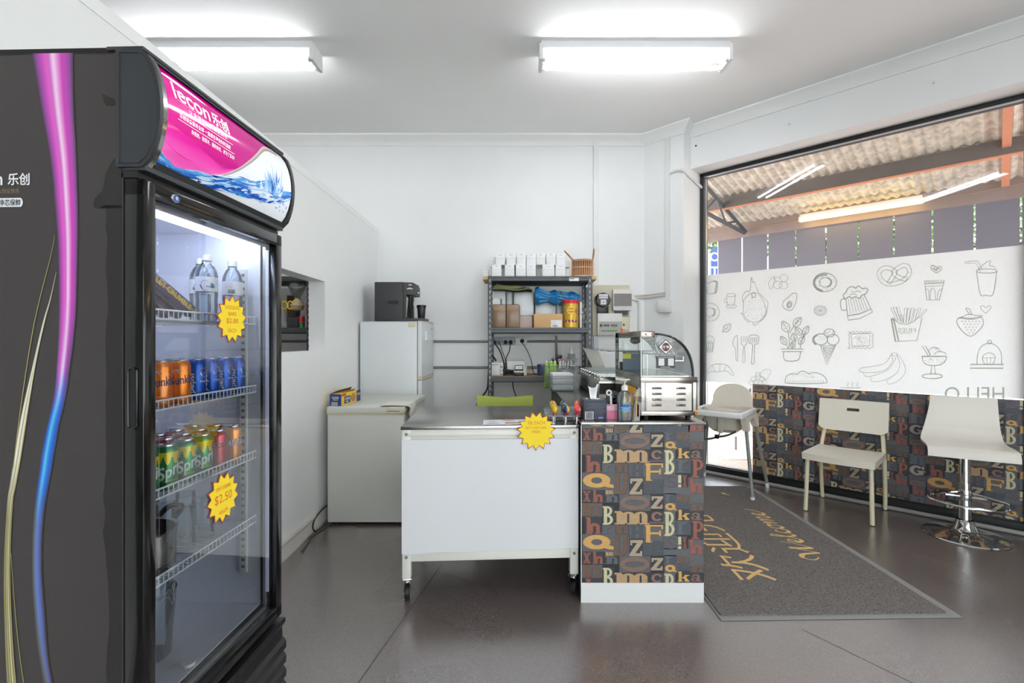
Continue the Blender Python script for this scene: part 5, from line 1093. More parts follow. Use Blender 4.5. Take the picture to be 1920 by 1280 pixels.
b = B(); cp = clear('packet_plastic', (232, 236, 236), refl=1.6, haze=.22); prism(b, [(.590, 2.385, TZ), (.618, 2.385, TZ), (.634, 2.40, TZ+.09), (.636, 2.41, TZ+.15), (.622, 2.41, TZ+.165), (.606, 2.41, TZ+.14), (.595, 2.40, TZ+.06)], (0, .03, 0), cp); 
for i in range(6): bb(b, .600+i*.002, .602+i*.003, 2.383, 2.384, TZ+.02, TZ+.10-.004*i, mat('packet_%d' % (i % 2), [(170, 200, 90), (226, 150, 170)][i % 2], .5))
solo('sweet_packet', b, 'clear plastic packet with green and pink print leaning in front of the yellow folder', 'packet')
b = B(); bb(b, .622, .634, 2.50, 2.66, TZ, TZ+.085, mat('kraft_small', (196, 168, 110), .6)); bb(b, .612, .621, 2.42, 2.5, TZ, TZ+.09, mat('sachet_print', (196, 176, 140), .5, var=.3, scale=90)); solo('sachet_box', b, 'small tan box of sachets tucked beside the pie warmer', 'box')

# ================================================================== PIE WARMER
wx0, wx1, wy0, wy1 = .634, .915, 2.415, 3.04
PW = thing('pie_warmer', 'stainless pie warmer with a curved glass front on the bench end', 'food warmer', ((wx0+wx1)/2, wy0, BZ)); st2 = mat('polished_steel', (162, 156, 150), .2, 1, var=.12, scale=5, aniso=(1, 3, 3))
zb, zt = .902, 1.096
b = B(); bb(b, wx0, wx1, wy0, wy1, zb, zt, st2, .004); bb(b, wx0-.004, wx1+.004, wy0-.006, wy0+.02, zt-.028, zt, st2, .003); bb(b, wx0-.002, wx0+.022, wy0-.0052, wy0, zb, zt, st2, .002); bb(b, wx1-.022, wx1+.002, wy0-.0052, wy0, zb, zt, st2, .002); bb(b, wx0, wx1, wy0-.0056, wy0, zb+.0005, zb+.022, st2, .002)
bb(b, wx0, wx1-.04, wy0+.006, wy1, zt, zt+.006, st2)
obj('base', b, PW, world=True)
b = B(); g = [[V((wx0+.028+(wx1-wx0-.056)*i/12, wy0-.0015-.004*math.sin(PI*i/12)*math.sin(PI*j/8), zb+.026+(zt-zb-.06)*j/8)) for j in range(9)] for i in range(13)]; sheet(b, g, st2, flip=True); obj('vent_panel', b, PW, world=True)
for cx in (.28, .71):
    for k in range(4):
        b = B(); cxx = wx0+(wx1-wx0)*cx; z = zb+.135-k*.0285
        g = [[V((cxx-.024+.048*i/10, wy0-.006-.005*math.sin(PI*i/10)**.6*math.sin(PI*j/4), z+.0085*(j/4))) for j in range(5)] for i in range(11)]; sheet(b, g, st2, flip=True); bb(b, cxx-.023, cxx+.023, wy0-.0064, wy0-.0054, z-.002, z, blk); obj('louvre', b, PW, world=True)
for x in (wx0+.03, wx1-.035):
    for y in (wy0+.03, wy1-.03): b = B(); cyl(b, (x, y, BZ), (x, y, zb), .012, rubber, r1=.016); obj('foot', b, PW, world=True)
zc = 1.325; pc = []
for i in range(17):
    a = (PI/2)*i/16; pc.append((.705+.192*math.sin(a)**.92, zt+.004+(zc-zt-.012)*math.cos(a)**.85))
gl2 = clear('warmer_glass', (243, 250, 248), refl=1.5, haze=.02)
b = B(); sheet(b, [[V((x, y, z)) for x, z in pc] for y in (wy0-.01, wy1)], gl2); cg = obj('curved_glass', b, PW, world=True)
b = B(); tube(b, [V((x-.004, wy0-.004, z-.006)) for x, z in pc], .0028, blk, 6); tube(b, [V((x, wy1, z)) for x, z in pc], .002, gpipe, 6); obj('glass_edge', b, cg, world=True)
b = B(); P_ = [(wx0+.002, wy0+.002, zt)]+[(wx0+.002, wy0+.002, zc)]+[(x-.006, wy0+.002, z-.006) for x, z in pc]
b.put([V(p) for p in P_], [range(len(P_))], gl2); obj('end_glass', b, PW, world=True); b = B(); b.put([V((p[0], wy1-.002, p[2])) for p in P_], [range(len(P_))], gl2); obj('end_glass', b, PW, world=True)
b = B(); bb(b, wx0, wx0+.002, wy1-.09, wy1, zt, zc, gl2); b.put([V((wx0-.001, wy1-.09, zt)), V((wx0-.001, wy1-.085, zt)), V((wx0-.001, wy1-.085, zc)), V((wx0-.001, wy1-.09, zc))], [(0, 1, 2, 3)], mat('teal_glass_edge', (20, 120, 140), .2)); bb(b, wx0-.002, wx0+.003, wy0, wy0+.003, zt, zc, wpl); bb(b, wx0-.002, wx0+.003, wy1-.003, wy1, zt, zc, wpl); obj('rear_door', b, PW, world=True)
b = B(); bb(b, wx0, .703, wy0-.002, wy1, zc-.03, zc+.003, st2, .002); [cyl(b, (x, wy0-.006, zc-.014), (x, wy0-.001, zc-.014), .005, mat('copper_knob', (150, 84, 60), .4, .6)) for x in (.656, .69)]; obj('canopy_strip', b, PW, world=True)
b = B(); ball(b, (.68, 2.72, zc-.045), .036, mat('lamp_grey', (150, 150, 148), .4), (.8, 1.2, .6)); obj('heat_lamp', b, PW, world=True)
b = B(); zr = 1.21
for y in (wy0+.04, wy1-.05): tube(b, [(wx0+.03, y, zr), (wx1-.055, y, zr-.012)], .002, chrome, 6)
for i in range(4): x = wx0+.03+i*.065; tube(b, [(x, wy0+.04, zr-.003*i), (x, wy1-.05, zr-.003*i)], .0016, chrome, 5)
tube(b, [(wx1-.055, wy0+.04, zr-.012), (wx1-.055, wy0+.04, zr-.034), (wx1-.055, wy1-.05, zr-.034), (wx1-.055, wy1-.05, zr-.012)], .0016, chrome, 5); tube(b, [(wx0+.1, wy0+.04, zr-.034), (wx1-.055, wy0+.04, zr-.034)], .0016, chrome, 5)
for y in (wy0+.04, wy1-.05): tube(b, [(wx0+.04, y, zt+.006), (wx0+.04, y, zr)], .002, chrome, 5)
obj('wire_rack', b, PW, world=True)
b = B(); bb(b, wx0+.02, .80, wy1-.03, wy1-.026, zt, zt+.05, steel); obj('crumb_guard', b, PW, world=True); b = B(); bb(b, .655, .775, wy1-.12, wy1-.116, zt, 1.215, mat('slate_card', (110, 122, 140), .5)); bb(b, .650, .70, wy1-.14, wy1-.135, 1.17, 1.20, mat('note_yellow', (220, 216, 90), .6)); obj('back_card', b, PW, world=True)
yq = wy0-.0005; q = lambda u, v, o=0: V((.758+u, yq-o, 1.247+v))
b = B(); mar = mat('sticker_maroon', (94, 34, 26), .4)
for r_, m, o in ((.0395, mar, 0), (.034, paperw, .0004)): b.put([q(r_, 0, o), q(0, r_, o), q(-r_, 0, o), q(0, -r_, o)], [(0, 1, 2, 3)], m)
b.put([q(.019*math.cos(a), .022*math.sin(a), .0008) for a in [2*PI*i/20 for i in range(20)]], [range(20)], mar); text(b, '炸鸡', lambda u, v: q(u, v-.007, .0012), paperw, .014, .030, align='c', bold=.03); obj('diamond_sticker', b, PW, world=True)
q = lambda u, v, o=0: V((.757+u, yq-o, 1.171+v))
b = B(); b.put([q(*p) for p in ((-.048, -.03), (.048, -.03), (.048, .03), (-.048, .03))], [(0, 1, 2, 3)], blk)
for x in (-.022, .026):
    b.put([q(x+u, v, .0004) for u, v in ((-.014, -.018), (.015, -.018), (.015, .018), (-.014, .018))], [(0, 1, 2, 3)], paperw)
    for i in range(6): b.put([q(x+u, -.016+i*.006+v, .0008) for u, v in ((-.014, 0), (.015, 0), (.015, .0007), (-.014, .0007))], [(0, 1, 2, 3)], ink)
text(b, 'SPECIFICATION', lambda u, v: q(u, v+.021, .0006), paperw, .005, .08, align='c'); text(b, 'MODEL', lambda u, v: q(u, v-.027, .0006), paperw, .004, .05, align='c'); obj('rating_plate', b, PW, world=True)
b = B(); bb(b, wx1-.012, wx1+.003, wy0-.0075, wy0-.0062, zb+.006, zb+.03, mat('warning_orange', (240, 150, 30), .5)); b.put([V((wx1-.009, wy0-.008, zb+.01)), V((wx1, wy0-.008, zb+.01)), V((wx1-.0045, wy0-.008, zb+.022))], [(0, 1, 2)], ink); obj('hazard_label', b, PW, world=True)

# ================================================================== HOT DOG ROLLER
HR = thing('roller_grill', 'stainless roller grill with a glass sneeze guard behind the pie warmer', 'food warmer', (.72, 3.15, BZ))
b = B(); hz0, hz1 = .90, 1.015; bb(b, .545, .90, 3.14, 4.22, hz0, hz1, steel, .005); bb(b, .55, .89, 3.13, 3.14, .93, 1.0, mat('dark_control_panel', (70, 68, 66), .3, .6)); obj('body', b, HR, world=True)
for i in range(9): b = B(); y = 3.20+i*.115; cyl(b, (.56, y, 1.026), (.885, y, 1.026), .024, chrome, n=24); obj('roller', b, HR, world=True)
b = B(); [cyl(b, (x, y, BZ), (x, y, .902), .014, rubber) for x in (.57, .87) for y in (3.18, 4.18)]; obj('foot', b, HR, world=True)
b = B(); box(b, (.74, 3.645, 1.212), (.29, 1.15, .006), gl2); obj('guard_top', b, HR, world=True)
b = B()
for y in (4.21,): prism(b, [(.60, y, 1.209), (.72, y, 1.209), (.79, y, 1.04), (.68, y, 1.04)], (0, .004, 0), mat('guard_support', (190, 186, 178), .35, .3)) if y > 4 else tube(b, [(.86, y, 1.209), (.80, y, 1.04)], .003, chrome)
tube(b, [(.72, 4.224, 1.209), (.79, 4.224, 1.04)], .003, blk); obj('guard_support', b, HR, world=True)

# ================================================================== TUBS ON THE BENCH
tubm = clear('tub_plastic', (236, 240, 242), refl=1.3, haze=.16)
def tub(x0, x1, y0, y1, h, z, lab, tap=.012):
    T_ = thing('plastic_tub', lab, 'tub', ((x0+x1)/2, (y0+y1)/2, z)); b = B(); hx, hy = (x1-x0)/2, (y1-y0)/2
    def ring(k, zz): return [V((sx*(hx-k-.012 if c else hx-k), sy*(hy-k if c else hy-k-.012), zz)) for sx, sy, c in ((1, 1, 0), (1, 1, 1), (-1, 1, 1), (-1, 1, 0), (-1, -1, 0), (-1, -1, 1), (1, -1, 1), (1, -1, 0), (1, 1, 0))]
    sheet(b, [ring(tap, .002), ring(0, h)], tubm); b.put(ring(tap, .002)[:-1], [range(8)], tubm); obj('walls', b, T_)
    b = B(); tube(b, ring(-.003, h)[:-1], .004, tubm, 6, closed=True); obj('rim', b, T_); return T_
tub(.265, .515, 3.72, 3.98, .122, BZ, 'clear tub of white paper napkins on the bench edge'); tub(.235, .53, 3.99, 4.255, .185, BZ, 'tall clear tub behind the napkin tub, holding green and white bags')
npk = mat('napkin_white', (240, 240, 238), .9, var=.01)
for i in range(3):
    b = B(); box(b, (.375-.003*i, 3.85, BZ+.030+i*.045), (.165, .17, .042), npk, .006, .03*i); solo('napkin_stack', b, 'bundle of white napkins in the clear tub, '+['bottom one', 'middle one', 'top one'][i], 'napkins', 'napkin bundles in the clear tub')
lime = mat('lime_bag', (170, 214, 90), .5, var=.08, scale=20)
for i, (x, ln) in enumerate(((.265, 0), (.30, .03), (.335, .0))):
    b = B(); g = []
    for a in range(13): t = 2*PI*a/12; g.append([V((x+.020*math.cos(t)*(1.2-.55*k)+ln*k*.2, 4.05+.02*math.sin(t)*(1-.4*k), BZ+.006+.21*k)) for k in (0, .15, .4, .7, .92, 1)])
    sheet(b, g, lime); ball(b, (x+ln*.2, 4.05, BZ+.218), .010, npk); solo('green_icing_bag', b, 'lime green bag standing in the tall tub, '+['nearest the shelving', 'middle one', 'nearest the red packet'][i], 'bag', 'green bags in the tall tub')
b = B()
for i in range(70):
    c = V((.44+R.gauss(0, .04), 4.14+R.gauss(0, .04), BZ+.17+R.uniform(-.02, .09))); s = .035; P = [c+V((R.uniform(-s, s), R.uniform(-s, s), R.uniform(-s, s))) for _ in range(3)]; b.put(P, [(0, 1, 2)], cp)
for i in range(16): c = V((.425+R.uniform(-.05, .06), 4.10, BZ+.15+R.uniform(0, .02))); tube(b, [c, c+V((R.uniform(-.01, .01), 0, .06))], .003, npk, 5)
ball(b, (.42, 4.16, BZ+.215), .045, mat('red_packet', (196, 84, 100), .5), (1.1, .6, .5)); solo('sweets_bag', b, 'crumpled clear bag of white and red sweets in the tall tub', 'bag')
T_ = thing('pump_bottle', 'white pump bottle standing behind the clear bag', 'bottle', (.515, 4.42, .9595)); b = B(); bb(b, -.035, .035, -.025, .025, 0, .20, clear('grey_bottle', (225, 228, 228), haze=.3), .01); bb(b, -.01, .02, -.027, -.0255, .12, .13, mat('label_green', (90, 140, 95), .5)); obj('body', b, T_)
b = B(); lathe(b, [(.022, .195), (.022, .205), (.010, .225), (.008, .24)], (0, 0, 0), wpl, 20); cyl(b, (0, 0, .235), (0, 0, .26), .006, wpl); bb(b, -.026, .008, -.006, .006, .255, .264, wpl, .002); obj('pump', b, T_)

# ================================================================== CHEST FREEZER, CLING FILM, TOWEL
fx0, fx1, fy0, fy1, fz1 = -1.303, -.772, 3.325, 4.09, .82
FZ = thing('chest_freezer', 'low white chest freezer with a lift up lid beside the partition', 'freezer', ((fx0+fx1)/2, fy0, 0)); fwm = mat('appliance_white', (214, 215, 208), .35, var=.015, scale=5); yel_t = mat('aged_cream_trim', (214, 204, 170), .45)
b = B(); bb(b, fx0, fx1, fy0+.004, fy1, .018, .765, fwm, .006); obj('cabinet', b, FZ, world=True)
b = B(); bb(b, fx0-.004, fx1+.008, fy0-.006, fy1+.004, .774, fz1, fwm, .008, 3); bb(b, fx0, fx1, fy0, fy1, .764, .775, yel_t); bb(b, fx1-.12, fx1+.0082, fy0-.0065, fy0-.004, .776, fz1-.006, yel_t, .001); lid = obj('lid', b, FZ, world=True)
b = B(); bb(b, fx1-.115, fx1-.025, fy0-.012, fy0-.006, .779, .786, fwm, .002); bb(b, fx1-.113, fx1-.027, fy0-.0068, fy0-.0062, .786, .793, gpipe); obj('lid_handle', b, lid, world=True)
for x in (fx0+.05, fx1-.05): 
    for y in (fy0+.04, fy1-.05): b = B(); cyl(b, (x, y, 0), (x, y, .02), .013, rubber); obj('foot', b, FZ, world=True)
CWX = thing('cling_film_box', 'blue and yellow cling film box lying on the chest freezer', 'box', (-1.262, 3.37, fz1), rad(-5))
bl_ = mat('box_blue', (28, 62, 130), .45); ye_ = mat('box_yellow', (240, 206, 50), .45); b = B(); bb(b, -.041, .041, 0, .33, 0, .082, ye_, .001); bb(b, -.0412, .0412, -.001, .004, .0, .0822, bl_); bb(b, .0405, .0415, .26, .331, 0, .083, bl_); bb(b, .0405, .0418, .05, .15, .01, .060, bl_); text(b, 'CLING', lambda u, v: V((u, -.0016, .052+v)), paperw, .012, .05, align='c', bold=.03); text(b, 'WRAP', lambda u, v: V((u, -.0016, .038+v)), ye_, .010, .04, align='c', bold=.03)
text(b, 'CLING', lambda u, v: V((.0424, .06+u, .033+v)), paperw, .018, .08, bold=.03); text(b, 'WRAP', lambda u, v: V((.0424, .07+u, .015+v)), paperw, .012, .05, bold=.02); text(b, '300', lambda u, v: V((.0424, .268+u, .045+v)), ye_, .018, .05, bold=.03); bb(b, .0405, .042, .01, .08, .066, .082, mat('box_red', (196, 60, 50), .5)); b.put([V((.0424, .2+.045*math.cos(a), .04+.03*math.sin(a))) for a in [2*PI*i/18 for i in range(18)]], [range(18)], mat('food_print', (206, 150, 90), .5, var=.3, scale=80))
bb(b, -.028, .016, -.0016, -.001, .003, .026, wpl)
for i in range(12): bb(b, -.025+i*.0034, -.0235+i*.0034, -.002, -.0016, .005, .024, ink)
obj('carton', b, CWX); b = B(); prism(b, [(-.041, .0, .082), (-.041, .33, .082), (-.02, .31, .105), (-.02, .06, .10)], (.004, 0, .0), mat('card_brown', (120, 84, 60), .7)); prism(b, [(-.01, .05, .082), (-.01, .32, .082), (.02, .30, .098), (.02, .09, .09)], (.003, 0, 0), wpl); obj('flap', b, CWX)
b = B(); tm = mat('towel_white', (236, 234, 224), .95, var=.03, scale=200, bump=.6); g = []
for i in range(15):
    u = i/14; row = []
    for j in range(19):
        v = j/18; x = fx1-.165+.19*v*1.0; y = fy0+.01+.235*u+.02*math.sin(v*3)*u-.02*(1-v); z = fz1+.0045+.002*math.sin(u*9+v*5)
        if x > fx1+.010: z -= (x-fx1-.010)*0; 
        row.append(V((x, y, z)))
    for j in range(1, 9): row.append(V((fx1+.030+.003*math.sin(j+u*8), fy0+.03+.21*u-.01*j*(u-.2)*.3, fz1-.0+.003-j*.018*(.55+.6*u))))
    g.append(row)
sheet(b, g, tm); sheet(b, [[p+V((.0005 if p.z > fz1 else .004, 0, .004 if p.z > fz1 else 0)) for p in r] for r in g], tm, flip=True); solo('hand_towel', b, 'white towel draped over the corner of the chest freezer', 'towel')

# ================================================================== WHITE FRIDGE AND COFFEE MACHINE
gx0, gx1, gy0, gy1, gz = -1.335, -.845, 4.13, 4.70, 1.443
WFR = thing('white_fridge', 'older white two door fridge in the corner under the coffee machine', 'fridge', ((gx0+gx1)/2, gy0, 0)); fw2 = mat('fridge_white_enamel', (222, 226, 228), .32, var=.015, scale=5)
b = B(); bb(b, gx0, gx1, gy0, gy1, .02, gz-.006, fw2, .004); bb(b, gx0-.003, gx1+.002, gy0-.003, gy1, gz-.008, gz, fw2, .003); [cyl(b, (x, y, 0), (x, y, .021), .015, blk) for x in (gx0+.05, gx1-.05) for y in (gy0+.05, gy1-.05)]; obj('cabinet', b, WFR, world=True)
b = B(); bb(b, gx1-.075, gx1-.015, gy0-.004, gy0-.001, gz-.045, gz-.012, yel_t, .002); obj('badge', b, WFR, world=True)
def dooro(z0, z1):
    b = B(); n_ = 10; pr = [(gx1+.008, gy0), (gx1+.042, gy0)]+[(gx1+.042+.020*math.sin(PI*i/n_), gy0+(gy1-gy0)*i/n_) for i in range(1, n_)]+[(gx1+.042, gy1), (gx1+.008, gy1)]
    prism(b, [(x, y, z0) for x, y in pr], (0, 0, z1-z0), fw2); return b
d1 = obj('freezer_door', dooro(.968, gz-.004), WFR, world=True); d2 = obj('fridge_door', dooro(.06, .935), WFR, world=True)
def trim(z0, z1, m=yel_t):
    b = B(); n_ = 10; pr = [(gx1+.006, gy0-.002), (gx1+.046, gy0-.002)]+[(gx1+.046+.021*math.sin(PI*i/n_), gy0+(gy1-gy0)*i/n_) for i in range(1, n_)]+[(gx1+.006, gy1)]
    prism(b, [(x, y, z0) for x, y in pr], (0, 0, z1-z0), m); return b
obj('door_trim', trim(.940, .966), d1, world=True); obj('top_trim', trim(gz-.004, gz+.004), d1, world=True)
b = B(); bb(b, gx1+.05, gx1+.0655, gy0+.10, gy0+.2, 1.28, 1.36, paperw); bb(b, gx1+.05, gx1+.066, gy0+.37, gy0+.39, 1.38, 1.388, blk); obj('note', b, d1, world=True)
b = B(); bb(b, gx1+.0, gx1+.008, gy0+.006, gy1, .06, gz-.01, mat('door_gasket', (130, 132, 134), .6)); obj('gasket', b, WFR, world=True)
cx0, cx1, cy0, cy1, cz0, cz1 = -1.235, -.985, 4.21, 4.52, gz+.005, 1.793
CM = thing('coffee_machine', 'charcoal bean to cup coffee machine on top of the white fridge', 'coffee machine', ((cx0+cx1)/2, cy0, cz0)); cm = mat('coffee_charcoal', (54, 54, 56), .5, var=.04); cm2 = mat('coffee_dark', (40, 40, 42), .3)
b = B(); bb(b, cx0, cx1, cy0, cy1, cz0, cz1, cm, .006); 
for i in range(14): bb(b, cx0+.118+i*.0068, cx0+.122+i*.0068, cy0-.001, cy0+.002, cz0+.15, cz0+.182, blk)
bb(b, cx0+.09, cx0+.17, cy0-.0015, cy0, cz0, cz0+.006, blk); bd = obj('body', b, CM, world=True)
b = B(); prism(b, [(cx1, cy0, cz0+.235), (cx1+.03, cy0, cz0+.235), (cx1+.092, cy0+.02, cz0+.235), (cx1+.092, cy1-.02, cz0+.235), (cx1, cy1, cz0+.235)], (0, 0, .085), cm, True)
prism(b, [(cx1, cy0, cz0+.32), (cx1+.028, cy0, cz0+.32), (cx1+.085, cy0+.02, cz0+.32), (cx1+.085, cy1-.02, cz0+.32), (cx1, cy1, cz0+.32)], (-.0, 0, .022), cm); obj('control_head', b, CM, world=True)
b = B()
for i, (u, z, r_) in enumerate(((.2, .285, .010), (.45, .288, .013), (.7, .285, .010))): p = V((cx1+.032+.06*u*1.0, cy0+.02*u-.002, cz0+z)); ball(b, p, r_, chrome, (1.2, .3, .6), 12)
ball(b, (cx1+.10, cy0+.14, cz0+.26), .018, chrome, (1, .6, .5), 14); bb(b, cx1+.05, cx1+.075, cy0+.004, cy0+.008, cz0+.315, cz0+.323, wpl, .001); obj('buttons', b, CM, world=True)
b = B(); bb(b, cx1, cx1+.028, cy0, cy1, cz0+.03, cz0+.235, cm, .003); prism(b, [(cx1+.028, cy0+.004, cz0+.03), (cx1+.030, cy0+.004, cz0+.03), (cx1+.045, cy0+.01, cz0+.20), (cx1+.028, cy0+.01, cz0+.22)], (0, .004, 0), steel); bb(b, cx1+.028, cx1+.05, cy0+.07, cy1-.07, cz0+.03, cz0+.235, blk); prism(b, [(cx1+.05, cy0+.05, cz0+.03), (cx1+.085, cy0+.03, cz0+.03), (cx1+.085, cy0+.03, cz0+.22), (cx1+.06, cy0+.05, cz0+.22)], (0, .006, 0), mat('silver_fascia', (120, 120, 120), .25, .8)); obj('front_fascia', b, CM, world=True)
b = B(); bb(b, cx1+.04, cx1+.07, cy0+.11, cy0+.17, cz0+.14, cz0+.18, chrome, .004); cyl(b, (cx1+.062, cy0+.125, cz0+.11), (cx1+.062, cy0+.125, cz0+.14), .007, chrome); cyl(b, (cx1+.062, cy0+.155, cz0+.11), (cx1+.062, cy0+.155, cz0+.14), .007, chrome); obj('spout', b, CM, world=True)
b = B(); prism(b, [(cx1, cy0, cz0), (cx1+.17, cy0+.02, cz0), (cx1+.185, cy0+.08, cz0), (cx1+.185, cy1-.08, cz0), (cx1+.17, cy1-.02, cz0), (cx1, cy1, cz0)], (0, 0, .028), cm2); obj('drip_tray', b, CM, world=True)
T_ = thing('travel_cup', 'black ribbed cup on the coffee machine drip tray', 'cup', (cx1+.137, cy0+.13, cz0+.0285)); b = B(); lathe(b, [(0, 0), (.029, 0), (.032, .005), (.038, .10), (.038, .103)], (0, 0, 0), cm2, 32); obj('cup_body', b, T_); b = B(); lathe(b, [(.041, .098), (.0425, .102), (.042, .118), (.039, .122), (0, .121)], (0, 0, 0), blk, 32); obj('lid', b, T_)
# ================================================================== BOLTLESS SHELVING
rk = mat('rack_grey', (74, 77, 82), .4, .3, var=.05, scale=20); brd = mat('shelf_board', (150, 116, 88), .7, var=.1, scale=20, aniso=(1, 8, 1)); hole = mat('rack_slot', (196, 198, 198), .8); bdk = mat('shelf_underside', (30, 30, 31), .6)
def rack(loc, lab, W=.925, D=.40, Hh=1.855, levels=(1.852, 1.39, .955, .5)):
    T_ = thing('shelving_unit', lab, 'shelving', loc)
    for x in (0, W-.034):
        for y in (0, D-.034):
            b = B(); sx = 0 if x == 0 else 1
            bb(b, x, x+.034, y if y == 0 else y+.031, (y if y == 0 else y+.031)+.003, 0, Hh, rk); xx = x if sx == 0 else x+.031; bb(b, xx, xx+.003, y, y+.034, 0, Hh, rk)
            yy = y-.0006 if y == 0 else y+.0304
            for i in range(36):
                z = .03+i*.0508; c = x+.017; 
                b.put([V((c+.0055*math.cos(a), yy, z+.012+.0055*math.sin(a))) for a in [2*PI*k/8 for k in range(8)]], [range(8)], hole); b.put([V((c-.003, yy, z-.008)), V((c+.003, yy, z-.008)), V((c+.004, yy, z+.01)), V((c-.004, yy, z+.01))], [(0, 1, 2, 3)], hole)
            obj('upright', b, T_)
    for z in levels:
        b = B(); P = [(0, 0), (.003, .0), (.003, -.012), (.008, -.018), (.008, -.040), (0, -.046), (-.002, -.046), (-.002, 0)]
        for y, s in ((.004, -1), (D-.004, 1)):
            prism(b, [(.03, y+s*a, z+c) for a, c in P], (W-.06, 0, 0), rk)
        zt_ = z-.030 if z > 1.8 else z
        for x in (.004, W-.012): bb(b, x, x+.008, .03, D-.03, z-.046, zt_, rk)
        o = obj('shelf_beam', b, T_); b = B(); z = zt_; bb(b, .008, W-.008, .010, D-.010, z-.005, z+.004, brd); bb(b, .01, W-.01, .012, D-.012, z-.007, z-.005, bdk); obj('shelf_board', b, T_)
    return T_
SX, SY = XX(915, 4.28), 4.275
rack((SX, SY, 0), 'dark grey slotted shelving unit against the back wall, loaded with packaging')
rack((-2.75, 4.28, 0), 'dark grey slotted shelving unit seen through the partition hatch')
ZA, ZB, ZC = 1.827, 1.3945, .9595
b = B(); bb(b, SX-.05, SX+.975, SY+.036, SY+.362, ZA+.0, ZA+.030, mat('raw_pine', (214, 188, 140), .7, var=.06, scale=12, aniso=(1, 10, 1))); solo('plank', b, 'raw pine plank lying across the top of the shelving', 'plank')
b = B(); bb(b, XX(1067, SY), XX(1085, SY), SY-.012, SY-.0075, ZZ(527, SY), ZZ(521, SY), wpl); bb(b, XX(1068, SY), XX(1076, SY), SY-.013, SY-.012, ZZ(523.3, SY), ZZ(522.2, SY), ink); solo('shelf_label', b, 'small white maker label stuck on the top beam of the shelving', 'label')
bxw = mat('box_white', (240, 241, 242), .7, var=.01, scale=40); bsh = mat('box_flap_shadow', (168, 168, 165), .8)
ZT = ZA+.030
def wbx(x, y, z, w_, h_, lab, d=.10, rz=0):
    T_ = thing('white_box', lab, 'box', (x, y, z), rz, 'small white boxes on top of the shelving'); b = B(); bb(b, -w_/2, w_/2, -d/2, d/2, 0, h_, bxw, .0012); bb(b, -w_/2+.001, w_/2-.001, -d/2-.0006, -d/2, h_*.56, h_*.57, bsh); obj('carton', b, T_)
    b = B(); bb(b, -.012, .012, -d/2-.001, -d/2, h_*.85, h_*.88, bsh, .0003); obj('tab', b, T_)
xsb = [(922.8, 17.5), (946, 20), (966, 20), (985.5, 19), (1004, 17), (1023, 19), (1045, 19)][:0]
low = [(910, 11), (931.5, 18), (948.5, 16), (965.5, 19.5), (987, 20), (1006, 19), (1018.5, 9), (1030, 20), (1050, 19)]
for i, (px, w_) in enumerate(((911.5, 11), (931.5, 17.5), (955.5, 18), (976.5, 19), (995.5, 17.5), (1009.5, 9), (1027.5, 22), (1050, 18.5), (1063.5, 8))):
    Y = 4.36 if i not in (0, 5, 8) else 4.50
    wbx(XX(px, Y), Y, ZT, w_*Y/900*.985, (.103 if i not in (0, 8) else .085), 'small white box in the bottom row on the shelving, '+['half hidden at the outer end', 'first full one from the hatch', 'second full one', 'third full one', 'fourth full one', 'narrow one set back mid row', 'widest', 'last one before the basket', 'slim one beside the basket'][i])
for i, (px, w_) in enumerate(((938.5, 17), (958.5, 17), (977.5, 17.5), (995.5, 17.5), (1013.5, 17), (1032.5, 18), (1050.5, 17))):
    Y = 4.37; wbx(XX(px, Y), Y, ZT+.1035, w_*Y/900*.985, .1+.003*(i % 3), 'small white box in the top row, '+['at the end away from the basket', 'second from the far end', 'third from the far end', 'in the middle', 'third from the basket', 'second from the basket', 'nearest the basket'][i], rz=R.uniform(-.02, .02))
for i, px in enumerate((928, 948, 968, 988, 1008, 1028, 1060)): wbx(XX(px, 4.5), 4.5, ZT+.104, .08, .095, 'small white box in the rear top row, '+['outermost', 'next to outermost', 'third along', 'middle', 'third from the basket', 'second from the basket', 'peeping out by the basket'][i], d=.09)
for i, px in enumerate((930, 950, 970, 990, 1030, 1050)): wbx(XX(px, 4.54), 4.55, ZT, .085, .1025, 'small white box in the rear bottom row, '+['outermost', 'second along', 'third along', 'fourth along', 'fifth along', 'nearest the basket'][i], d=.09)
# basket
bc = V((XX(1092, 4.42), 4.42, ZT)); BK_ = thing('woven_basket', 'round slatted cane basket with long leather handles on top of the shelving', 'basket', tuple(bc)); can_ = mat('cane', (206, 160, 122), .6, var=.08, scale=60); lea = mat('leather_strap', (150, 104, 66), .6); dk_ = mat('cane_gap', (110, 76, 56), .8)
b = B(); rr = .096; lathe(b, [(0, .004), (rr-.004, .004), (rr-.002, .15)], (0, 0, 0), dk_, 40); obj('lining', b, BK_)
b = B()
for i in range(60): a = 2*PI*i/60; a2 = a+.06*(1 if i % 2 else -1); tube(b, [(rr*math.cos(a), rr*math.sin(a), .004), (rr*math.cos(a2), rr*math.sin(a2), .15)], .0031, can_, 4)
o_ = obj('slats', b, BK_); o_['kind'] = 'stuff'
b = B(); [lathe(b, [(rr+.002, z-.006), (rr+.005, z), (rr+.002, z+.006)], (0, 0, 0), can_, 40) for z in (.006, .085, .15)]; lathe(b, [(rr-.002, .152), (rr+.004, .158), (rr-.003, .16)], (0, 0, 0), lea, 40); obj('hoop', b, BK_)
for pts in ([(-.075, -.06, .14), (-.12, -.05, .19), (-.165, -.03, .24), (-.160, -.01, .235), (-.11, .0, .18), (-.085, 0, .14)], [(.093, -.01, .13), (.097, 0, .2), (.105, .0, .262), (.112, .02, .258), (.108, .03, .2), (.094, .03, .14)]):
    b = B(); tube(b, curve(pts, 6), .004, lea, 6); obj('handle', b, BK_)
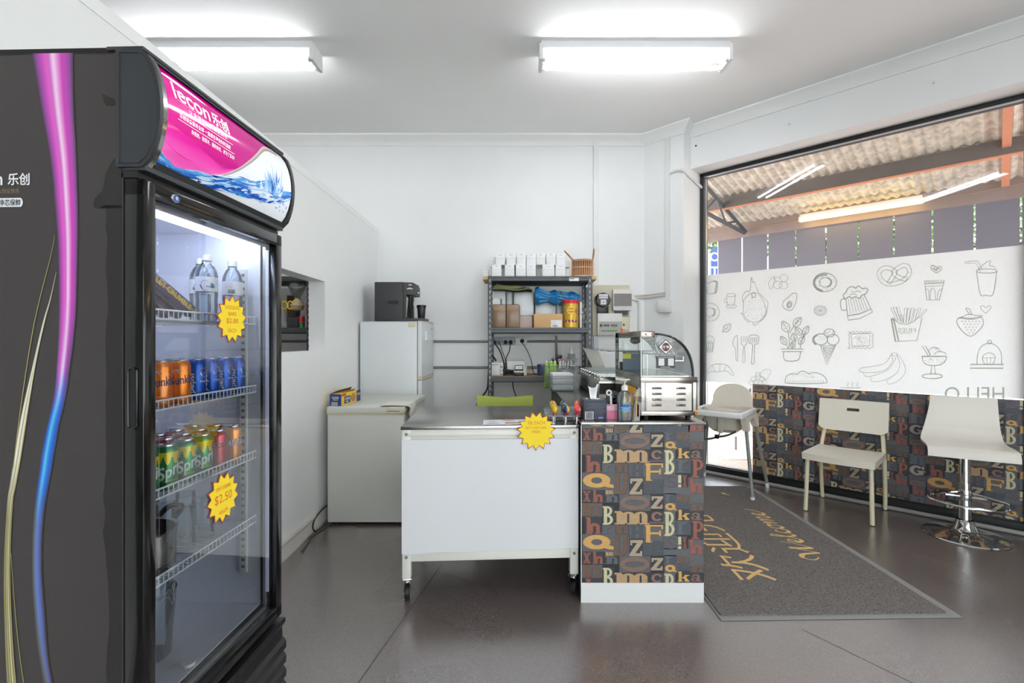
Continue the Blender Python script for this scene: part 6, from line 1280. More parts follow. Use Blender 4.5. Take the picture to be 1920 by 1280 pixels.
# second shelf contents
def pk(x0, x1, y0, y1, z, h, m, name, lab, cat, bev=.004, extra=None, group=None):
    b = B(); bb(b, XX(x0, y0), XX(x1, y0), y0, y1, z, z+h, m, bev)
    if extra: extra(b, XX(x0, y0), XX(x1, y0), y0)
    return solo(name, b, lab, cat, group)
kr = mat('kraft_paper', (190, 152, 118), .6, var=.07, scale=18, bump=.3); wrap_ = clear('shrink_wrap', (240, 236, 230), refl=1.2, haze=.10, rough=.2)
foil = bpy.data.materials.get('x') or mat('foil_trays', (214, 216, 218), .38, .7, var=.2, scale=120, aniso=(1, 1, 6), bump=.5)
for i, (a, c) in enumerate(((924, 948.5), (949.5, 974))):
    T_ = thing('paper_pack', 'brown paper pack wrapped in plastic, '+['nearest the left upright', 'beside the pale stack'][i], 'pack', (XX((a+c)/2, 4.31), 4.40, ZB), 0, 'brown paper packs'); w_ = (c-a)*4.31/900
    b = B(); bb(b, -w_/2, w_/2, -.09, .09, 0, .205, kr, .012); bb(b, -w_/2+.004, w_/2-.004, -.092, -.088, .158, .205, mat('kraft_top', (226, 188, 150), .6), .002); obj('paper_stack', b, T_)
    b = B(); bb(b, -w_/2-.003, w_/2+.003, -.095, .093, -.0, .21, wrap_, .01); obj('plastic_wrap', b, T_)
def foilx(b, x0, x1, y0):
    for k in range(28): z = ZB+.01+k*.0115; 
pk(923, 948.5, 4.52, 4.64, ZB, .355, foil, 'foil_tray_stack', 'tall stack of foil containers behind the brown packs', 'container stack', .012, group=None); pk(949, 962, 4.54, 4.64, ZB, .35, foil, 'foil_tray_stack', 'narrow foil stack next to the tallest one', 'container stack', .012)
pk(963, 1001, 4.46, 4.62, ZB+.112, .225, foil, 'foil_tray_stack', 'foil container stack standing on the pale cartons', 'container stack', .012); pk(974, 998, 4.40, 4.62, ZB, .11, mat('pale_pink_stack', (212, 194, 188), .7, var=.05, scale=90, aniso=(1, 1, 8)), 'pale_carton_stack', 'pale pink stack of folded cartons under the foil containers', 'carton stack')
for (x0, x1, y0, z, h) in ((966, 996, 4.457, ZB+.115, .218), (926, 945, 4.517, ZB+.02, .33)):
    pass
pk(1003, 1043, 4.50, 4.62, ZB+.0, .285, foil, 'foil_tray_stack', 'foil container stack behind the cardboard carton', 'container stack', .012); pk(1043, 1056, 4.54, 4.64, ZB, .27, foil, 'foil_tray_stack', 'short foil stack behind the gold lolly tin', 'container stack', .01)
def cart(b, x0, x1, y0):
    bb(b, x1-.105, x1-.008, y0-.0015, y0, ZB+.004, ZB+.068, paperw); [bb(b, x1-.09+i*.004, x1-.088+i*.004+(i % 3)*.0006, y0-.0022, y0-.0015, ZB+.010, ZB+.022, ink) for i in range(11)]
    for i in range(4): text(b, 'carton qty', lambda u, v: V((x1-.1+u, y0-.0022, ZB+.03+i*.008+v)), ink, .003, .04)
pk(1001, 1055, 4.31, 4.48, ZB, .123, mat('cardboard', (206, 168, 120), .75, var=.03), 'cardboard_carton', 'plain tan cardboard carton with a white barcode label on the second shelf', 'carton', .0015, cart)
T_ = thing('lolly_tin', 'tall gold lollipop tin with a red lid on the second shelf', 'tin', (XX(1070, 4.36), 4.36, ZB)); tr = .070; b = B(); lathe(b, [(0, 0), (tr-.003, 0), (tr, .004), (tr, .225)], (0, 0, 0), mat('tin_gold', (206, 166, 60), .35, .5, var=.04), 40)
tv = lambda u, v, o=.0006: V(((tr+o)*math.sin((u-.008)/tr+.0), -(tr+o)*math.cos((u-.008)/tr), v))
b.put([tv(.033*math.cos(a)*(1+.08*math.cos(8*a)), .155+.037*math.sin(a)*(1+.08*math.cos(8*a))) for a in [2*PI*i/48 for i in range(48)]], [range(48)], mat('flower_yellow', (250, 214, 50), .4)); lr = mat('logo_red', (206, 50, 40), .4)
text(b, 'Chupa', lambda u, v: tv(u, .157+v+.1*u, .0012), lr, .022, .052, align='c', bold=.04); text(b, 'Chups', lambda u, v: tv(u, .132+v+.1*u, .0012), lr, .022, .052, align='c', bold=.04)
b.put([tv(.052+.014*math.cos(a), .15+.016*math.sin(a)) for a in [2*PI*i/16 for i in range(16)]], [range(16)], mat('badge_magenta', (160, 60, 120), .4)); b.put([tv(-.06+u, .165+v) for u, v in ((0, 0), (.016, 0), (.016, .02), (0, .02))], [(0, 1, 2, 3)], mat('badge_teal', (110, 180, 160), .4))
for i in range(14): c = [(200, 40, 50), (60, 50, 110), (180, 50, 100), (230, 230, 240)][i % 4]; u = -.05+i*.0078; b.put([tv(u+.0075*math.cos(a), .055+.004*(i % 3)+.009*math.sin(a), .001+.0001*i) for a in [2*PI*k/10 for k in range(10)]], [range(10)], mat('sweet_%d' % (i % 4), c, .4))
obj('can_body', b, T_); b = B(); lathe(b, [(tr+.003, .218), (tr+.004, .222), (tr+.004, .246), (tr, .251), (0, .251)], (0, 0, 0), mat('lid_red', (206, 36, 40), .4), 40); obj('lid', b, T_)
b = B(); bb(b, XX(1087, 4.36), XX(1089, 4.36)+.01, 4.36, 4.50, ZB, ZB+.235, npk, .003)
for i in range(60): c = V((XX(1091, 4.4)+R.uniform(-.01, .035), 4.40+R.uniform(-.05, .08), ZB+R.uniform(.03, .22))); P = [c+V((R.uniform(-.02, .02), R.uniform(-.03, .03), R.uniform(-.035, .035))) for _ in range(3)]; b.put(P, [(0, 1, 2)], wrap_)
solo('plastic_bag', b, 'rumpled clear bag of white cups beside the gold tin', 'bag')
b = B(); bl2 = mat('blue_film_roll', (40, 132, 196), .3, var=.2, scale=30, bump=.4); g = []
for i in range(25):
    u = i/24; x = XX(1004, 4.33)+u*(.41); ry = .062+.012*math.sin(u*17)+.014*(u < .1)-.01*(abs(u-.52) < .03); g.append([V((x, 4.44+ry*1.2*math.cos(a+u*.8)*(1+.06*math.sin(6*a+u*9)), 1.69-.035*u+ry*.95*math.sin(a+u*.8)*(1+.08*math.sin(9*a+u*3)))) for a in [2*PI*k/28 for k in range(29)]])
sheet(b, g, bl2); [b.put(g[k], [range(28)], bl2) for k in (0, -1)]
for i in range(16): a = i*.4; tube(b, curve([g[k][int(i*1.7) % 28]+V((0, -.002, .003)) for k in (2, 7, 12, 17, 22)], 3), .004, mat('blue_strap_light', (90, 170, 220), .3), 5)
for i in range(3): b.bm.verts.ensure_lookup_table()
lathe(b, [(.066, -.008), (.067, 0), (.066, .008)], (g[12][0].x+.03, 4.44, 1.668), wrap_, 30, Matrix.Rotation(PI/2, 4, 'Y'), sx=1.0, sy=1.2); solo('blue_bundle', b, 'bundle of blue plastic sleeves strapped in the middle, lying over the foil stacks', 'bundle')
b = B(); ol = mat('olive_cloth', (92, 100, 62), .9, var=.1)
for i in range(4): g = [[V((XX(924, 4.4)+.33*u+.01*i, 4.36+.2*v, 1.748+.012*i*(1-u)+.010*math.sin(u*8+i)*u-.012*u*(i == 0))) for u in [k/14 for k in range(15)]] for v in (0, .3, .6, 1)]; sheet(b, g, ol); sheet(b, [[p+V((0, 0, .006)) for p in r] for r in g], ol, flip=True); tube(b, [p+V((0, 0, .003)) for p in g[0]], .005, mat('olive_edge', (150, 152, 110), .8), 5)
solo('folded_mat', b, 'folded olive cloth mat laid on top of the foil stacks', 'cloth')
T_ = thing('label_dispenser', 'white rounded device on top of the brown paper packs', 'device', (XX(932, 4.4), 4.44, ZB+.212)); b = B(); g_ = [(-.042, 0), (.028, 0), (.028, .045), (.016, .058), (-.018, .062), (-.036, .052), (-.042, .03)]; prism(b, [(x, -.03, z) for x, z in g_], (0, .07, 0), wpl); obj('casing', b, T_); b = B(); bb(b, .028, .044, -.03, .03, 0, .056, gpipe, .006); obj('side_cap', b, T_)
# third shelf
T_ = thing('receipt_printer', 'off white receipt printer nearest the left upright on the third shelf', 'printer', (XX(931, 4.36), 4.36, ZC+.0)); b = B(); bb(b, -.045, .033, 0, .14, 0, .118, wpl, .006); bb(b, -.045, .018, -.001, .002, .098, .103, blk); obj('casing', b, T_); b = B(); bb(b, .033, .058, -.004, .14, 0, .12, wpl, .004); bb(b, .038, .052, -.005, -.003, .07, .09, gpipe); bb(b, .038, .052, -.005, -.003, .008, .018, blk); bb(b, .042, .048, -.005, -.003, .035, .055, gpipe); obj('front_panel', b, T_)
b = B(); bb(b, XX(951, 4.56), XX(983, 4.56), 4.50, 4.6, ZC, ZC+.128, bxw, .004); solo('router_box', b, 'plain white box standing behind the small printer', 'box')
T_ = thing('calculator', 'small black and white desk machine with red digits on the third shelf', 'calculator', (XX(973, 4.33), 4.33, ZC)); b = B(); bb(b, -.044, .044, 0, .10, 0, .03, blk, .004); bb(b, -.043, .043, .0, .09, .03, .045, wpl, .003); obj('base', b, T_)
b = B(); prism(b, [(-.04, .01, .045), (-.036, .04, .095), (.036, .04, .095), (.04, .01, .045)], (0, .012, .0), blk); fcs = lambda u, v, o=.0008: V((u, .008-o+v*.6+.002, .047+v)); b.put([fcs(*p) for p in ((-.032, .014), (.032, .014), (.030, .042), (-.030, .042))], [(0, 1, 2, 3)], paperw); text(b, '5.84', lambda u, v: fcs(u, v+.024, .0016), mat('digit_red', (170, 40, 40), .5), .008, .04, align='c'); obj('display', b, T_)
T_ = thing('mug', 'yellow handled mug partly hidden behind the desk machine', 'mug', (XX(981, 4.44), 4.44, ZC)); b = B(); lathe(b, [(0, .003), (.034, 0), (.036, .085), (.033, .085), (.032, .01)], (0, 0, 0), wpl, 28); obj('cup_body', b, T_); b = B(); tube(b, curve([(.034, 0, .07), (.054, 0, .068), (.058, 0, .045), (.048, 0, .022), (.035, 0, .018)], 5), .005, mat('mustard_glaze', (196, 160, 70), .4), 8); obj('handle', b, T_)
T_ = thing('blue_canister', 'dark blue canister at the far end of the third shelf', 'canister', (XX(1015, 4.42), 4.42, ZC)); b = B(); lathe(b, [(0, 0), (.037, 0), (.038, .08), (.0375, .085)], (0, 0, 0), mat('canister_blue', (44, 60, 104), .4), 32); obj('body', b, T_); b = B(); lathe(b, [(.039, .083), (.04, .098), (.03, .102), (0, .102)], (0, 0, 0), MC['canister_blue'], 32); obj('lid', b, T_)
b = B()
for i in range(9): c = V((XX(952, 4.38), 4.38, ZC+.015)); tube(b, curve([c+V((R.uniform(-.045, .06), R.uniform(-.03, .03), R.uniform(-.01, .045))) for _ in range(6)], 4), .0028, blkc, 5)
solo('cable_tangle', b, 'tangle of black cables between the small printer and the desk machine', 'cables')
T_ = thing('knife_block', 'black upright stand with two tall black blades behind the tubs', 'holder', (.385, 4.5, ZC)); b = B(); bb(b, -.035, .055, -.03, .03, 0, .12, blk, .006); obj('block', b, T_)
b = B(); prism(b, [(-.012, -.03, .10), (.014, -.03, .10), (.006, -.03, .36), (-.006, -.03, .37), (-.014, -.03, .36)], (0, .012, 0), blk); obj('long_blade', b, T_); b = B(); prism(b, [(-.048, -.03, .06), (-.02, -.03, .06), (-.02, -.03, .15), (-.044, -.03, .155)], (0, .012, 0), blk); bb(b, .0, .052, -.032, -.015, .15, .185, blk, .003); obj('short_blade', b, T_)
# green chair behind the trolley
def chair_green():
    T_ = thing('green_chair', 'lime green plastic chair half hidden behind the white trolley', 'chair', (-.075, 3.30, 0), 0); g = mat('lime_plastic', (178, 192, 84), .45, var=.03)
    b = B(); sheet(b, [[V((-.205+.41*i/10, .20+.012*math.cos((i-5)/5*1.3)*3, z)) for z in (.55, .65, .75, .858-.004*abs(i-5)*(-1))] for i in range(11)], g); sheet(b, [[V((-.205+.41*i/10, .215+.012*math.cos((i-5)/5*1.3)*3, z)) for z in (.55, .65, .75, .858+.004*abs(i-5))] for i in range(11)], g, flip=True); sheet(b, [[V((-.205+.41*i/10, .2+dy+.012*math.cos((i-5)/5*1.3)*3, .858+.004*abs(i-5))) for dy in (0, .015)] for i in range(11)], g); obj('backrest', b, T_)
    b = B(); bb(b, -.2, .2, -.2, .19, .43, .455, g, .01); obj('seat', b, T_)
    for x in (-.17, .17):
        for y in (-.17, .2):
            b = B(); tube(b, [(x*1.1, y, 0), (x, y, .44)]+([(x, y+.02, .62)] if y > 0 else []), .012, wpl, 8); obj('leg', b, T_)
chair_green()
# things on the rack behind the hatch
HZ = 1.3945; HY = 4.30
b = B(); bag = wrap_; c = PX(557, 572, 4.35)
lathe(b, [(0, -.055), (.05, -.04), (.062, -.005), (.045, .03), (.016, .058)], c, mat('rice_grain', (206, 184, 146), .7, var=.2, scale=160, bump=.6), 24); lathe(b, [(.015, .058), (.045, .10), (.075, .16), (.06, .20)], c, clear('cloudy_bag', (230, 226, 222), refl=1.2, haze=.28, rough=.2), 20); lathe(b, [(.017, .052), (.019, .062), (.017, .072)], c, mat('yellow_tie', (226, 214, 40), .5), 16); solo('grain_bag', b, 'clear bag of grain tied with a yellow tie, seen through the hatch', 'bag')
b = B(); 
for s, x in ((0, 0), (1, .055)): tube(b, [V((XX(533, HY)+x+.026*math.cos(a), HY, ZZ(572, HY)+.034*math.sin(a))) for a in [2*PI*i/20 for i in range(20)]], .0065, mat('scissor_yellow', (240, 206, 40), .4), 8, closed=True)
tube(b, [PX(535, 580, HY), PX(536, 604, HY)], .008, gpipe, 6); solo('scissors', b, 'yellow handled scissors seen through the hatch', 'scissors')
pkl = [(540, 551, 563, 4.42, 'carton_print', (196, 150, 90), 'printed carton leaning at the hatch edge', .22), (572, 580, 552, 4.33, 'foil_bag', (176, 166, 172), 'silver and red snack bag at the hatch side', .22)]
b = B(); bb(b, XX(538, 4.42), XX(556, 4.42), 4.42, 4.5, HZ, HZ+.30, mat('dark_carton', (58, 44, 38), .7)); text(b, '1890', lambda u, v: V((XX(541, 4.42)+u, 4.4195, HZ+.2+v)), paperw, .03); solo('dark_carton', b, 'dark printed carton behind the scissors on the hatch shelf', 'carton')
b = B(); bb(b, XX(572, 4.33), XX(582, 4.33), 4.33, 4.40, HZ, HZ+.29, mat('snack_bag', (170, 160, 166), .4, .3, var=.2, scale=20), .008); bb(b, XX(574, 4.33), XX(578, 4.33), 4.328, 4.331, HZ+.12, HZ+.22, mat('snack_print', (150, 60, 70), .5)); solo('snack_bag', b, 'silver and red packet at the end of the hatch shelf', 'packet')
b = B(); bb(b, XX(539, 4.33), XX(560, 4.33), 4.31, 4.41, HZ, HZ+.095, mat('dark_tray_pack', (70, 72, 76), .3, .4, var=.2, scale=60, bump=.5), .008); solo('tray_pack', b, 'shrink wrapped dark trays on the hatch shelf', 'pack')
T_ = thing('food_can', 'red and green food can on the hatch shelf', 'can', (XX(565.5, 4.34), 4.34, HZ)); b = B(); lathe(b, [(0, 0), (.026, 0), (.026, .045)], (0, 0, 0), mat('can_green', (40, 90, 70), .4), 24); lathe(b, [(.026, .045), (.026, .10), (0, .1)], (0, 0, 0), mat('can_red_label', (180, 36, 36), .4), 24); obj('body', b, T_); b = B(); lathe(b, [(.0265, .1), (.027, .104), (.02, .103), (0, .103)], (0, 0, 0), alu, 24); obj('lid', b, T_)

# ================================================================== DOOR MAT
MX0, MX1, MY0, MY1 = XX(1352, 2.19), XX(1815, 2.19)+0, 2.19, 4.20
b = B(); rub = mat('mat_rubber', (140, 140, 138), .55, var=.04)
prism(b, [(MX0, MY0, .001), (MX1, MY0+.025, .001), (MX1-.005, MY1, .001), (MX0, MY1, .001)], (0, 0, .0035), rub); mt = thing('entrance_mat', 'large grey brown welcome mat with gold lettering in front of the window', 'mat', ((MX0+MX1)/2, 3.2, 0)); obj('rubber_border', b, mt, world=True)
pile = bpy.data.materials.new('mat_pile'); pile.use_nodes = True; n = pile.node_tree; p = n.nodes['Principled BSDF']; p.inputs['Roughness'].default_value = .95; p.inputs['Specular IOR Level'].default_value = .1
tc = n.nodes.new('ShaderNodeTexCoord'); no = n.nodes.new('ShaderNodeTexNoise'); no.inputs['Scale'].default_value = 280; no.inputs['Detail'].default_value = 4; ra = n.nodes.new('ShaderNodeValToRGB'); ra.color_ramp.elements[0].color = rgb((68, 64, 62)); ra.color_ramp.elements[1].color = rgb((150, 144, 140)); ra.color_ramp.elements[0].position = .32; ra.color_ramp.elements[1].position = .68
bu_ = n.nodes.new('ShaderNodeBump'); bu_.inputs['Strength'].default_value = .8; bu_.inputs['Distance'].default_value = .006
n.links.new(tc.outputs['Object'], no.inputs['Vector']); n.links.new(no.outputs['Fac'], ra.inputs[0]); n.links.new(ra.outputs[0], p.inputs['Base Color']); n.links.new(no.outputs['Fac'], bu_.inputs['Height']); n.links.new(bu_.outputs[0], p.inputs['Normal'])
b = B(); zt = .013; ins = .032
P = [(MX0+.012, MY0+ins), (MX1-ins-.02, MY0+ins+.022), (MX1-ins-.02, MY1-.02), (MX0+.012, MY1-.02)]; prism(b, [(x, y, .004) for x, y in P], (0, 0, zt-.004), pile)
o = obj('pile', b, mt, world=True)
gdm = mat('mat_gold', (226, 188, 128), .8, var=.05, scale=80)
# letters run away from the viewer (+y), tops towards the trolley (-x)
b = B(); mf = lambda x0, y0: (lambda u, v: V((x0-v, y0+u, zt+.0012)))
text(b, '欢迎光临', mf(1.405, 2.53), gdm, .245, 1.28)
SC = [0]
def scr(pts, w0, w1, x0=1.815, y0=2.80):
    SC[0] += 1
    C = curve([(q[0], q[1], 0) for q in pts], 7); n_ = len(C); A = []; f0 = mf(x0, y0); f = lambda u, v: f0(u, v)+V((0, 0, SC[0]*.00006+len(vs)*.000004))
    for i in range(n_):
        d = (C[min(i+1, n_-1)]-C[max(i-1, 0)]).normalized(); q = V((-d.y, d.x, 0)); an = abs(math.atan2(d.y, d.x)-1.1); k = w0*1.5+(w1*1.5-w0)*max(0, math.sin(math.atan2(d.y, d.x)+2.2))**2; A.append((C[i]+q*k/2, C[i]-q*k/2))
    vs = []; [vs.extend((f(a.x, a.y), f(c.x, c.y))) for a, c in A]; b.put(vs, [(2*i, 2*i+1, 2*i+3, 2*i+2) for i in range(n_-1)], gdm)
scr([(.005, .045), (-.015, .06), (-.03, .10), (.0, .135), (.04, .115), (.055, .05), (.06, 0)], .006, .018); scr([(.06, 0), (.10, .07), (.135, .14)], .005, .008); scr([(.135, .14), (.125, .07), (.13, 0)], .014, .018); scr([(.13, 0), (.19, .07), (.225, .145)], .005, .012)
scr([(.20, .03), (.245, .045), (.255, .075), (.235, .085), (.215, .05), (.225, .01), (.255, .005), (.28, .03)], .007, .016); scr([(.28, .03), (.325, .10), (.335, .14), (.32, .15), (.305, .09), (.305, .02), (.325, .0), (.345, .02)], .007, .015)
scr([(.405, .065), (.40, .08), (.38, .078), (.362, .045), (.37, .008), (.40, .003), (.425, .03)], .007, .016); scr([(.475, .08), (.445, .07), (.435, .03), (.455, .002), (.485, .02), (.49, .06), (.475, .08), (.51, .07)], .007, .015)
scr([(.515, .05), (.535, .08), (.54, .06), (.525, 0)], .007, .015); scr([(.525, 0), (.56, .06), (.58, .082), (.588, .065), (.572, 0)], .006, .015); scr([(.572, 0), (.61, .06), (.632, .082), (.64, .06), (.625, .015), (.645, .0), (.665, .02)], .006, .015)
scr([(.665, .02), (.705, .045), (.72, .07), (.70, .085), (.68, .05), (.69, .01), (.72, .0), (.76, .03), (.79, .07), (.80, .10)], .007, .016)
scr([(1.13, .06), (1.16, .09), (1.19, .085)], .01, .02)
obj('gold_lettering', b, mt, world=True)

# ================================================================== SEATING BY THE WINDOW
def hi_chair():
    fwd = V((-.64, -.77, 0)).normalized(); c = V((1.835, 4.175, 0)); rz = math.atan2(-fwd.x, fwd.y)+PI   # local -y faces forward
    T_ = thing('high_chair', 'white plastic high chair with grey legs and tray at the window corner', 'high chair', tuple(c), math.atan2(fwd.y, fwd.x)+PI/2); hp = mat('highchair_plastic', (222, 214, 200), .35, var=.01); tr_ = mat('tray_white', (234, 236, 236), .3, var=.01); lg = mat('leg_grey', (134, 138, 136), .4)
    fy_, ry_ = -.245, .245; sx_ = .24; sz = .56
    b = B(); g = []
    N = 22
    def sec(k):  # horizontal section of the bucket seat at height fraction k
        z = .50+k*.20; w_ = .125+.055*k; d0 = -.12-.03*k; d1 = .11+.06*k; o = []
        for i in range(N+1):
            a = 2*PI*i/N; o.append(V((w_*math.copysign(abs(math.cos(a))**.6, math.cos(a)), (d0+d1)/2+(d1-d0)/2*math.copysign(abs(math.sin(a))**.6, math.sin(a)), z)))
        return o
    for k in (0, .12, .4, .75, 1): g.append(sec(k) if k else [V((p.x*.75, p.y*.75, .495)) for p in sec(0)])
    sheet(b, g, hp, flip=True); b.put(g[0][:-1], [range(N)], hp); obj('seat_shell', b, T_)
    b = B(); g = []
    for i in range(17):
        a = PI*i/16; hgt = math.sin(a)**.75
        x = .185*math.cos(a); g.append([V((x*(1-.16*t*(1-hgt)), .165+.028*t-.02*abs(math.cos(a))**3, .685+.20*hgt*t)) for t in [k/6 for k in range(7)]])
    sheet(b, g, hp); sheet(b, [[p+V((0, .014, 0)) for p in r] for r in g], hp, flip=True); tube(b, [r[-1]+V((0, .007, 0)) for r in g], .0085, hp, 8); obj('backrest', b, T_)
    b = B(); bb(b, -.185, .185, -.30, .10, .668, .676, tr_, .003)
    o = [V((.2*sx, y, .685)) for sx, y in ((1, .13), (1, -.29), (.9, -.325), (-.9, -.325), (-1, -.29), (-1, .13))]; 
    for x0, x1, y0, y1 in ((-.215, .215, -.335, -.30), (-.215, -.18, -.33, .13), (.18, .215, -.33, .13)): bb(b, x0, x1, y0, y1, .655, .70, tr_, .010, 3)
    obj('tray', b, T_)
    for sx in (-1, 1):
        b = B(); prism(b, [(sx*.16, -.20, .655), (sx*.16, .17, .655), (sx*.175, .17, .60), (sx*.18, .155, .54), (sx*.18, .115, .54), (sx*.165, .08, .60), (sx*.165, .0, .625), (sx*.165, -.09, .61), (sx*.18, -.13, .54), (sx*.18, -.18, .54), (sx*.175, -.20, .60)], (sx*.045, 0, 0), hp); obj('side_bracket', b, T_)
        for y, yy in ((-.155, fy_), (.135, ry_)):
            b = B(); cyl(b, (sx*.2, y, .56), (sx*(sx_+.03), yy, .03), .0135, lg, n=16); leg = obj('leg', b, T_); b = B(); cyl(b, (sx*(sx_+.028), yy+(-.0), .036), (sx*(sx_+.0325), yy, .014 if (T_.matrix_basis @ V((sx*sx_, yy, 0))).x < 2.0 and (T_.matrix_basis @ V((sx*sx_, yy, 0))).y < 4.18 else 0), .0165, wpl, n=16); obj('foot_cap', b, leg)
    b = B(); bb(b, -.022, .022, -.165, -.155, .50, .66, hp, .003); obj('crotch_post', b, T_)
    st_ = mat('strap_grey', (74, 78, 74), .8)
    def ribbon(pts, w_=.009): 
        C = curve(pts, 5); b = B(); sheet(b, [[p+V((0, 0, w_)), p-V((0, 0, w_))] for p in C], st_); sheet(b, [[p+V((0, .002, w_)), p+V((0, .002, -w_))] for p in C], st_, flip=True); return b
    for P in ([(-.10, -.19, .55), (-.13, -.2, .52), (-.14, -.2, .46), (-.11, -.2, .44), (-.05, -.2, .455), (-.02, -.19, .47)], [(.13, -.18, .53), (.08, -.19, .50), (.03, -.19, .48), (-.02, -.19, .47)], [(-.02, -.19, .47), (.0, -.17, .50), (.0, -.165, .53)]): obj('harness_strap', ribbon(P), T_)
    b = B(); bb(b, -.035, .0, -.206, -.19, .455, .49, blk, .004); obj('buckle', b, T_)
hi_chair()
def side_chair():
    T_ = thing('side_chair', 'cream plastic chair with a slot in its back, facing the room by the window', 'chair', (2.48, 3.61, 0), math.atan2(-.309, .293)); cp_ = mat('chair_plastic', (232, 226, 212), .42, var=.012); cl = mat('chair_leg_cream', (226, 216, 186), .4, var=.02)
    # local: -y is the front edge (FL->FR along +x)
    b = B(); g = []
    for i in range(15):
        u = -1+2*i/14; g.append([V((.225*u*(1-.03*t), -.235+.43*t-.022*(1-u*u)*(1-t)-.0, .437+.004*u*u-.012*math.sin(PI*t)*(1-u*u))) for t in [k/8 for k in range(9)]])
    sheet(b, g, cp_, flip=True)
    rim = [r[0] for r in g]+g[-1][1:]+[r[-1] for r in g[::-1]][1:]+g[0][::-1][1:-1]; n_ = len(rim); low_ = [V((p.x*.985, p.y*.985, .392)) for p in rim]
    for i in range(n_): j = (i+1) % n_; b.put([rim[i], rim[j], low_[j], low_[i]], [(3, 2, 1, 0)], cp_)
    b.put(low_, [range(n_)[::-1]], cp_); obj('seat', b, T_)
    b = B(); bk = mat('slot_shadow', (40, 36, 34), .8)
    def bp(u, z, o=0): return V((.228*u, .205+.045*(z-.56)/.25+.018*(u*u-1)*-1*.6+o, z))
    # backrest with a real slot: columns left, right of the slot, and above/below
    def panel(u0, u1, z0, z1, nu=8, nz=4):
        f = lambda u: z0+(.03*max(0, abs(u)-.86)/.14 if z0 < .6 else 0)
        ff = lambda o: [[bp(u0+(u1-u0)*i/nu, f(u0+(u1-u0)*i/nu)+(z1-f(u0+(u1-u0)*i/nu))*j/nz, o) for j in range(nz+1)] for i in range(nu+1)]
        sheet(b, ff(0), cp_, flip=True); sheet(b, ff(.013), cp_)
    zs0, zs1, us = .722, .745, .18
    panel(-1, -us, .565, .808); panel(us, 1, .565, .808); panel(-us, us, .565, zs0); panel(-us, us, zs1, .808)
    out = [(-1, .595), (-.86, .565)]+[(-.86+1.72*i/12, .565) for i in range(1, 12)]+[(.86, .565), (1, .595), (1, .808)]+[(1-2*i/12, .808) for i in range(1, 13)]
    for lp in (out, [(-us, zs0), (us, zs0), (us, zs1), (-us, zs1)]):
        n_ = len(lp)
        for i in range(n_): a, c = lp[i], lp[(i+1) % n_]; b.put([bp(*a), bp(*c), bp(*c, .013), bp(*a, .013)], [(0, 1, 2, 3)], cp_)
    for u in (-us, us): b.put([bp(u+.035*(1 if u < 0 else -1)*(1-math.cos(a))*1.0, zs0+(zs1-zs0)*.5+(zs1-zs0)*.5*math.sin(a)*1, .004) for a in (-PI/2, -1, -.5, 0, .5, 1, PI/2)]+[bp(u, zs1, .004), bp(u, zs0, .004)], [range(9)], cp_) if False else None
    obj('backrest', b, T_)
    for x in (-1, 1):
        b = B(); tube(b, [(x*.205, -.212, .0), (x*.195, -.195, .40)], .0145, cl, 12); leg = obj('leg', b, T_); b = B(); cyl(b, (x*.205, -.212, 0), (x*.205, -.212, .006), .015, blk); obj('foot_cap', b, leg)
        b = B(); tube(b, curve([(x*.205, .235, 0), (x*.208, .215, .2), (x*.205, .198, .40), (x*.195, .226, .52), (x*.185, .250, .60), (x*.18, .272, .72)], 5), .0145, cl, 12); leg = obj('leg', b, T_); b = B(); cyl(b, (x*.205, .235, 0), (x*.205, .235, .006), .015, blk); obj('foot_cap', b, leg)
        b = B(); tube(b, [(x*.19, -.18, .395), (x*.19, .19, .412)], .011, cl, 8); cyl(b, (x*.18, .19, .425), (x*.21, .2, .425), .010, cl); obj('side_rail', b, T_)
side_chair()
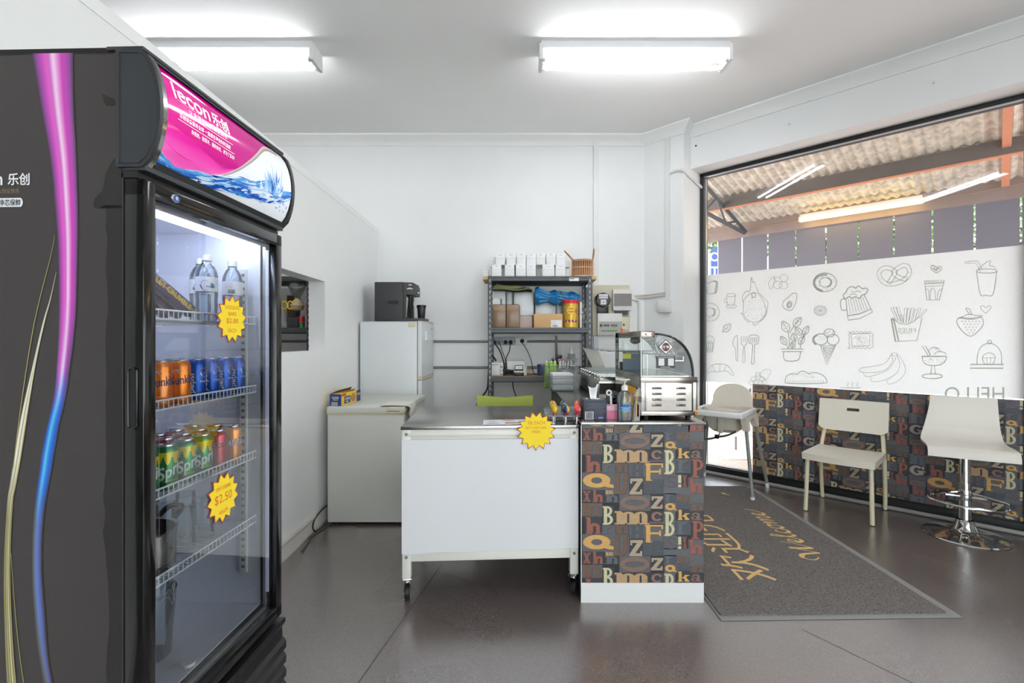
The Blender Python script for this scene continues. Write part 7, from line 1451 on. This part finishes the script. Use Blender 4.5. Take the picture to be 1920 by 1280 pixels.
def bar_stool():
    c = V((2.945, 3.143, 0)); rg = V((.365, -.23, 0)).normalized(); T_ = thing('bar_stool', 'white moulded bar stool on a chrome pedestal in front of the papered panel', 'stool', tuple(c), math.atan2(rg.y, rg.x)); ch = chrome; sp = mat('stool_white', (226, 221, 212), .28, var=.01)
    b = B(); lathe(b, [(0, 0), (.218, 0), (.222, .004), (.215, .010), (.16, .018), (.09, .030), (.065, .045), (.052, .075), (.045, .105), (.042, .11)], (0, 0, 0), ch, 56); obj('base_disc', b, T_)
    b = B(); cyl(b, (0, 0, .10), (0, 0, .35), .034, ch, n=28); cyl(b, (0, 0, .33), (0, 0, .54), .029, ch, n=28); lathe(b, [(.036, .24), (.038, .245), (.038, .30), (.036, .305)], (0, 0, 0), ch, 24); obj('column', b, T_)
    b = B(); o = curve([(-.03, 0, .285), (-.10, -.02, .275), (-.19, -.08, .262), (-.185, -.15, .25), (-.08, -.215, .245), (.08, -.215, .245), (.185, -.15, .25), (.19, -.08, .262), (.10, -.02, .275), (.03, 0, .285)], 6); tube(b, o, .0085, ch, 10); tube(b, [(-.1, -.02, .262), (.1, -.02, .262)], .0075, ch, 8); obj('footrest', b, T_)
    b = B(); cyl(b, (0, 0, .525), (0, 0, .535), .06, blk); tube(b, [(-.03, 0, .53), (-.15, -.03, .515), (-.215, -.04, .50)], .005, ch, 8); obj('lift_lever', b, T_)
    # one bent sheet: front lip, seat, bend, back
    pr = curve([(-.205, .540, 0), (-.200, .575, 0), (-.175, .600, 0), (-.10, .606, 0), (.02, .604, 0), (.10, .612, 0), (.145, .640, 0), (.170, .69, 0), (.185, .76, 0), (.195, .83, 0), (.205, .893, 0)], 4)
    b = B(); g = []; n_ = len(pr)
    for i, q in enumerate(pr): k = i/(n_-1); kk = max(0, (k-.4)/.6); hw_ = .215-.042*kk*kk*(3-2*kk); hw_ += -.012*math.sin(min(1, k*2)*PI)*0; g.append([V((hw_*u+.03*kk*kk*(3-2*kk), q.x+.006*(u*u), q.y)) for u in (-1, -.6, -.2, .2, .6, 1)])
    sheet(b, g, sp, flip=True); g2_ = []
    for i in range(n_):
        a, c_ = g[max(0, i-1)][2], g[min(n_-1, i+1)][2]; d = (c_-a).normalized(); nn = V((0, d.z, -d.y))*.012; g2_.append([p+nn for p in g[i]])
    sheet(b, g2_, sp); 
    for e in (0, -1): sheet(b, [[r[e] for r in g], [r[e] for r in g2_]], sp)
    for e in (0, -1): sheet(b, [g[e], g2_[e]], sp)
    obj('moulded_seat', b, T_)
bar_stool()
# cords on the floor by the freezer
cord('cable', [V((-1.29, 2.9, .006)), V((-1.31, 3.05, .006)), V((-1.33, 3.12, .006)), V((-1.30, 3.25, .006)), V((-1.29, 3.36, .006)), V((-1.28, 3.42, .006))], .006, 'grey brown cord lying along the skirting beside the freezer', mat('cord_brown', (92, 84, 78), .6))
cord('cable', [V((-1.318, 3.42, .12)), V((-1.33, 3.30, .115)), V((-1.335, 3.20, .09)), V((-1.332, 3.16, .05)), V((-1.325, 3.19, .012)), V((-1.31, 3.28, .008)), V((-1.30, 3.42, .008))], .005, 'black looped cord hanging out behind the chest freezer', None)
